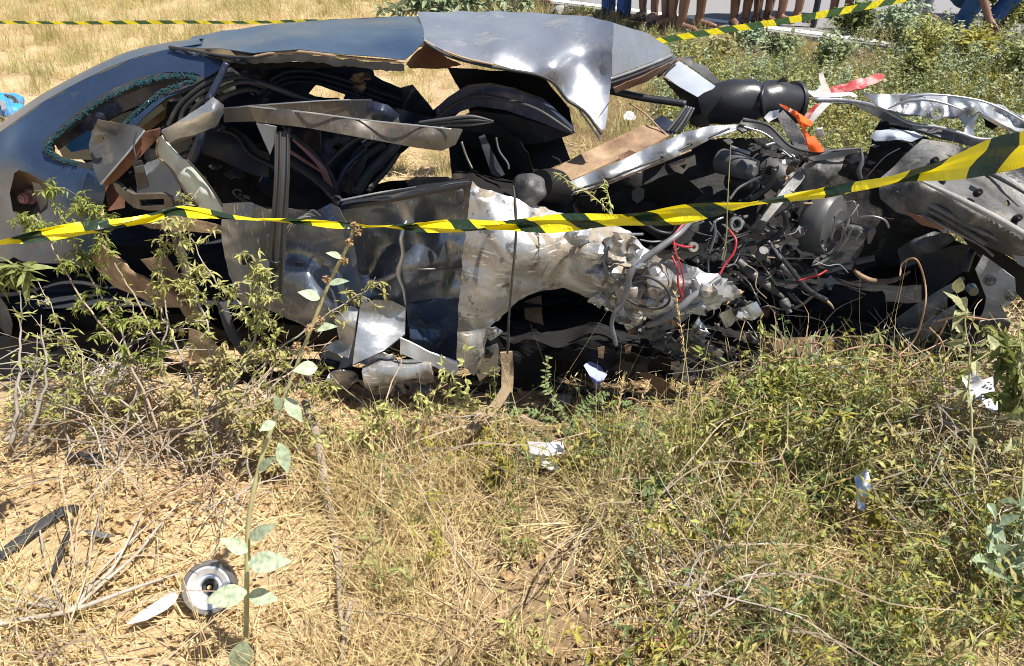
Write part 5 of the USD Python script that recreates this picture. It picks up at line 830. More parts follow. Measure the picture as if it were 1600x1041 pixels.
near = [(-60, 384, -60, 400, 1.62), (0, 373, 0, 386, 1.66), (60, 360, 60, 377, 1.70), (125, 350, 125, 367, 1.74), (185, 342, 185, 358, 1.78), (235, 333, 235, 347, 1.82), (272, 324, 272, 333, 1.85), (300, 327, 300, 336, 1.85), (350, 335, 350, 342, 1.85), (390, 338, 390, 346, 1.85), (450, 342, 450, 349, 1.85), (500, 346, 500, 352, 1.85), (545, 348, 545, 356, 1.85), (600, 350, 600, 359, 1.84), (640, 350, 640, 361, 1.83), (690, 347, 690, 362, 1.82), (735, 345, 740, 362, 1.81), (800, 343, 806, 360, 1.80), (870, 339, 878, 359, 1.78), (940, 333, 950, 356, 1.76), (1005, 329, 1016, 352, 1.73), (1075, 320, 1088, 346, 1.70), (1140, 314, 1150, 332, 1.66), (1200, 309, 1205, 321, 1.62), (1250, 303, 1253, 312, 1.58), (1295, 295, 1300, 306, 1.54), (1341, 286, 1345, 298, 1.50), (1390, 275, 1394, 291, 1.45), (1423, 264, 1425, 285, 1.42), (1489, 245, 1475, 279, 1.36), (1553, 223, 1535, 268, 1.30), (1600, 209, 1590, 262, 1.26), (1680, 185, 1670, 250, 1.2)]
tape('caution_tape', 'yellow and black striped caution tape stretched across the front of the wreck', 'tape_near', [(*r, su((r[0] + r[2]) / 2)) for r in near], wav=1.8)
far = [(x, y - 2.6 - 1.0 * math.sin(x * .085), x, y + 2.6 - .4 * math.sin(x * .085 + 1), 4.6, x / 38.0) for x, y in [(-80, 33), (-40, 34), (0, 35), (60, 35), (120, 35.5), (180, 35.5), (240, 35.5), (300, 35), (360, 35), (420, 34), (480, 33), (560, 32)]]
tape('caution_tape', 'thin twisted caution tape over the dry grass left behind the car', 'tape_far', far)
far = [(x, y - 5 - 1.2 * math.sin(x * .1), x, y + 5, Y, x / 44.0) for x, y, Y in [(1000, 70, 4.2), (1040, 62, 4.3), (1100, 52, 4.4), (1160, 43, 4.5), (1220, 34, 4.6), (1280, 24, 4.7), (1340, 13, 4.8), (1400, 1, 4.9), (1460, -12, 5.0), (1520, -26, 5.1)]]
tape('caution_tape', 'caution tape rising to the right in front of the bystanders', 'tape_far', far)

# ------------------------------------------------------------------ bystanders
def smooth_body(bones, ref=.03, it=8):
    m = m3.Manifold.batch_boolean([m3.Manifold.batch_hull([m3.Manifold.sphere(r1, 14).translate(tuple(map(float, a))), m3.Manifold.sphere(r2, 14).translate(tuple(map(float, b)))]) for a, r1, b, r2 in bones], m3.OpType.Add).refine_to_length(ref)
    v, f = arr(m); t = trimesh.Trimesh(v, f, process=True); trimesh.smoothing.filter_taubin(t, iterations=it); return t
def person(label, pl, pr, skin='skin', legs='bare', leg_col='jeans', top='grey_cloth', crouch=False, dark=False, z0=.05, hgt=1.66, face=None):
    fl, fr = np.array(onz(*pl, z0)), np.array(onz(*pr, z0)); mid = (fl + fr) / 2; s = hgt / 1.7
    ax = fr - fl; ax[2] = 0; ax = np.array([1, 0, 0.]) if np.linalg.norm(ax) < .05 else ax / np.linalg.norm(ax)
    fw = np.cross(ax, [0, 0, 1.0]) if face is None else np.array([*face, 0]) / np.linalg.norm(face)          # towards the car
    lat = np.cross([0, 0, 1.0], fw)
    if lat @ ax < 0: lat = -lat
    up = np.array([0, 0, 1.0]); T = thing('person', label, 'person', mid, 'bystanders at the road edge')
    hip = mid + up * (.92 * s if not crouch else .34) - fw * (.0 if not crouch else .16)
    chest, neck = hip + up * .40 * s + fw * (.0 if not crouch else .2), hip + up * .52 * s + fw * (.02 if not crouch else .3)
    head = neck + up * .17 * s + fw * .02
    J = {}
    for sd, ft in ((-1, fl), (1, fr)):
        h = hip + lat * sd * .09 * s; an = ft + up * .08
        kn = (h + an) / 2 + fw * .03 if not crouch else ft + up * .44 + fw * .16 + lat * sd * .06
        J[sd] = (h, kn, an, ft)
    B = [(hip, .13 * s, chest, .14 * s), (chest + lat * .08, .10 * s, chest - lat * .08, .10 * s), (chest, .1 * s, neck, .055 * s), (neck, .05 * s, head, .06 * s), (head, .082 * s, head + up * .07 * s, .088 * s), (head + fw * .02, .07 * s, head - up * .05 * s + fw * .04, .05 * s), (head + fw * .085 * s, .012, head + fw * .095 * s - up * .02, .016)]
    for sd in (-1, 1):
        h, kn, an, ft = J[sd]
        B += [(h, .085 * s, kn, .056 * s), (kn, .056 * s, kn + (an - kn) * .3 - fw * .015, .057 * s), (kn + (an - kn) * .3 - fw * .015, .057 * s, an, .036 * s), (an, .036 * s, ft + up * .035 - fw * .03, .034), (ft + up * .03 - fw * .03, .03, ft + up * .025 + fw * .13, .026), (ft + up * .024 + fw * .13, .026, ft + up * .02 + fw * .17 + lat * sd * .01, .018)]
        sh = chest + up * .06 * s + lat * sd * .17 * s; el = sh - up * .27 * s + lat * sd * .05; wr = el - up * .24 * s + fw * .04
        if crouch: el = J[sd][1] + up * .06 + lat * sd * .05 - fw * .06; wr = J[sd][1] - up * .2 + fw * .12 + lat * sd * .03
        B += [(chest + up * .04, .08 * s, sh, .055 * s), (sh, .052 * s, el, .04 * s), (el, .04 * s, wr, .027 * s)]
        dv = (wr - el) / np.linalg.norm(wr - el); B.append((wr, .027 * s, wr + dv * .07, .034 * s))
        for k, (o, L) in enumerate(((-.024, .072), (-.008, .082), (.008, .078), (.024, .062))):
            a = wr + dv * .08 + fw * o; b = a + dv * L * .5; c = b + dv * L * .5 - lat * sd * .012
            B += [(a, .0095, b, .009), (b, .009, c, .008)]
        B += [(wr + dv * .03 + fw * .02, .013, wr + dv * .07 + fw * .05, .010), (wr + dv * .07 + fw * .05, .010, wr + dv * .10 + fw * .052, .009)]
        B.append((head + lat * sd * .085 * s, .014, head + lat * sd * .09 * s + up * .03, .018))
    obj('body', smooth_body(B, .028, 6), skin, T, True)
    obj('hair', hull([head + up * .08 * s - fw * .03, head + up * .11 * s + fw * .02, head - fw * .06 - up * .02, head + lat * .06 + up * .06, head - lat * .06 + up * .06, head + lat * .05 - fw * .05, head - lat * .05 - fw * .05], .045, 12), 'hair', T, True)
    obj('shirt', smooth_body([(hip + up * .02, .15 * s, chest, .16 * s), (chest + lat * .1, .115 * s, chest - lat * .1, .115 * s), *[(chest + up * .05 * s + lat * sd * .1, .09 * s, chest + up * .05 * s + lat * sd * .19 * s, .07 * s) for sd in (-1, 1)], *[(chest + up * .05 * s + lat * sd * .19 * s, .07 * s, chest - up * .12 * s + lat * sd * .21 * s, .065 * s) for sd in (-1, 1) if not crouch]], .04, 6), top, T, True)
    lb = [(hip, .145 * s, hip + up * .08, .14 * s)]
    for sd in (-1, 1):
        h, kn, an, ft = J[sd]
        if legs == 'bare': lb += [(h, .105 * s, h + (kn - h) * .75, .095 * s)]
        else: lb += [(h, .10 * s, kn, .078 * s), (kn, .078 * s, an + up * .05, .068 * s), (an + up * .05, .068 * s, an - up * .03, .07 * s)]
    obj('shorts' if legs == 'bare' else 'trousers', smooth_body(lb, .03, 6), leg_col, T, True)
    for sd in (-1, 1):
        ft = J[sd][3]; obj('sandal' if legs == 'bare' else 'shoe', hull([ft - fw * .06 + lat * .02, ft - fw * .06 - lat * .02, ft + fw * .16 + lat * .03, ft + fw * .16 - lat * .03] + ([] if legs == 'bare' else [ft + fw * .05 + up * .05, ft - fw * .05 + up * .07, ft + fw * .15 + up * .02]), .012 if legs == 'bare' else .02, 8), 'shoe', T, 40)
person('person in bright blue jeans standing on the road just above the roof fold', (950, 21), (974, 25), 'skin', 'long', 'jeans', 'white_cloth')
person('person with bare brown legs right of the blue jeans, standing close to the white line', (1003, 26), (1021, 28), 'skin_light', 'bare', 'dark_cloth', 'grey_cloth', hgt=1.6)
person('person with bare legs close together, left of the wider stance', (1038, 33), (1049, 36), 'skin_light', 'bare', 'brown_cloth', 'white_cloth', hgt=1.62)
person('person with bare dark legs in a wide stance at the road edge', (1064, 46), (1092, 40), 'skin', 'bare', 'dark_cloth', 'brown_cloth')
person('person with dark bare legs standing alone in front of the road shadows', (1145, 38), (1163, 38), 'skin', 'bare', 'grey_cloth', 'dark_cloth')
person('person with bare legs half hidden by weeds, left of the dark post', (1181, 35), (1198, 34), 'skin', 'bare', 'brown_cloth', 'grey_cloth')
person('person with bare legs standing directly left of the dark post', (1219, 32), (1245, 30), 'skin_light', 'bare', 'dark_cloth', 'white_cloth')
person('person whose bare leg shows at the far end of the road above the roof', (834, 4), (852, -6), 'skin', 'bare', 'dark_cloth', 'grey_cloth')
person('person in dark trousers behind the bushes right of the dark post', (1300, 26), (1322, 26), 'skin', 'bare', 'brown_cloth', 'dark_cloth')
person('person in blue jeans crouching among the bushes at the right', (1495, 62), (1543, 55), 'skin', 'long', 'jeans', 'jeans', crouch=True)
person('person in dark purple trousers standing at the right edge of the picture', (1575, 30), (1600, 32), 'skin', 'long', 'dark_cloth', 'dark_cloth')
person('person in grey trousers left of the crouching jeans', (1425, 30), (1440, 28), 'skin', 'long', 'grey_cloth', 'brown_cloth')
pb = onz(1268, 52)
pz = thing('fence_post', 'thin dark post standing in the weeds by the road', 'post', pb)
obj('post_shaft', cyl(pb + [0, 0, -.05], pb + [0.01, 0, 1.3], .028, 12, .024), 'dark_cloth', pz, 30)
obj('post_cap', lathe([(0, .02), (.02, .015), (.03, 0), (.026, -.02)], pb + [.01, 0, 1.3], (0, 0, 1), 12), 'dark_cloth', pz, 30)
rk = onz(880, 19)
obj('stone', lump(rk + [0, 0, .03], (.20, .14, .09), 5), 'stone', label='grey stone at the verge behind the roof, left of the blue jeans', cat='stone')

# ------------------------------------------------------------------ litter round the car
def flat_thing(name, mat, outline, z, label, cat, cr=.004, th=.001, spacing=5, parent='/World', seed=0, cs=14):
    """A scrap lying at about height z over the ground: outline (px, py[, dz])."""
    o = [(p[0], p[1], onz(p[0], p[1], z + (p[2] if len(p) > 2 else 0))[1]) for p in outline]
    return obj(name, sheet(o, spacing=spacing, cr=cr, cs=cs, th=th, seed=seed), mat, parent, 35, label, cat)
dc = onz(327, 918, .045); dax = np.array([.12, -.72, .68]); dax /= np.linalg.norm(dax); rr = 41 / ppm(dc[1], 918)
D = thing('round_lamp_part', 'round metal disc with black rubber rim lying on the straw', 'car part', dc - [0, 0, .04])
obj('rubber_rim', lathe([(rr * .76, .004), (rr * .84, .012), (rr * .95, .013), (rr, .006), (rr, -.02), (rr * .94, -.034), (rr * .7, -.04)], dc, dax, 48), 'grey_rubber', D, 30)
obj('metal_dish', lathe([(rr * .30, -.006), (rr * .36, -.002), (rr * .48, -.004), (rr * .52, .002), (rr * .72, .011), (rr * .80, .011), (rr * .83, .006)], dc, dax, 48), 'dish', D, 30)
obj('hub', lathe([(0, -.012), (rr * .12, -.012), (rr * .14, -.002), (rr * .22, -.001), (rr * .27, -.004), (rr * .30, -.01)], dc, dax, 32), 'rubber', D, 30)
obj('hub_pin', lathe([(0, .006), (rr * .07, .005), (rr * .09, -.012)], dc, dax, 16), 'straw_stalk', D, 30)
flat_thing('plastic_blade', 'white_plastic', [(197, 976), (212, 963), (231, 949), (252, 935), (271, 925, .01), (278, 931, .01), (272, 942), (258, 953), (228, 969)], .03, 'pale pointed plastic blade left of the round disc', 'plastic piece', .001, .003)
def lay(pts, zz): return [onz(x, y, zz + (0 if len(p) == 0 else p[0])) for x, y, *p in pts]
obj('rubber_strip', bar(lay([(-40, 900), (0, 870), (29, 848), (53, 829), (87, 806), (111, 797), (121, 796)], .03), [.03, .03, .028, .02], .014), 'rubber', smooth=40, label='wide black rubber strip at the left edge', cat='rubber strip')
obj('rubber_strip', bar(lay([(82, 898), (90, 876), (98, 856), (106, 834), (114, 812)], .025), [.008, .016, .014, .006], .006), 'rubber', smooth=40, label='short thin black rubber strip below the wide one', cat='rubber strip')
flat_thing('rubber_scrap', 'rubber', [(101, 710), (120, 705), (142, 706), (172, 717), (160, 723), (146, 722), (130, 716), (104, 718)], .04, 'dark flat rubber scrap behind the left branches', 'rubber scrap', .003, .004)
flat_thing('metal_scrap', 'dusty_metal', [(130, 829), (146, 829), (166, 832), (180, 838), (160, 841), (140, 836)], .03, 'narrow grey metal scrap beside the rubber strip', 'metal scrap', .002, .002)
P1 = thing('folded_paper', 'folded white paper lying on the grass before the wheel arch', 'paper', onz(853, 708, .0))
flat_thing('upper_leaf', 'paper', [(825, 690, .03), (853, 691, .035), (881, 690, .03), (883, 708, .01), (858, 713, .0), (828, 709, .0)], .11, None, None, .002, .0006, parent=P1)
flat_thing('lower_leaf', 'paper', [(828, 707, .0), (842, 710, .0), (858, 716, .0), (874, 731, -.01), (863, 735, -.02), (846, 727, -.02), (832, 716, -.01)], .10, None, None, .003, .0006, parent=P1)
P2 = thing('printed_paper', 'crumpled white printed paper at the right edge below the bracket plate', 'paper', onz(1535, 615))
flat_thing('paper_sheet', 'paper', [(1502, 588, .04), (1522, 584, .05), (1536, 594, .05), (1549, 590, .05), (1551, 618, .02), (1560, 632, .01), (1566, 645, 0), (1548, 648, 0), (1530, 626, .01), (1514, 628, .01), (1510, 605, .02)], .24, None, None, .012, .0006, parent=P2, seed=4)
rng = np.random.default_rng(77)
for k in range(16):
    x, y = rng.uniform(1510, 1552), rng.uniform(592, 638); s = rng.uniform(2, 6)
    flat_thing('printed_mark', ['grey_plastic', 'blue_paper', 'grey_plastic'][k % 3], [(x, y, .0), (x + s, y + .6, .0), (x + s, y + 2.4, .0), (x, y + 1.8, .0)], .24 + (640 - y) * .0009 + .014, None, None, 0, .0004, parent=P2, spacing=3)
flat_thing('foil_wrapper', 'chrome', [(1339, 737, .05), (1350, 733, .06), (1358, 738, .06), (1359, 752, .05), (1362, 764, .04), (1354, 772, .03), (1350, 800, 0), (1340, 794, 0), (1338, 768, .03), (1336, 750, .04)], .13, 'crumpled shiny wrapper standing in the green weeds', 'wrapper', .014, .0006, seed=8, cs=22)
obj('blue_card', sheet([(912, 571, 2.2), (931, 556, 2.24), (949, 585, 2.2), (933, 608, 2.16)], spacing=8, cr=.001), 'blue_paper', label='blue card lying in the shade of the wheel arch', cat='card')
flat_thing('paper_scrap', 'paper', [(974, 182), (981, 176), (990, 178), (993, 186), (984, 191), (975, 188)], .05, 'small white crumpled scrap on the ground seen under the roof point', 'paper scrap', .012, .001, spacing=3)
RD = thing('bumper_fragment', 'broken red and white plastic piece lying behind the orange lamp', 'plastic piece', at(1310, 150, 3.5) * [1, 1, 0])
obj('red_shell', sheet([(1288, 142, 3.44), (1300, 137, 3.5), (1330, 128, 3.54), (1356, 122, 3.57), (1372, 115, 3.6), (1383, 118, 3.6), (1378, 126, 3.56), (1362, 134, 3.54), (1346, 142, 3.5), (1320, 147, 3.46), (1296, 152, 3.42)], spacing=6, cr=.012, th=.004, tear=.8), 'red_plastic', RD)
obj('white_shell', sheet([(1259, 139, 3.36), (1272, 144, 3.38), (1282, 136, 3.42), (1279, 118, 3.48), (1286, 116, 3.48), (1292, 132, 3.42), (1296, 148, 3.4), (1330, 146, 3.42), (1340, 152, 3.4), (1290, 156, 3.36), (1270, 152, 3.36)], spacing=6, cr=.012, th=.004, tear=.8), 'dull_white', RD)
obj('red_rib', sheet([(1252, 190, 3.3), (1262, 176, 3.34), (1274, 164, 3.36), (1282, 162, 3.36), (1270, 178, 3.32), (1262, 192, 3.28)], spacing=5, cr=.004, th=.004), 'red_plastic', RD)
obj('white_rib', sheet([(1261, 190, 3.28), (1274, 172, 3.32), (1286, 160, 3.36), (1306, 154, 3.36), (1288, 172, 3.3), (1268, 192, 3.26)], spacing=5, cr=.004, th=.004), 'dull_white', RD)
BG = thing('blue_bag', 'bright blue padded bag with dark strap lying on the grass at left', 'bag', onz(8, 170))
def pad(px, py, sx, sy, sz, seed):
    c = onz(px, py, .03); t = trimesh.creation.icosphere(3, 1.0); v = np.array(t.vertices); v = np.sign(v) * np.abs(v) ** .7; v *= [sx, sy, sz]
    v += (meshkit.noise(v * 14 + seed)[:, None] - .5) * .03 * np.array([1, 1, 1]); return v + c, np.array(t.faces)
obj('upper_pad', pad(2, 160, .13, .09, .05, 1), 'blue_cloth', BG, 40); obj('lower_pad', pad(8, 173, .12, .06, .045, 5), 'blue_cloth', BG, 40)
obj('strap', bar([onz(-20, 158, .09), onz(2, 160, .1), onz(7, 172, .09)], .03, .01), 'grey_cloth', BG, 40)
obj('edge_trim', tube([onz(-20, 150, .05), onz(10, 150, .07), onz(24, 156, .06), onz(28, 166, .04), onz(34, 172, .03)], .012, 8), 'dark_cloth', BG, True)
st = [at(476, 628, 1.93), at(495, 682, 1.80), at(508, 757, 1.66), at(521, 828, 1.53), onz(530, 888, .02)]
obj('stick', tube(st, [.011, .012, .0115, .0115, .0105], 10), 'bark', smooth=30, label='straight grey stick leaning from the ground to the car sill', cat='stick')
obj('twig', tube(lay([(527, 893), (532, 960), (540, 985), (547, 942), (538, 1000), (532, 1041)], .02), [.004, .005, .006, .006, .006, .006], 7), 'bark', smooth=30, label='dark crooked twig on the ground below the straight stick', cat='twig')
SL = thing('wooden_slat', 'broken brown wooden slat bent below the bright wing tip', 'slat', at(790, 600, 1.96) * [1, 1, 0])
obj('upper_piece', bar([at(791, 550, 1.98), at(793, 580, 1.97), at(792, 612, 1.94)], .036, .008, bev=.1), 'wood', SL, 40)
obj('lower_piece', bar([at(794, 604, 1.93), at(770, 640, 1.88), at(732, 676, 1.82)], .03, .008, bev=.1), 'wood', SL, 40)
flat_thing('red_scrap', 'red_plastic', [(1020, 1000), (1034, 996), (1050, 1003), (1046, 1013), (1028, 1010)], .04, 'faded red plastic scrap among the straw at the bottom', 'plastic scrap', .006, .001)
BR = thing('dry_branch', 'bare grey branch lying on the straw at the left', 'branch', onz(111, 954))
for pts, r in [([(-30, 980), (40, 968), (111, 954), (207, 920), (279, 896)], [.007, .0065, .006, .0045, .002]), ([(111, 954), (140, 920), (178, 885), (217, 809), (222, 795)], [.005, .0045, .004, .003, .0015]), ([(120, 948), (160, 912), (212, 867), (250, 820), (282, 782)], [.005, .0045, .004, .003, .0015]), ([(111, 954), (80, 905), (66, 850), (60, 812)], [.004, .0035, .003, .0015]), ([(125, 940), (150, 900), (200, 850), (240, 812)], [.004, .0035, .003, .0015]), ([(0, 935), (60, 945), (111, 954)], [.003, .004, .005]), ([(0, 905), (40, 925), (100, 948)], [.002, .003, .004])]:
    obj('limb', tube(lay(pts, .03 if len(pts) < 5 else .045), r, 6), 'grey_twig', BR, True)
# ------------------------------------------------------------------ leaves and grass
def leaf(L, W, fold=.25, curl=.3, rows=4):
    """A leaf along +x, its face up."""
    s = np.linspace(0, 1, rows + 1); w = W / 2 * np.sin(np.pi * np.clip(s, 0, 1) ** .75) ; w[0] = W * .06; w[-1] = 0
    z = -curl * L * s ** 2
    v = np.concatenate([np.stack([s * L, w, z + fold * w], 1), np.stack([s * L, 0 * s, z], 1), np.stack([s * L, -w, z + fold * w], 1)]); n = rows + 1; f = []
    for i in range(rows):
        for a in (0, n): f += [[a + i, a + n + i, a + n + i + 1], [a + i, a + n + i + 1, a + i + 1]]
    return v, np.array(f)
def place_leaf(m, p, d, up=None, roll=0.0):
    d = np.array(d, float); d /= np.linalg.norm(d) + 1e-9; up = np.array([0, 0, 1.0]) if up is None else np.array(up, float)
    y = np.cross(up, d); y = y / np.linalg.norm(y) if np.linalg.norm(y) > 1e-3 else np.array([0, 1.0, 0]); z = np.cross(d, y)
    c, s = math.cos(roll), math.sin(roll); y, z = c * y + s * z, -s * y + c * z
    return m[0] @ np.array([d, y, z]) + p, m[1]
def sm(x, a, b): return float(np.clip((x - a) / (b - a), 0, 1))
class Bag:
    def __init__(s): s.v, s.f, s.n = [], [], 0
    def add(s, m):
        s.v.append(np.asarray(m[0], float)); s.f.append(np.asarray(m[1]) + s.n); s.n += len(m[0])
    def mesh(s): return np.vstack(s.v), np.vstack(s.f)
def blade_(p, d, L, w, bend, rng, seg=3):
    """A grass blade from p, direction d, drooping."""
    d = d / np.linalg.norm(d); s = np.linspace(0, 1, seg + 1); side = np.cross(d, [0, 0, 1.0]) + rng.normal(0, .25, 3); side /= np.linalg.norm(side)
    c = p + d * (s * L)[:, None]; c[:, 2] -= bend * L * s ** 2; c += np.cross(d, side) * (rng.normal(0, .12) * L * s ** 2)[:, None]
    ww = w * (1 - .85 * s)
    v = np.concatenate([c + side * ww[:, None] / 2, c - side * ww[:, None] / 2]); n = seg + 1; f = []
    for i in range(seg): f += [[i, n + i, n + i + 1], [i, n + i + 1, i + 1]]
    return v, np.array(f)
def tuft(rng, n, rad, L, w, lean, bend, zmin=0.0):
    b = Bag()
    for _ in range(n):
        a = rng.uniform(0, 2 * np.pi); r = rad * math.sqrt(rng.random()); t = abs(rng.normal(lean, lean * .5)); a2 = rng.uniform(0, 2 * np.pi)
        d = np.array([math.cos(a2) * math.sin(t), math.sin(a2) * math.sin(t), max(math.cos(t), .02)])
        b.add(blade_(np.array([math.cos(a) * r, math.sin(a) * r, zmin + rng.uniform(0, .006)]), d, L * rng.uniform(.45, 1.2), w * rng.uniform(.6, 1.4), bend * rng.uniform(.2, 1.5), rng))
    return b.mesh()
def mat_patch(rng, n, rad, L, w, h):
    """Straws lying about."""
    b = Bag()
    for _ in range(n):
        a = rng.uniform(0, 2 * np.pi); r = rad * math.sqrt(rng.random()); a2 = rng.uniform(0, 2 * np.pi); e = rng.normal(0.06, .16)
        b.add(blade_(np.array([math.cos(a) * r, math.sin(a) * r, .004 + abs(rng.normal(0, h))]), np.array([math.cos(a2), math.sin(a2), e]), L * rng.uniform(.3, 1.3), w * rng.uniform(.5, 1.5), rng.uniform(0, .3) * (e > 0), rng, 2))
    return b.mesh()
def litter_patch(rng, n, rad, L, flat=.3):
    b = Bag()
    for _ in range(n):
        a = rng.uniform(0, 2 * np.pi); r = rad * math.sqrt(rng.random()); l = L * rng.uniform(.4, 1.3)
        b.add(place_leaf(leaf(l, l * rng.uniform(.3, .8), rng.uniform(-.2, .7), rng.uniform(-.5, .6), 3), np.array([math.cos(a) * r, math.sin(a) * r, rng.uniform(.004, .022)]), [rng.normal(), rng.normal(), rng.normal(0, flat)], roll=rng.normal(0, .6)))
    return b.mesh()
def weed_clump(rng, nstem, rad, H, leafL, leafW, per, spread=.5, twig=.0012):
    """Leafy stems: returns (stems, leaves)."""
    sb, lb = Bag(), Bag()
    for _ in range(nstem):
        a = rng.uniform(0, 2 * np.pi); r = rad * math.sqrt(rng.random()); p = np.array([math.cos(a) * r, math.sin(a) * r, 0.0]); a2 = rng.uniform(0, 2 * np.pi)
        h = H * rng.uniform(.5, 1.25); k = 6; t = np.linspace(0, 1, k); lean = rng.uniform(.1, 1) * spread
        P = np.array([p + np.array([math.cos(a2) * lean * h * s ** 1.4, math.sin(a2) * lean * h * s ** 1.4, h * (s - .25 * lean * s ** 2.5)]) + rng.normal(0, .03 * h, 3) * (s > 0) for s in t])
        sb.add(tube(P, np.linspace(twig, twig * .4, k), 3, 1, smooth=False, cap=False))
        for _ in range(per):
            s = rng.uniform(.12, 1); i = min(int(s * (k - 1)), k - 2); q = P[i] + (P[i + 1] - P[i]) * (s * (k - 1) - i); l = leafL * rng.uniform(.45, 1.25)
            lb.add(place_leaf(leaf(l, leafW * l / leafL * rng.uniform(.7, 1.2), rng.uniform(0, .5), rng.uniform(-.2, .5), 2), q, [rng.normal(), rng.normal(), rng.normal(.15, .45)], roll=rng.normal(0, .5)))
    return sb.mesh(), lb.mesh()
def scatter(name, protos, places, kind='stuff', tilt=.12, seed=0):
    """places: (x, y, scale, which or None[, z])."""
    rng = np.random.default_rng(seed); path = numbered('/World', name); pi = UsdGeom.PointInstancer.Define(stage, path); tag(pi, kind=kind)
    for k, (m, mt) in enumerate(protos):
        pr = usdkit.mesh(stage, f'{path}/sort_{k + 1:03d}', m, M[mt], smooth=False); pr.CreateDoubleSidedAttr(True); pi.CreatePrototypesRel().AddTarget(pr.GetPath())
    n = len(places); P = np.array([(p[0], p[1], p[4] if len(p) > 4 else 0) for p in places]); P[:, 2] += gh(P[:, 0], P[:, 1])
    idx = np.array([p[3] if p[3] is not None else rng.integers(len(protos)) for p in places], np.int32); sc = np.array([p[2] for p in places])
    q = []
    for _ in range(n):
        a, t, b = rng.uniform(0, 2 * np.pi), rng.normal(0, tilt), rng.uniform(0, 2 * np.pi)
        qz = np.array([math.cos(a / 2), 0, 0, math.sin(a / 2)]); qx = np.array([math.cos(t / 2), math.sin(t / 2) * math.cos(b), math.sin(t / 2) * math.sin(b), 0])
        w1, x1, y1, z1 = qx; w2, x2, y2, z2 = qz
        q.append(Gf.Quath(float(w1 * w2 - x1 * x2 - y1 * y2 - z1 * z2), float(w1 * x2 + x1 * w2 + y1 * z2 - z1 * y2), float(w1 * y2 - x1 * z2 + y1 * w2 + z1 * x2), float(w1 * z2 + x1 * y2 - y1 * x2 + z1 * w2)))
    pi.CreateProtoIndicesAttr(Vt.IntArray.FromNumpy(idx)); pi.CreatePositionsAttr(Vt.Vec3fArray.FromNumpy(P.astype(np.float32))); pi.CreateOrientationsAttr(Vt.QuathArray(q)); pi.CreateScalesAttr(Vt.Vec3fArray.FromNumpy(np.repeat(sc[:, None], 3, 1).astype(np.float32)))
    return path
def low(places):
    out = []
    for p in places:
        px, py = pix((p[0], p[1], 0)); k = sm(px, 440, 540) * (1 - sm(px, 1110, 1190)) * (1 - sm(py, 655, 760))
        if py < 655 and k > .5: continue
        out.append((p[0], p[1], p[2] * (1 - .62 * k), *p[3:]))
    return out
def spread(name, protos, places, mats, seed=0, tilt=.12, split=None):
    """The same as scatter, joined into one mesh per tone: quicker to trace where clumps lie across each other."""
    rng = np.random.default_rng(seed); bags = {}
    for p in places:
        k = p[3] if p[3] is not None else rng.integers(len(protos)); v, f = protos[k][0]; a, t, b = rng.uniform(0, 2 * np.pi), rng.normal(0, tilt), rng.uniform(0, 2 * np.pi)
        Rm = trimesh.transformations.rotation_matrix(t, [math.cos(b), math.sin(b), 0])[:3, :3] @ trimesh.transformations.rotation_matrix(a, [0, 0, 1])[:3, :3]
        q = v @ Rm.T * p[2] + [p[0], p[1], 0]; q[:, 2] = np.maximum(q[:, 2], .001) + gh(q[:, 0], q[:, 1])
        bags.setdefault(protos[k][1], Bag()).add((q, f))
    for mt, b in bags.items(): obj(name, b.mesh(), mt, smooth=False, kind='stuff')
def car_zone(x, y): return (-1.75 < x < 1.95) & (y > 2.12) & (y < 3.25)
CLEAR = [(325, 918, 44), (235, 950, 30), (60, 830, 30), (95, 855, 25), (855, 712, 34), (1535, 615, 40), (1348, 765, 24), (135, 712, 30)]
def pick(rng, n, x0, x1, y0, y1, dens, smin=.7, smax=1.25):
    """dens(px, py, x, y) -> probability."""
    out = []; sd_ = int(n)
    while n > 0:
        x, y = rng.uniform(x0, x1), rng.uniform(y0, y1); n -= 1
        px, py = pix((x, y, 0))
        if -140 < px < 1740 and -90 < py < 1190 and rng.random() < dens(px, py, x, y) * (1 if y > 2.4 else float(np.clip((meshkit.fbm(np.array([x * 3.4, y * 3.4, sd_ * .37]), 3, 5) - .34) / .26, .12, 1.25))) and all((px - a) ** 2 + (py - b) ** 2 > c * c for a, b, c in CLEAR): out.append((x, y, rng.uniform(smin, smax), None))
    return out
R = np.random.default_rng(101)
# straw lying on the ground, near and under the car
straw = [(mat_patch(R, 52, .14, .17, .0028, .012), 'straw') for _ in range(4)]
spread('straw_litter', straw, pick(R, 1900, -2.2, 2.4, .75, 4.6, lambda px, py, x, y: .85 - .1 * (px < 380) - .2 * sm(px, 1050, 1250) if y < 2.3 else .25), None, seed=1, tilt=.05)
lit = [(litter_patch(R, 30, .16, .021), 'leaf_dry') for _ in range(4)]
spread('leaf_litter', lit, pick(R, 800, -1.6, 1.7, .75, 2.3, lambda px, py, x, y: .85 - .55 * sm(px, 350, 700)), None, seed=2, tilt=.04)
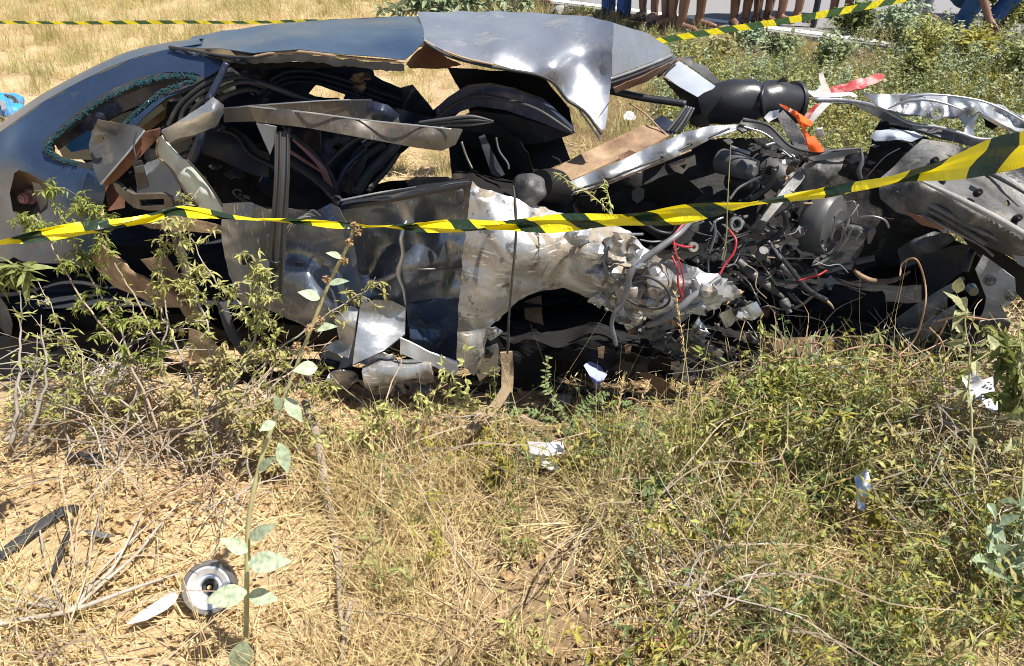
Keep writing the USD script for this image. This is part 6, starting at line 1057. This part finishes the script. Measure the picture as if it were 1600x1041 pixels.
# standing and leaning dry grass in front
tf = [(tuft(R, 14, .06, .42, .003, .8, .5), 'straw'), (tuft(R, 18, .05, .24, .003, .7, .5), 'straw'), (tuft(R, 16, .06, .30, .0032, .8, .6), 'straw'), (tuft(R, 18, .05, .26, .0026, .9, .5), 'straw_pale'), (tuft(R, 14, .05, .34, .003, .55, .4), 'straw_pale')]
spread('dry_grass', tf, low(pick(R, 1700, -1.4, 1.7, .7, 2.15, lambda px, py, x, y: .12 + .75 * sm(px, 380, 560) * (1 - .22 * sm(px, 980, 1200) * (1 - .45 * sm(py, 850, 1000))))), None, seed=3)
gt = [(tuft(R, 16, .05, .18, .0034, .7, .5), 'grass_green'), (tuft(R, 14, .05, .14, .0036, .9, .4), 'grass_green')]
spread('green_grass', gt, low(pick(R, 1100, -1.2, 1.75, .85, 2.2, lambda px, py, x, y: .10 + .6 * sm(px, 900, 1200) + .25 * (sm(px, 420, 560) * (py < 850)))), None, seed=4)
ts = [(tuft(R, 3, .06, .62, .0034, .35, .25), 'straw'), (tuft(R, 3, .06, .55, .003, .5, .35), 'straw_pale'), (tuft(R, 2, .05, .7, .003, .3, .3), 'straw')]
spread('tall_straw', ts, low(pick(R, 420, -.7, 1.6, .95, 2.05, lambda px, py, x, y: .12 + .55 * sm(px, 500, 640))), None, seed=14)
# low leafy weeds at the right in front
def clump_protos(n, *a, mats, **k):
    out = []
    for i in range(n):
        s, l = weed_clump(R, *a, **k); out += [(s, mats[0]), (l, mats[1 + i % (len(mats) - 1)])]
    return out
def scatter_weeds(name, protos, places, seed=0, tilt=.15):
    """Stems and leaves of one clump are two prototypes set at the same place."""
    rng = np.random.default_rng(seed + 50); k = len(protos) // 2; out = []
    pr = []
    for i in range(k):
        (sv, sf), (lv, lf) = protos[2 * i][0], protos[2 * i + 1][0]
        pr.append(((np.vstack([sv, lv]), np.vstack([sf, lf + len(sv)])), protos[2 * i + 1][1]))
    return scatter(name, pr, places, seed=seed, tilt=tilt)
lw = clump_protos(5, 7, .06, .19, .026, .0085, 10, mats=['twig', 'leaf_olive', 'grass_green', 'leaf_bush', 'leaf_yellow', 'leaf_green'], spread=1.0, twig=.0017)
scatter_weeds('low_weeds', lw, low(pick(R, 1500, -.75, 1.8, 1.0, 2.15, lambda px, py, x, y: (.03 + .58 * sm(px, 900, 1120) * (1 - .35 * sm(py, 850, 1041)) + .22 * sm(px, 480, 640) * (1 - sm(py, 700, 900))))), seed=5)
tw = [(Bag(), None)]
def twig_mat(rng, n, rad, L):
    b = Bag()
    for _ in range(n):
        a = rng.uniform(0, 2 * np.pi); r = rad * math.sqrt(rng.random()); a2 = rng.uniform(0, 2 * np.pi); l = L * rng.uniform(.4, 1.2); p = np.array([math.cos(a) * r, math.sin(a) * r, rng.uniform(.01, .09)]); d = np.array([math.cos(a2), math.sin(a2), rng.normal(.1, .2)]); q = np.cross(d, [0, 0, 1])
        b.add(tube([p, p + d * l * .35 + q * rng.normal(0, .06) * l + [0, 0, .1 * l], p + d * l * .7 + q * rng.normal(0, .1) * l + [0, 0, .08 * l], p + d * l + q * rng.normal(0, .1) * l], [.0021, .0018, .0015, .0008], 3, 3, cap=False))
    return b.mesh()
tm = [(twig_mat(R, 12, .1, .34), 'twig'), (twig_mat(R, 12, .1, .34), 'grey_twig'), (twig_mat(R, 9, .1, .30), 'red_twig')]
scatter('twig_tangle', tm, low(pick(R, 620, -1.4, 1.75, 1.0, 2.2, lambda px, py, x, y: .08 + .95 * sm(px, 1080, 1200) * (1 - .7 * sm(py, 700, 900)) + .9 * (px < 460) * (560 < py < 760) + .2 * (480 < px < 820) * (600 < py < 800))), seed=6)
# the field behind
bg = [(tuft(R, 60, .10, .24, .004, .35, .3), 'straw_pale'), (tuft(R, 60, .10, .20, .004, .5, .4), 'straw_pale'), (tuft(R, 50, .12, .17, .004, .7, .4), 'straw'), (tuft(R, 60, .10, .26, .0035, .3, .3), 'grass_green')]
def bgd(px, py, x, y):
    side = (x - E0[0]) * EN[0] + (y - E0[1]) * EN[1]
    if side > -.12: return 0
    return .95 - .70 * sm(px, 1000, 1200) if y > 3.35 else (.7 if (y > 3.25 or x < -1.75 or x > 1.9) and y > 2.3 else 0)
places = pick(R, 6500, -7.5, 6.0, 2.6, 14.5, bgd)
places = [(x, y, s * (.55 + .45 * sm(y, 4.5, 7) if x < .3 else .8), (int(R.integers(4)) if R.random() < .25 else int(R.integers(3)))) for x, y, s, _ in places]
scatter('field_grass', bg, places, seed=7)
# weeds and low bushes that cover the verge at the right
bw = clump_protos(6, 10, .12, .24, .030, .015, 15, mats=['twig', 'leaf_bush', 'leaf_grey', 'leaf_bush', 'leaf_yellow', 'leaf_bush', 'leaf_grey'], spread=.8, twig=.0025)
def bwd(px, py, x, y):
    side = (x - E0[0]) * EN[0] + (y - E0[1]) * EN[1]
    if side > -.05 + .9 * sm(x, 2.1, 3.2) or car_zone(x, y): return 0
    return (sm(x, .9, 1.6) * .95 + .9 * (px > 1030) * (y > 4.2)) * (y > 3.2) + .8 * (x > 1.95) * (y > 2.3) * (y <= 3.2)
vp = pick(R, 2300, .6, 6.2, 2.3, 8.6, bwd, .6, 1.15)
def rs(x, y): return (x - E0[0]) * EN[0] + (y - E0[1]) * EN[1]
vp = [(x, y, s * (1 - .72 * sm(rs(x, y), -1.6, -.3) * (1 - sm(x, 2.5, 3.2))), w) for x, y, s, w in vp]
scatter_weeds('verge_weeds', bw, vp, seed=8)
scatter('verge_grass', bg, [(x, y, s * (.9 - .55 * sm(rs(x, y), -1.6, -.3)), w) for x, y, s, w in pick(R, 1300, .5, 6.2, 3.2, 8.6, lambda px, py, x, y: .6 * (bwd(px, py, x, y) > 0) + .3 * (rs(x, y) < -.1), .6, 1.0)], seed=18)
gw = clump_protos(2, 8, .1, .08, .03, .014, 10, mats=['twig', 'leaf_bush', 'leaf_olive'], spread=.9, twig=.002)
scatter_weeds('verge_weeds', gw, pick(R, 300, -2.5, 1.2, 6.2, 10.5, lambda px, py, x, y: .8 * (-.9 < (x - E0[0]) * EN[0] + (y - E0[1]) * EN[1] < -.08)), seed=9)

# ------------------------------------------------------------------ plants that stand out one by one
GRP_B = 'leafy bushes by the road'
def bush_mesh(rng, H, W_, n, leafL):
    sb, lb = Bag(), Bag()
    for _ in range(n):
        a = rng.uniform(0, 2 * np.pi); t = rng.uniform(.05, 1) ** .7; h = H * rng.uniform(.6, 1.1); k = 7
        P = np.array([[math.cos(a) * W_ * t * s ** 1.2, math.sin(a) * W_ * t * s ** 1.2, h * s * (1 - .25 * t * s)] for s in np.linspace(0, 1, k)]) + rng.normal(0, .012, (k, 3)) * np.linspace(0, 1, k)[:, None]
        sb.add(tube(P, np.linspace(.005, .0015, k), 4, 1, smooth=False, cap=False))
        for _ in range(46):
            s = rng.uniform(.25, 1); i = min(int(s * (k - 1)), k - 2); q = P[i] + (P[i + 1] - P[i]) * (s * (k - 1) - i) + rng.normal(0, .025, 3); l = leafL * rng.uniform(.5, 1.3)
            lb.add(place_leaf(leaf(l, l * .55, rng.uniform(0, .5), rng.uniform(-.1, .5), 3), q, [rng.normal(), rng.normal(), rng.normal(.2, .4)], roll=rng.normal(0, .5)))
    return sb.mesh(), lb.mesh()
bushes = [(1170, 78, 'pale grey leaved bush left of the dark post, below the rising tape', .20, 'leaf_grey', .05), (1215, 100, 'round grey green bush in front of the dark post', .24, 'leaf_grey', .05), (1330, 60, 'olive bush right of the dark post', .34, 'leaf_bush', .05), (1395, 70, 'grey green bush with whitish leaves between the post and the jeans', .45, 'leaf_grey', .05), (1445, 90, 'thin dry looking bush left of the crouching person', .36, 'leaf_olive', .04),
          (1560, 60, 'yellow green bush at the right edge in front of the dark trousers', .5, 'leaf_yellow', .055), (1520, 110, 'yellowish bush below the crouching person', .34, 'leaf_yellow', .05), (1590, 130, 'green bush at the right edge above the bright frame', .36, 'leaf_bush', .05), (1290, 110, 'bushy weed with pale leaves above the red plastic', .3, 'leaf_grey', .045), (1120, 110, 'leafy weed behind the black air box', .26, 'leaf_bush', .045), (1420, 135, 'green weed above the upper front frame', .24, 'leaf_bush', .045)]
for k, (px, py, lab, H, mt, lL) in enumerate(bushes):
    b0 = onz(px, py); T = thing('bush', lab, 'bush', b0, None); s, l = bush_mesh(np.random.default_rng(300 + k), H, H * .62, 15, lL)
    obj('stems', (s[0] + b0, s[1]), 'twig', T, True); obj('foliage', (l[0] + b0, l[1]), mt, T, False, kind='stuff')
def sprig(name, label, cat, stems, mat_s, mat_l, leafL, leafW, per, r0=2.0, r1=.6, twigs=3, seed=0, group=None, droop=.0, tl=30, cluster=3):
    """A shrub from stems drawn as (px, py, Y) paths: side twigs and leaf tufts spring from them."""
    rng = np.random.default_rng(seed); base = at(*stems[0][0]); T = thing(name, label, cat, base * [1, 1, 0] + [0, 0, float(gh(base[0], base[1]))], group); lb = Bag()
    for st_ in stems:
        P = crom([at(*p) for p in st_], 6); rr_ = np.linspace(r0, r1, len(P)) / ppm(2, 600); P += rng.normal(0, .003, P.shape)
        tb = Bag(); tb.add(tube(P, rr_, 6, 1, smooth=False))
        pts = [(P, 1.0)]
        for _ in range(twigs):
            i = rng.integers(int(len(P) * .25), len(P) - 1); a = rng.uniform(0, 2 * np.pi); l = rng.uniform(.4, 1.3) * tl / ppm(2, 600)
            d = np.array([math.cos(a), rng.normal(0, .5), math.sin(a) * .7 + .2]); Q = crom([P[i], P[i] + d * l * .5 + rng.normal(0, .1 * l, 3), P[i] + d * l + [0, 0, -droop * l]], 4)
            tb.add(tube(Q, np.linspace(rr_[i] * .6, rr_[i] * .25, len(Q)), 5, 1, smooth=False)); pts.append((Q, 1.6))
        obj('stem', tb.mesh(), mat_s, T, True)
        for Q, wgt in pts:
            for _ in range(int(per * wgt * len(Q) / 20)):
                i = rng.integers(int(len(Q) * .2), len(Q)); c = Q[i] + rng.normal(0, .004, 3)
                for _ in range(rng.integers(1, cluster + 1)):
                    l = leafL * rng.uniform(.5, 1.3); lb.add(place_leaf(leaf(l, leafW * l / leafL * rng.uniform(.6, 1.2), rng.uniform(.1, .8), rng.uniform(-.2, .9), 4), c, [rng.normal(), rng.normal(), rng.normal(-droop, .6)], roll=rng.normal(0, .6)))
    obj('leaves', lb.mesh(), mat_l, T, False, kind='stuff'); return T
sprig('shrub', 'yellow green shrub spreading over the rear lamp, its sprig climbing to the empty lamp hole', 'shrub', [[(262, 745, 1.76), (262, 620, 1.84), (240, 520, 1.92), (190, 430, 1.98), (150, 350, 2.03), (130, 300, 2.05)], [(250, 745, 1.76), (230, 640, 1.84), (200, 540, 1.92), (150, 450, 2.02), (120, 390, 2.06), (90, 330, 2.1), (78, 285, 2.12)], [(255, 700, 1.78), (200, 560, 1.9), (130, 470, 2.0), (60, 350, 2.08), (10, 345, 2.1)]], 'twig', 'leaf_olive', .022, .0065, 17, twigs=22, seed=1, droop=.3)
sprig('shrub', 'low shrub with dead grey twigs in front of the rear wheel', 'shrub', [[(230, 745, 1.76), (215, 650, 1.84), (130, 600, 1.92), (70, 575, 1.97), (35, 562, 2.0)], [(200, 740, 1.77), (160, 640, 1.86), (110, 540, 1.98), (60, 440, 2.05)], [(190, 735, 1.77), (130, 660, 1.85), (80, 630, 1.9), (10, 640, 1.94)]], 'grey_twig', 'leaf_olive', .022, .007, 8, twigs=18, seed=2, droop=.2)
sprig('shrub', 'leafy shrub before the pale centre pillar, twigs crossing the tape', 'shrub', [[(300, 745, 1.76), (300, 640, 1.84), (330, 540, 1.9), (310, 470, 1.95), (290, 400, 2.0), (278, 340, 2.02), (310, 300, 2.05)], [(330, 745, 1.76), (345, 640, 1.83), (400, 520, 1.92), (330, 430, 1.98), (280, 335, 2.03)], [(310, 740, 1.77), (360, 600, 1.86), (420, 480, 1.94), (400, 430, 1.96), (405, 395, 1.98)]], 'grey_twig', 'leaf_olive', .022, .0065, 17, twigs=22, seed=3, droop=.2)
sprig('shrub', 'thin shrub whose long bare twig reaches right to the front door', 'shrub', [[(350, 745, 1.75), (370, 640, 1.82), (410, 570, 1.87), (490, 505, 1.92), (560, 462, 1.95), (588, 432, 1.96)], [(376, 745, 1.75), (400, 660, 1.8), (430, 600, 1.85), (475, 540, 1.9)], [(340, 742, 1.75), (300, 600, 1.88), (250, 480, 1.98), (240, 430, 2.0)]], 'grey_twig', 'leaf_olive', .024, .007, 9, twigs=13, seed=4, droop=.3)
sprig('shrub', 'pale leafless shrub standing at the left edge', 'shrub', [[(20, 690, 1.8), (28, 600, 1.86), (34, 530, 1.92), (33, 455, 1.97)], [(10, 690, 1.8), (45, 620, 1.86), (60, 520, 1.92)], [(40, 690, 1.8), (70, 600, 1.86), (62, 490, 1.94)]], 'grey_twig', 'leaf_olive', .03, .008, 3, r0=3.4, twigs=8, seed=5, tl=45)
sprig('shrub', 'dense small leaved shrub at the foot of the centre pillar', 'shrub', [[(400, 790, 1.68), (380, 700, 1.75), (350, 620, 1.82), (340, 560, 1.86)], [(390, 790, 1.68), (420, 700, 1.75), (440, 640, 1.8)], [(370, 790, 1.68), (330, 700, 1.76), (290, 650, 1.82), (270, 600, 1.86)]], 'grey_twig', 'leaf_bush', .022, .010, 18, twigs=16, seed=6)
sprig('shrub', 'thin dry weed with sparse leaves left of the stick', 'shrub', [[(450, 760, 1.7), (440, 690, 1.77), (420, 620, 1.84), (430, 540, 1.9), (410, 480, 1.94)], [(430, 765, 1.7), (470, 690, 1.78), (490, 620, 1.84), (480, 560, 1.88)]], 'twig', 'leaf_olive', .022, .007, 9, twigs=16, seed=41)
sprig('shrub', 'thin dry weed whose twigs cross the rusty inner sill', 'shrub', [[(180, 745, 1.76), (210, 620, 1.86), (260, 520, 1.94), (250, 430, 2.0), (262, 370, 2.03)], [(160, 745, 1.76), (170, 620, 1.87), (210, 520, 1.96), (200, 460, 2.0)], [(120, 740, 1.77), (100, 640, 1.86), (150, 560, 1.95)]], 'grey_twig', 'leaf_olive', .022, .007, 9, twigs=18, seed=42)
sprig('vine', 'yellow green vine tangled below the torn door sill', 'vine', [[(560, 760, 1.7), (580, 690, 1.78), (640, 640, 1.84), (700, 600, 1.9)], [(600, 770, 1.7), (640, 700, 1.76), (680, 640, 1.82), (760, 620, 1.86)], [(540, 740, 1.72), (520, 690, 1.78), (570, 650, 1.84), (600, 620, 1.88)]], 'red_twig', 'leaf_olive', .024, .011, 14, r0=1.6, twigs=7, seed=7, tl=55)
# tall flowering weed close to the camera
TW = thing('tall_weed', 'tall pale stemmed weed with round dry flower heads close to the camera', 'weed', onz(382, 1075))
stem = [(380, 1075, 1.10), (384, 1005, 1.14), (386, 890, 1.18), (389, 810, 1.21), (406, 726, 1.25), (428, 660, 1.28), (450, 607, 1.30), (488, 509, 1.33), (515, 441, 1.35), (545, 381, 1.36), (552, 357, 1.365)]
sp_ = tube([at(*p) for p in stem], np.linspace(.0062, .003, len(stem)), 8, 8)
obj('main_stem', sp_, 'stalk', TW, True)
for (x0, y0, x1, y1, w, Y) in [(388, 880, 452, 876, 34, 1.16), (386, 925, 316, 940, 34, 1.14), (388, 930, 434, 936, 26, 1.15), (384, 1002, 366, 1062, 38, 1.1), (387, 862, 347, 842, 24, 1.17), (390, 842, 426, 820, 22, 1.19), (446, 622, 474, 660, 22, 1.28), (436, 692, 452, 742, 22, 1.25), (500, 466, 467, 455, 19, 1.32), (514, 443, 543, 437, 13, 1.34), (534, 402, 511, 394, 12, 1.35), (487, 513, 525, 508, 16, 1.32), (496, 574, 458, 578, 24, 1.29), (430, 660, 405, 672, 16, 1.26), (440, 640, 430, 618, 14, 1.28), (404, 735, 425, 715, 15, 1.24)]:
    A, B = at(x0, y0, Y), at(x1, y1, Y - .02); L = np.linalg.norm(B - A)
    obj('leaf', place_leaf(leaf(L, w / ppm(Y, y0), .18, .12, 8), A, B - A, up=(.25, -.55, .8)), 'leaf_sage', TW, True)
rng = np.random.default_rng(9)
for (x, y) in [(554, 353), (559, 363), (546, 379), (538, 408), (510, 436), (482, 513), (495, 513), (464, 540), (480, 547), (470, 586), (462, 594), (500, 500)]:
    Y = float(np.interp(y, [350, 600], [1.36, 1.29])); c = at(x, y, Y); b = Bag()
    for _ in range(46):
        d = rng.normal(0, 1, 3); d /= np.linalg.norm(d); b.add(place_leaf(leaf(.0075, .004, .3, .2, 2), c + d * .002, d))
    obj('flower_head', b.mesh(), 'flower_dry', TW, False)
# weeds at the right edge
sprig('weed', 'tall sage leaved weed with dry flower tips at the right edge', 'weed', [[(1540, 900, 1.4), (1522, 760, 1.5), (1516, 640, 1.6), (1513, 540, 1.66), (1505, 472, 1.7)], [(1600, 900, 1.4), (1596, 760, 1.5), (1602, 640, 1.6), (1596, 560, 1.65), (1590, 500, 1.7)]], 'stalk', 'leaf_grey', .042, .024, 7, r0=2.4, twigs=4, seed=21, cluster=1)
sprig('weed', 'leafy grey green weed in the lower right corner', 'weed', [[(1595, 1060, 1.18), (1580, 960, 1.24), (1560, 860, 1.3), (1545, 790, 1.36)], [(1610, 1060, 1.18), (1600, 940, 1.25), (1600, 850, 1.3), (1585, 760, 1.36)], [(1570, 1060, 1.18), (1540, 980, 1.22), (1525, 900, 1.28)]], 'stalk', 'leaf_grey', .05, .030, 11, r0=2.6, twigs=4, seed=22, cluster=1)
sprig('weed', 'green weed at the right edge above the white printed paper', 'weed', [[(1600, 700, 1.62), (1590, 620, 1.68), (1570, 560, 1.72), (1560, 520, 1.75)], [(1620, 700, 1.62), (1600, 600, 1.7), (1594, 540, 1.74)]], 'stalk', 'leaf_bush', .045, .026, 13, r0=2.2, twigs=5, seed=23, cluster=2)
sprig('weed', 'fresh green broad leaved weed on the right slope left of the shiny wrapper', 'weed', [[(1290, 860, 1.5), (1280, 780, 1.58), (1260, 720, 1.66)], [(1300, 860, 1.5), (1330, 790, 1.57), (1320, 730, 1.64)], [(1280, 860, 1.5), (1230, 800, 1.56), (1200, 760, 1.62)]], 'stalk', 'leaf_green', .04, .02, 14, r0=1.8, twigs=6, seed=43, cluster=2)
sprig('weed', 'pale green broad leaved weed right of the shiny wrapper', 'weed', [[(1440, 880, 1.45), (1430, 800, 1.53), (1420, 730, 1.6)], [(1450, 880, 1.45), (1480, 790, 1.54), (1470, 700, 1.64)]], 'stalk', 'leaf_grey', .04, .022, 12, r0=1.8, twigs=6, seed=44, cluster=2)
sprig('weed', 'tangled green weed on the mound below the front bumper', 'weed', [[(1230, 720, 1.72), (1260, 650, 1.8), (1330, 600, 1.86), (1400, 590, 1.88)], [(1200, 700, 1.72), (1180, 640, 1.8), (1210, 590, 1.86), (1260, 580, 1.9)], [(1350, 720, 1.7), (1400, 650, 1.78), (1470, 610, 1.82)], [(1130, 700, 1.74), (1150, 640, 1.8), (1180, 600, 1.86)]], 'red_twig', 'leaf_olive', .03, .012, 16, r0=1.6, twigs=9, seed=24, tl=60)
sprig('weed', 'low leafy weed below the bracket plate at the right edge', 'weed', [[(1585, 640, 1.8), (1575, 570, 1.9), (1580, 520, 1.95)], [(1600, 640, 1.8), (1590, 560, 1.9), (1560, 510, 1.96)], [(1630, 620, 1.82), (1620, 540, 1.9)]], 'stalk', 'leaf_olive', .024, .010, 14, r0=1.8, twigs=9, seed=30)
sprig('weed', 'yellow flowered weed low among the straw at lower right', 'weed', [[(1380, 880, 1.4), (1370, 820, 1.45), (1345, 780, 1.5)], [(1400, 890, 1.4), (1430, 850, 1.44), (1450, 840, 1.46)], [(1480, 960, 1.3), (1500, 900, 1.35), (1530, 860, 1.4)]], 'stalk', 'leaf_yellow', .022, .014, 14, r0=1.8, twigs=5, seed=25)
sprig('weed', 'small bright green leafed weed left of the folded paper', 'weed', [[(790, 770, 1.62), (785, 745, 1.65), (792, 725, 1.68)], [(785, 772, 1.62), (770, 750, 1.66), (768, 738, 1.67)]], 'stalk', 'leaf_yellow', .035, .022, 14, r0=1.4, twigs=2, seed=26, tl=16)
sprig('weed', 'dark green serrated weed in the middle below the paper', 'weed', [[(1030, 850, 1.5), (1040, 790, 1.57), (1030, 740, 1.63)], [(1040, 860, 1.5), (1080, 800, 1.56), (1110, 770, 1.6)], [(1020, 850, 1.5), (1010, 800, 1.56), (990, 770, 1.6)]], 'stalk', 'leaf_green', .05, .018, 16, r0=1.8, twigs=4, seed=27, cluster=2)
sprig('leafy_branch', 'green leafy branch entering at the left edge over the bumper', 'branch', [[(-60, 440, 1.5), (-20, 432, 1.5), (20, 425, 1.5), (50, 420, 1.5)], [(-60, 450, 1.5), (0, 445, 1.5), (30, 440, 1.5)]], 'stalk', 'leaf_bush', .05, .012, 18, r0=1.6, twigs=2, seed=28, tl=14)
sprig('leafy_branch', 'dark green leafy twigs rising behind the middle of the roof', 'branch', [[(600, 40, 3.9), (650, 12, 4.0), (700, 4, 4.0), (760, 6, 4.0)], [(640, 40, 3.9), (700, 20, 4.0), (740, -10, 4.0)], [(700, 40, 3.9), (680, 10, 4.0), (640, 8, 4.0), (590, 14, 4.0)], [(740, 40, 3.9), (790, 14, 4.0), (830, 10, 4.0)]], 'twig', 'leaf_bush', .06, .022, 14, r0=2.6, twigs=6, seed=29, tl=40)
# creeping plant with paired leaflets
CR = thing('fern_leaved_plant', 'green creeping plant with rows of paired leaflets before the wheel arch', 'plant', onz(960, 730))
rng = np.random.default_rng(31)
fr_ = [((887, 665, 1.84), (868, 625, 1.92), (852, 600, 1.96), (858, 556, 2.0)), ((892, 680, 1.80), (905, 640, 1.88), (925, 622, 1.9)), ((877, 664, 1.84), (838, 645, 1.86), (797, 640, 1.86)), ((877, 716, 1.74), (950, 705, 1.72), (1024, 690, 1.76)), ((905, 735, 1.7), (960, 718, 1.7), (1015, 712, 1.72)), ((892, 758, 1.68), (930, 735, 1.7), (975, 725, 1.72)), ((960, 720, 1.75), (940, 680, 1.82), (915, 640, 1.88), (950, 612, 1.9)), ((990, 715, 1.74), (1010, 670, 1.82), (1000, 640, 1.86), (960, 625, 1.88)), ((1020, 720, 1.74), (1060, 680, 1.8), (1090, 655, 1.84)), ((1040, 730, 1.72), (1090, 690, 1.78), (1140, 640, 1.86), (1155, 632, 1.88)), ((950, 745, 1.7), (900, 700, 1.76), (880, 660, 1.82)), ((1000, 760, 1.66), (1060, 740, 1.68), (1120, 715, 1.72)), ((940, 760, 1.66), (960, 790, 1.6), (940, 820, 1.56)), ((980, 740, 1.7), (1000, 700, 1.76), (1060, 650, 1.84)), ((900, 700, 1.76), (950, 670, 1.8), (1010, 660, 1.84)), ((860, 740, 1.7), (900, 725, 1.72), (945, 690, 1.76))]
for pts in fr_:
    P = crom([at(*p) for p in pts], 10); sb = Bag(); sb.add(tube(P, np.linspace(.0018, .0008, len(P)), 5, 1, smooth=False)); T_ = np.gradient(P, axis=0)
    arc = np.concatenate([[0], np.cumsum(np.linalg.norm(np.diff(P, axis=0), axis=1))])
    for s in np.arange(.02, arc[-1], .010):
        q = np.array([np.interp(s, arc, P[:, k]) for k in range(3)]); t = np.array([np.interp(s, arc, T_[:, k]) for k in range(3)]); t /= np.linalg.norm(t); sd = np.cross(t, [0, -.4, 1.0]); sd /= np.linalg.norm(sd)
        for g in (-1, 1):
            if rng.random() < .85: sb.add(place_leaf(leaf(.021 * rng.uniform(.55, 1.1), .009, rng.uniform(0, .5), rng.uniform(-.2, .6), 3), q, sd * g + t * .45 + rng.normal(0, .3, 3), up=(rng.normal(0, .3), -.4, 1)))
    obj('frond', sb.mesh(), 'leaf_green', CR, False)
# tall stalks
def stalk(label, pts, r, mat_, plume=None, seed=0, lf=None, name='grass_stalk'):
    T = thing(name, label, 'grass stalk', at(*pts[0]) * [1, 1, 0]); P = crom([at(*p) for p in pts], 8); obj('stem', tube(P, np.linspace(r, r * .5, len(P)), 5, 1, smooth=False), mat_, T, True)
    rng = np.random.default_rng(seed); b = Bag()
    if plume:
        for i in range(int(len(P) * (1 - plume)), len(P)):
            for _ in range(7): b.add(place_leaf(leaf(.014, .003, .2, .1, 2), P[i] + rng.normal(0, .002, 3), (P[-1] - P[-4]) / np.linalg.norm(P[-1] - P[-4]) + rng.normal(0, .35, 3)))
        obj('seed_head', b.mesh(), 'straw', T, False)
    if lf:
        for i in range(4, len(P)):
            for _ in range(2): b.add(place_leaf(leaf(.02, .006, .2, .3, 2), P[i], rng.normal(0, 1, 3)))
        obj('leaflets', b.mesh(), 'leaf_olive', T, False, kind='stuff')
stalk('tall orange straw standing before the torn wing', [(1078, 830, 1.55), (1080, 720, 1.6), (1078, 620, 1.66), (1068, 540, 1.7), (1056, 462, 1.72)], .0016, 'straw_stalk', .3, 1)
stalk('pale straw with plume left of the fern leaved plant, the left of two', [(950, 850, 1.5), (958, 720, 1.62), (966, 640, 1.7), (975, 588, 1.74)], .0014, 'straw_stalk', .4, 2)
stalk('pale straw with plume leaning right, the right of two', [(950, 860, 1.48), (970, 720, 1.62), (990, 660, 1.7), (1012, 600, 1.74)], .0014, 'straw_stalk', .45, 3)
stalk('straw plume leaning far right above the green weeds', [(1060, 720, 1.65), (1080, 650, 1.74), (1110, 612, 1.8), (1146, 573, 1.84)], .0015, 'straw_stalk', .5, 4)
stalk('thin yellow stalk hanging upright before the engine bay', [(1128, 406, 1.62), (1135, 370, 1.6), (1137, 315, 1.6), (1142, 222, 1.62)], .0016, 'stalk', None, 5)
stalk('small leafy stalk across the bonnet edge', [(955, 335, 1.9), (930, 310, 1.95), (895, 288, 2.02), (866, 268, 2.1)], .002, 'stalk', None, 6, True)
stalk('upright leafy stalk below the bonnet edge', [(957, 338, 1.9), (952, 310, 1.93), (943, 280, 1.98)], .0016, 'stalk', None, 7, True)
stalk('green upright stalk with tiny leaves on the mound', [(1192, 720, 1.7), (1188, 620, 1.78), (1188, 530, 1.82), (1188, 500, 1.83)], .0013, 'stalk', None, 8, True)
stalk('thin upright stalk left of the wheel arch plant', [(775, 680, 1.75), (774, 620, 1.8), (772, 572, 1.84)], .0012, 'stalk', None, 9, True)
VN = thing('dry_vine', 'reddish bare vine looping before the front wheel arch', 'vine', onz(1320, 600))
for pts in [[(1250, 539), (1284, 539), (1294, 573), (1296, 600)], [(1287, 578), (1317, 549), (1374, 539), (1398, 549), (1420, 580)], [(1370, 580), (1388, 568), (1428, 532), (1445, 479), (1445, 442), (1432, 406), (1411, 411), (1406, 431)], [(1405, 590), (1418, 578), (1452, 553), (1479, 502)], [(1452, 512), (1472, 536), (1479, 583), (1480, 610)], [(1465, 502), (1502, 495), (1546, 500)], [(1150, 600), (1200, 566), (1250, 560), (1300, 580), (1340, 610)], [(1180, 590), (1240, 575), (1320, 570), (1400, 585), (1460, 620)], [(1220, 610), (1290, 590), (1370, 590), (1440, 610), (1500, 650)], [(1000, 634), (1030, 636), (1060, 650), (1080, 668)], [(960, 640), (985, 622), (1010, 640), (1020, 670)]]:
    obj('runner', wire([(x, y, 1.98 - (y - 420) * .0004 - .04 * (k % 2)) for k, (x, y) in enumerate(pts)], 1.5, 5), 'red_twig', VN, True)
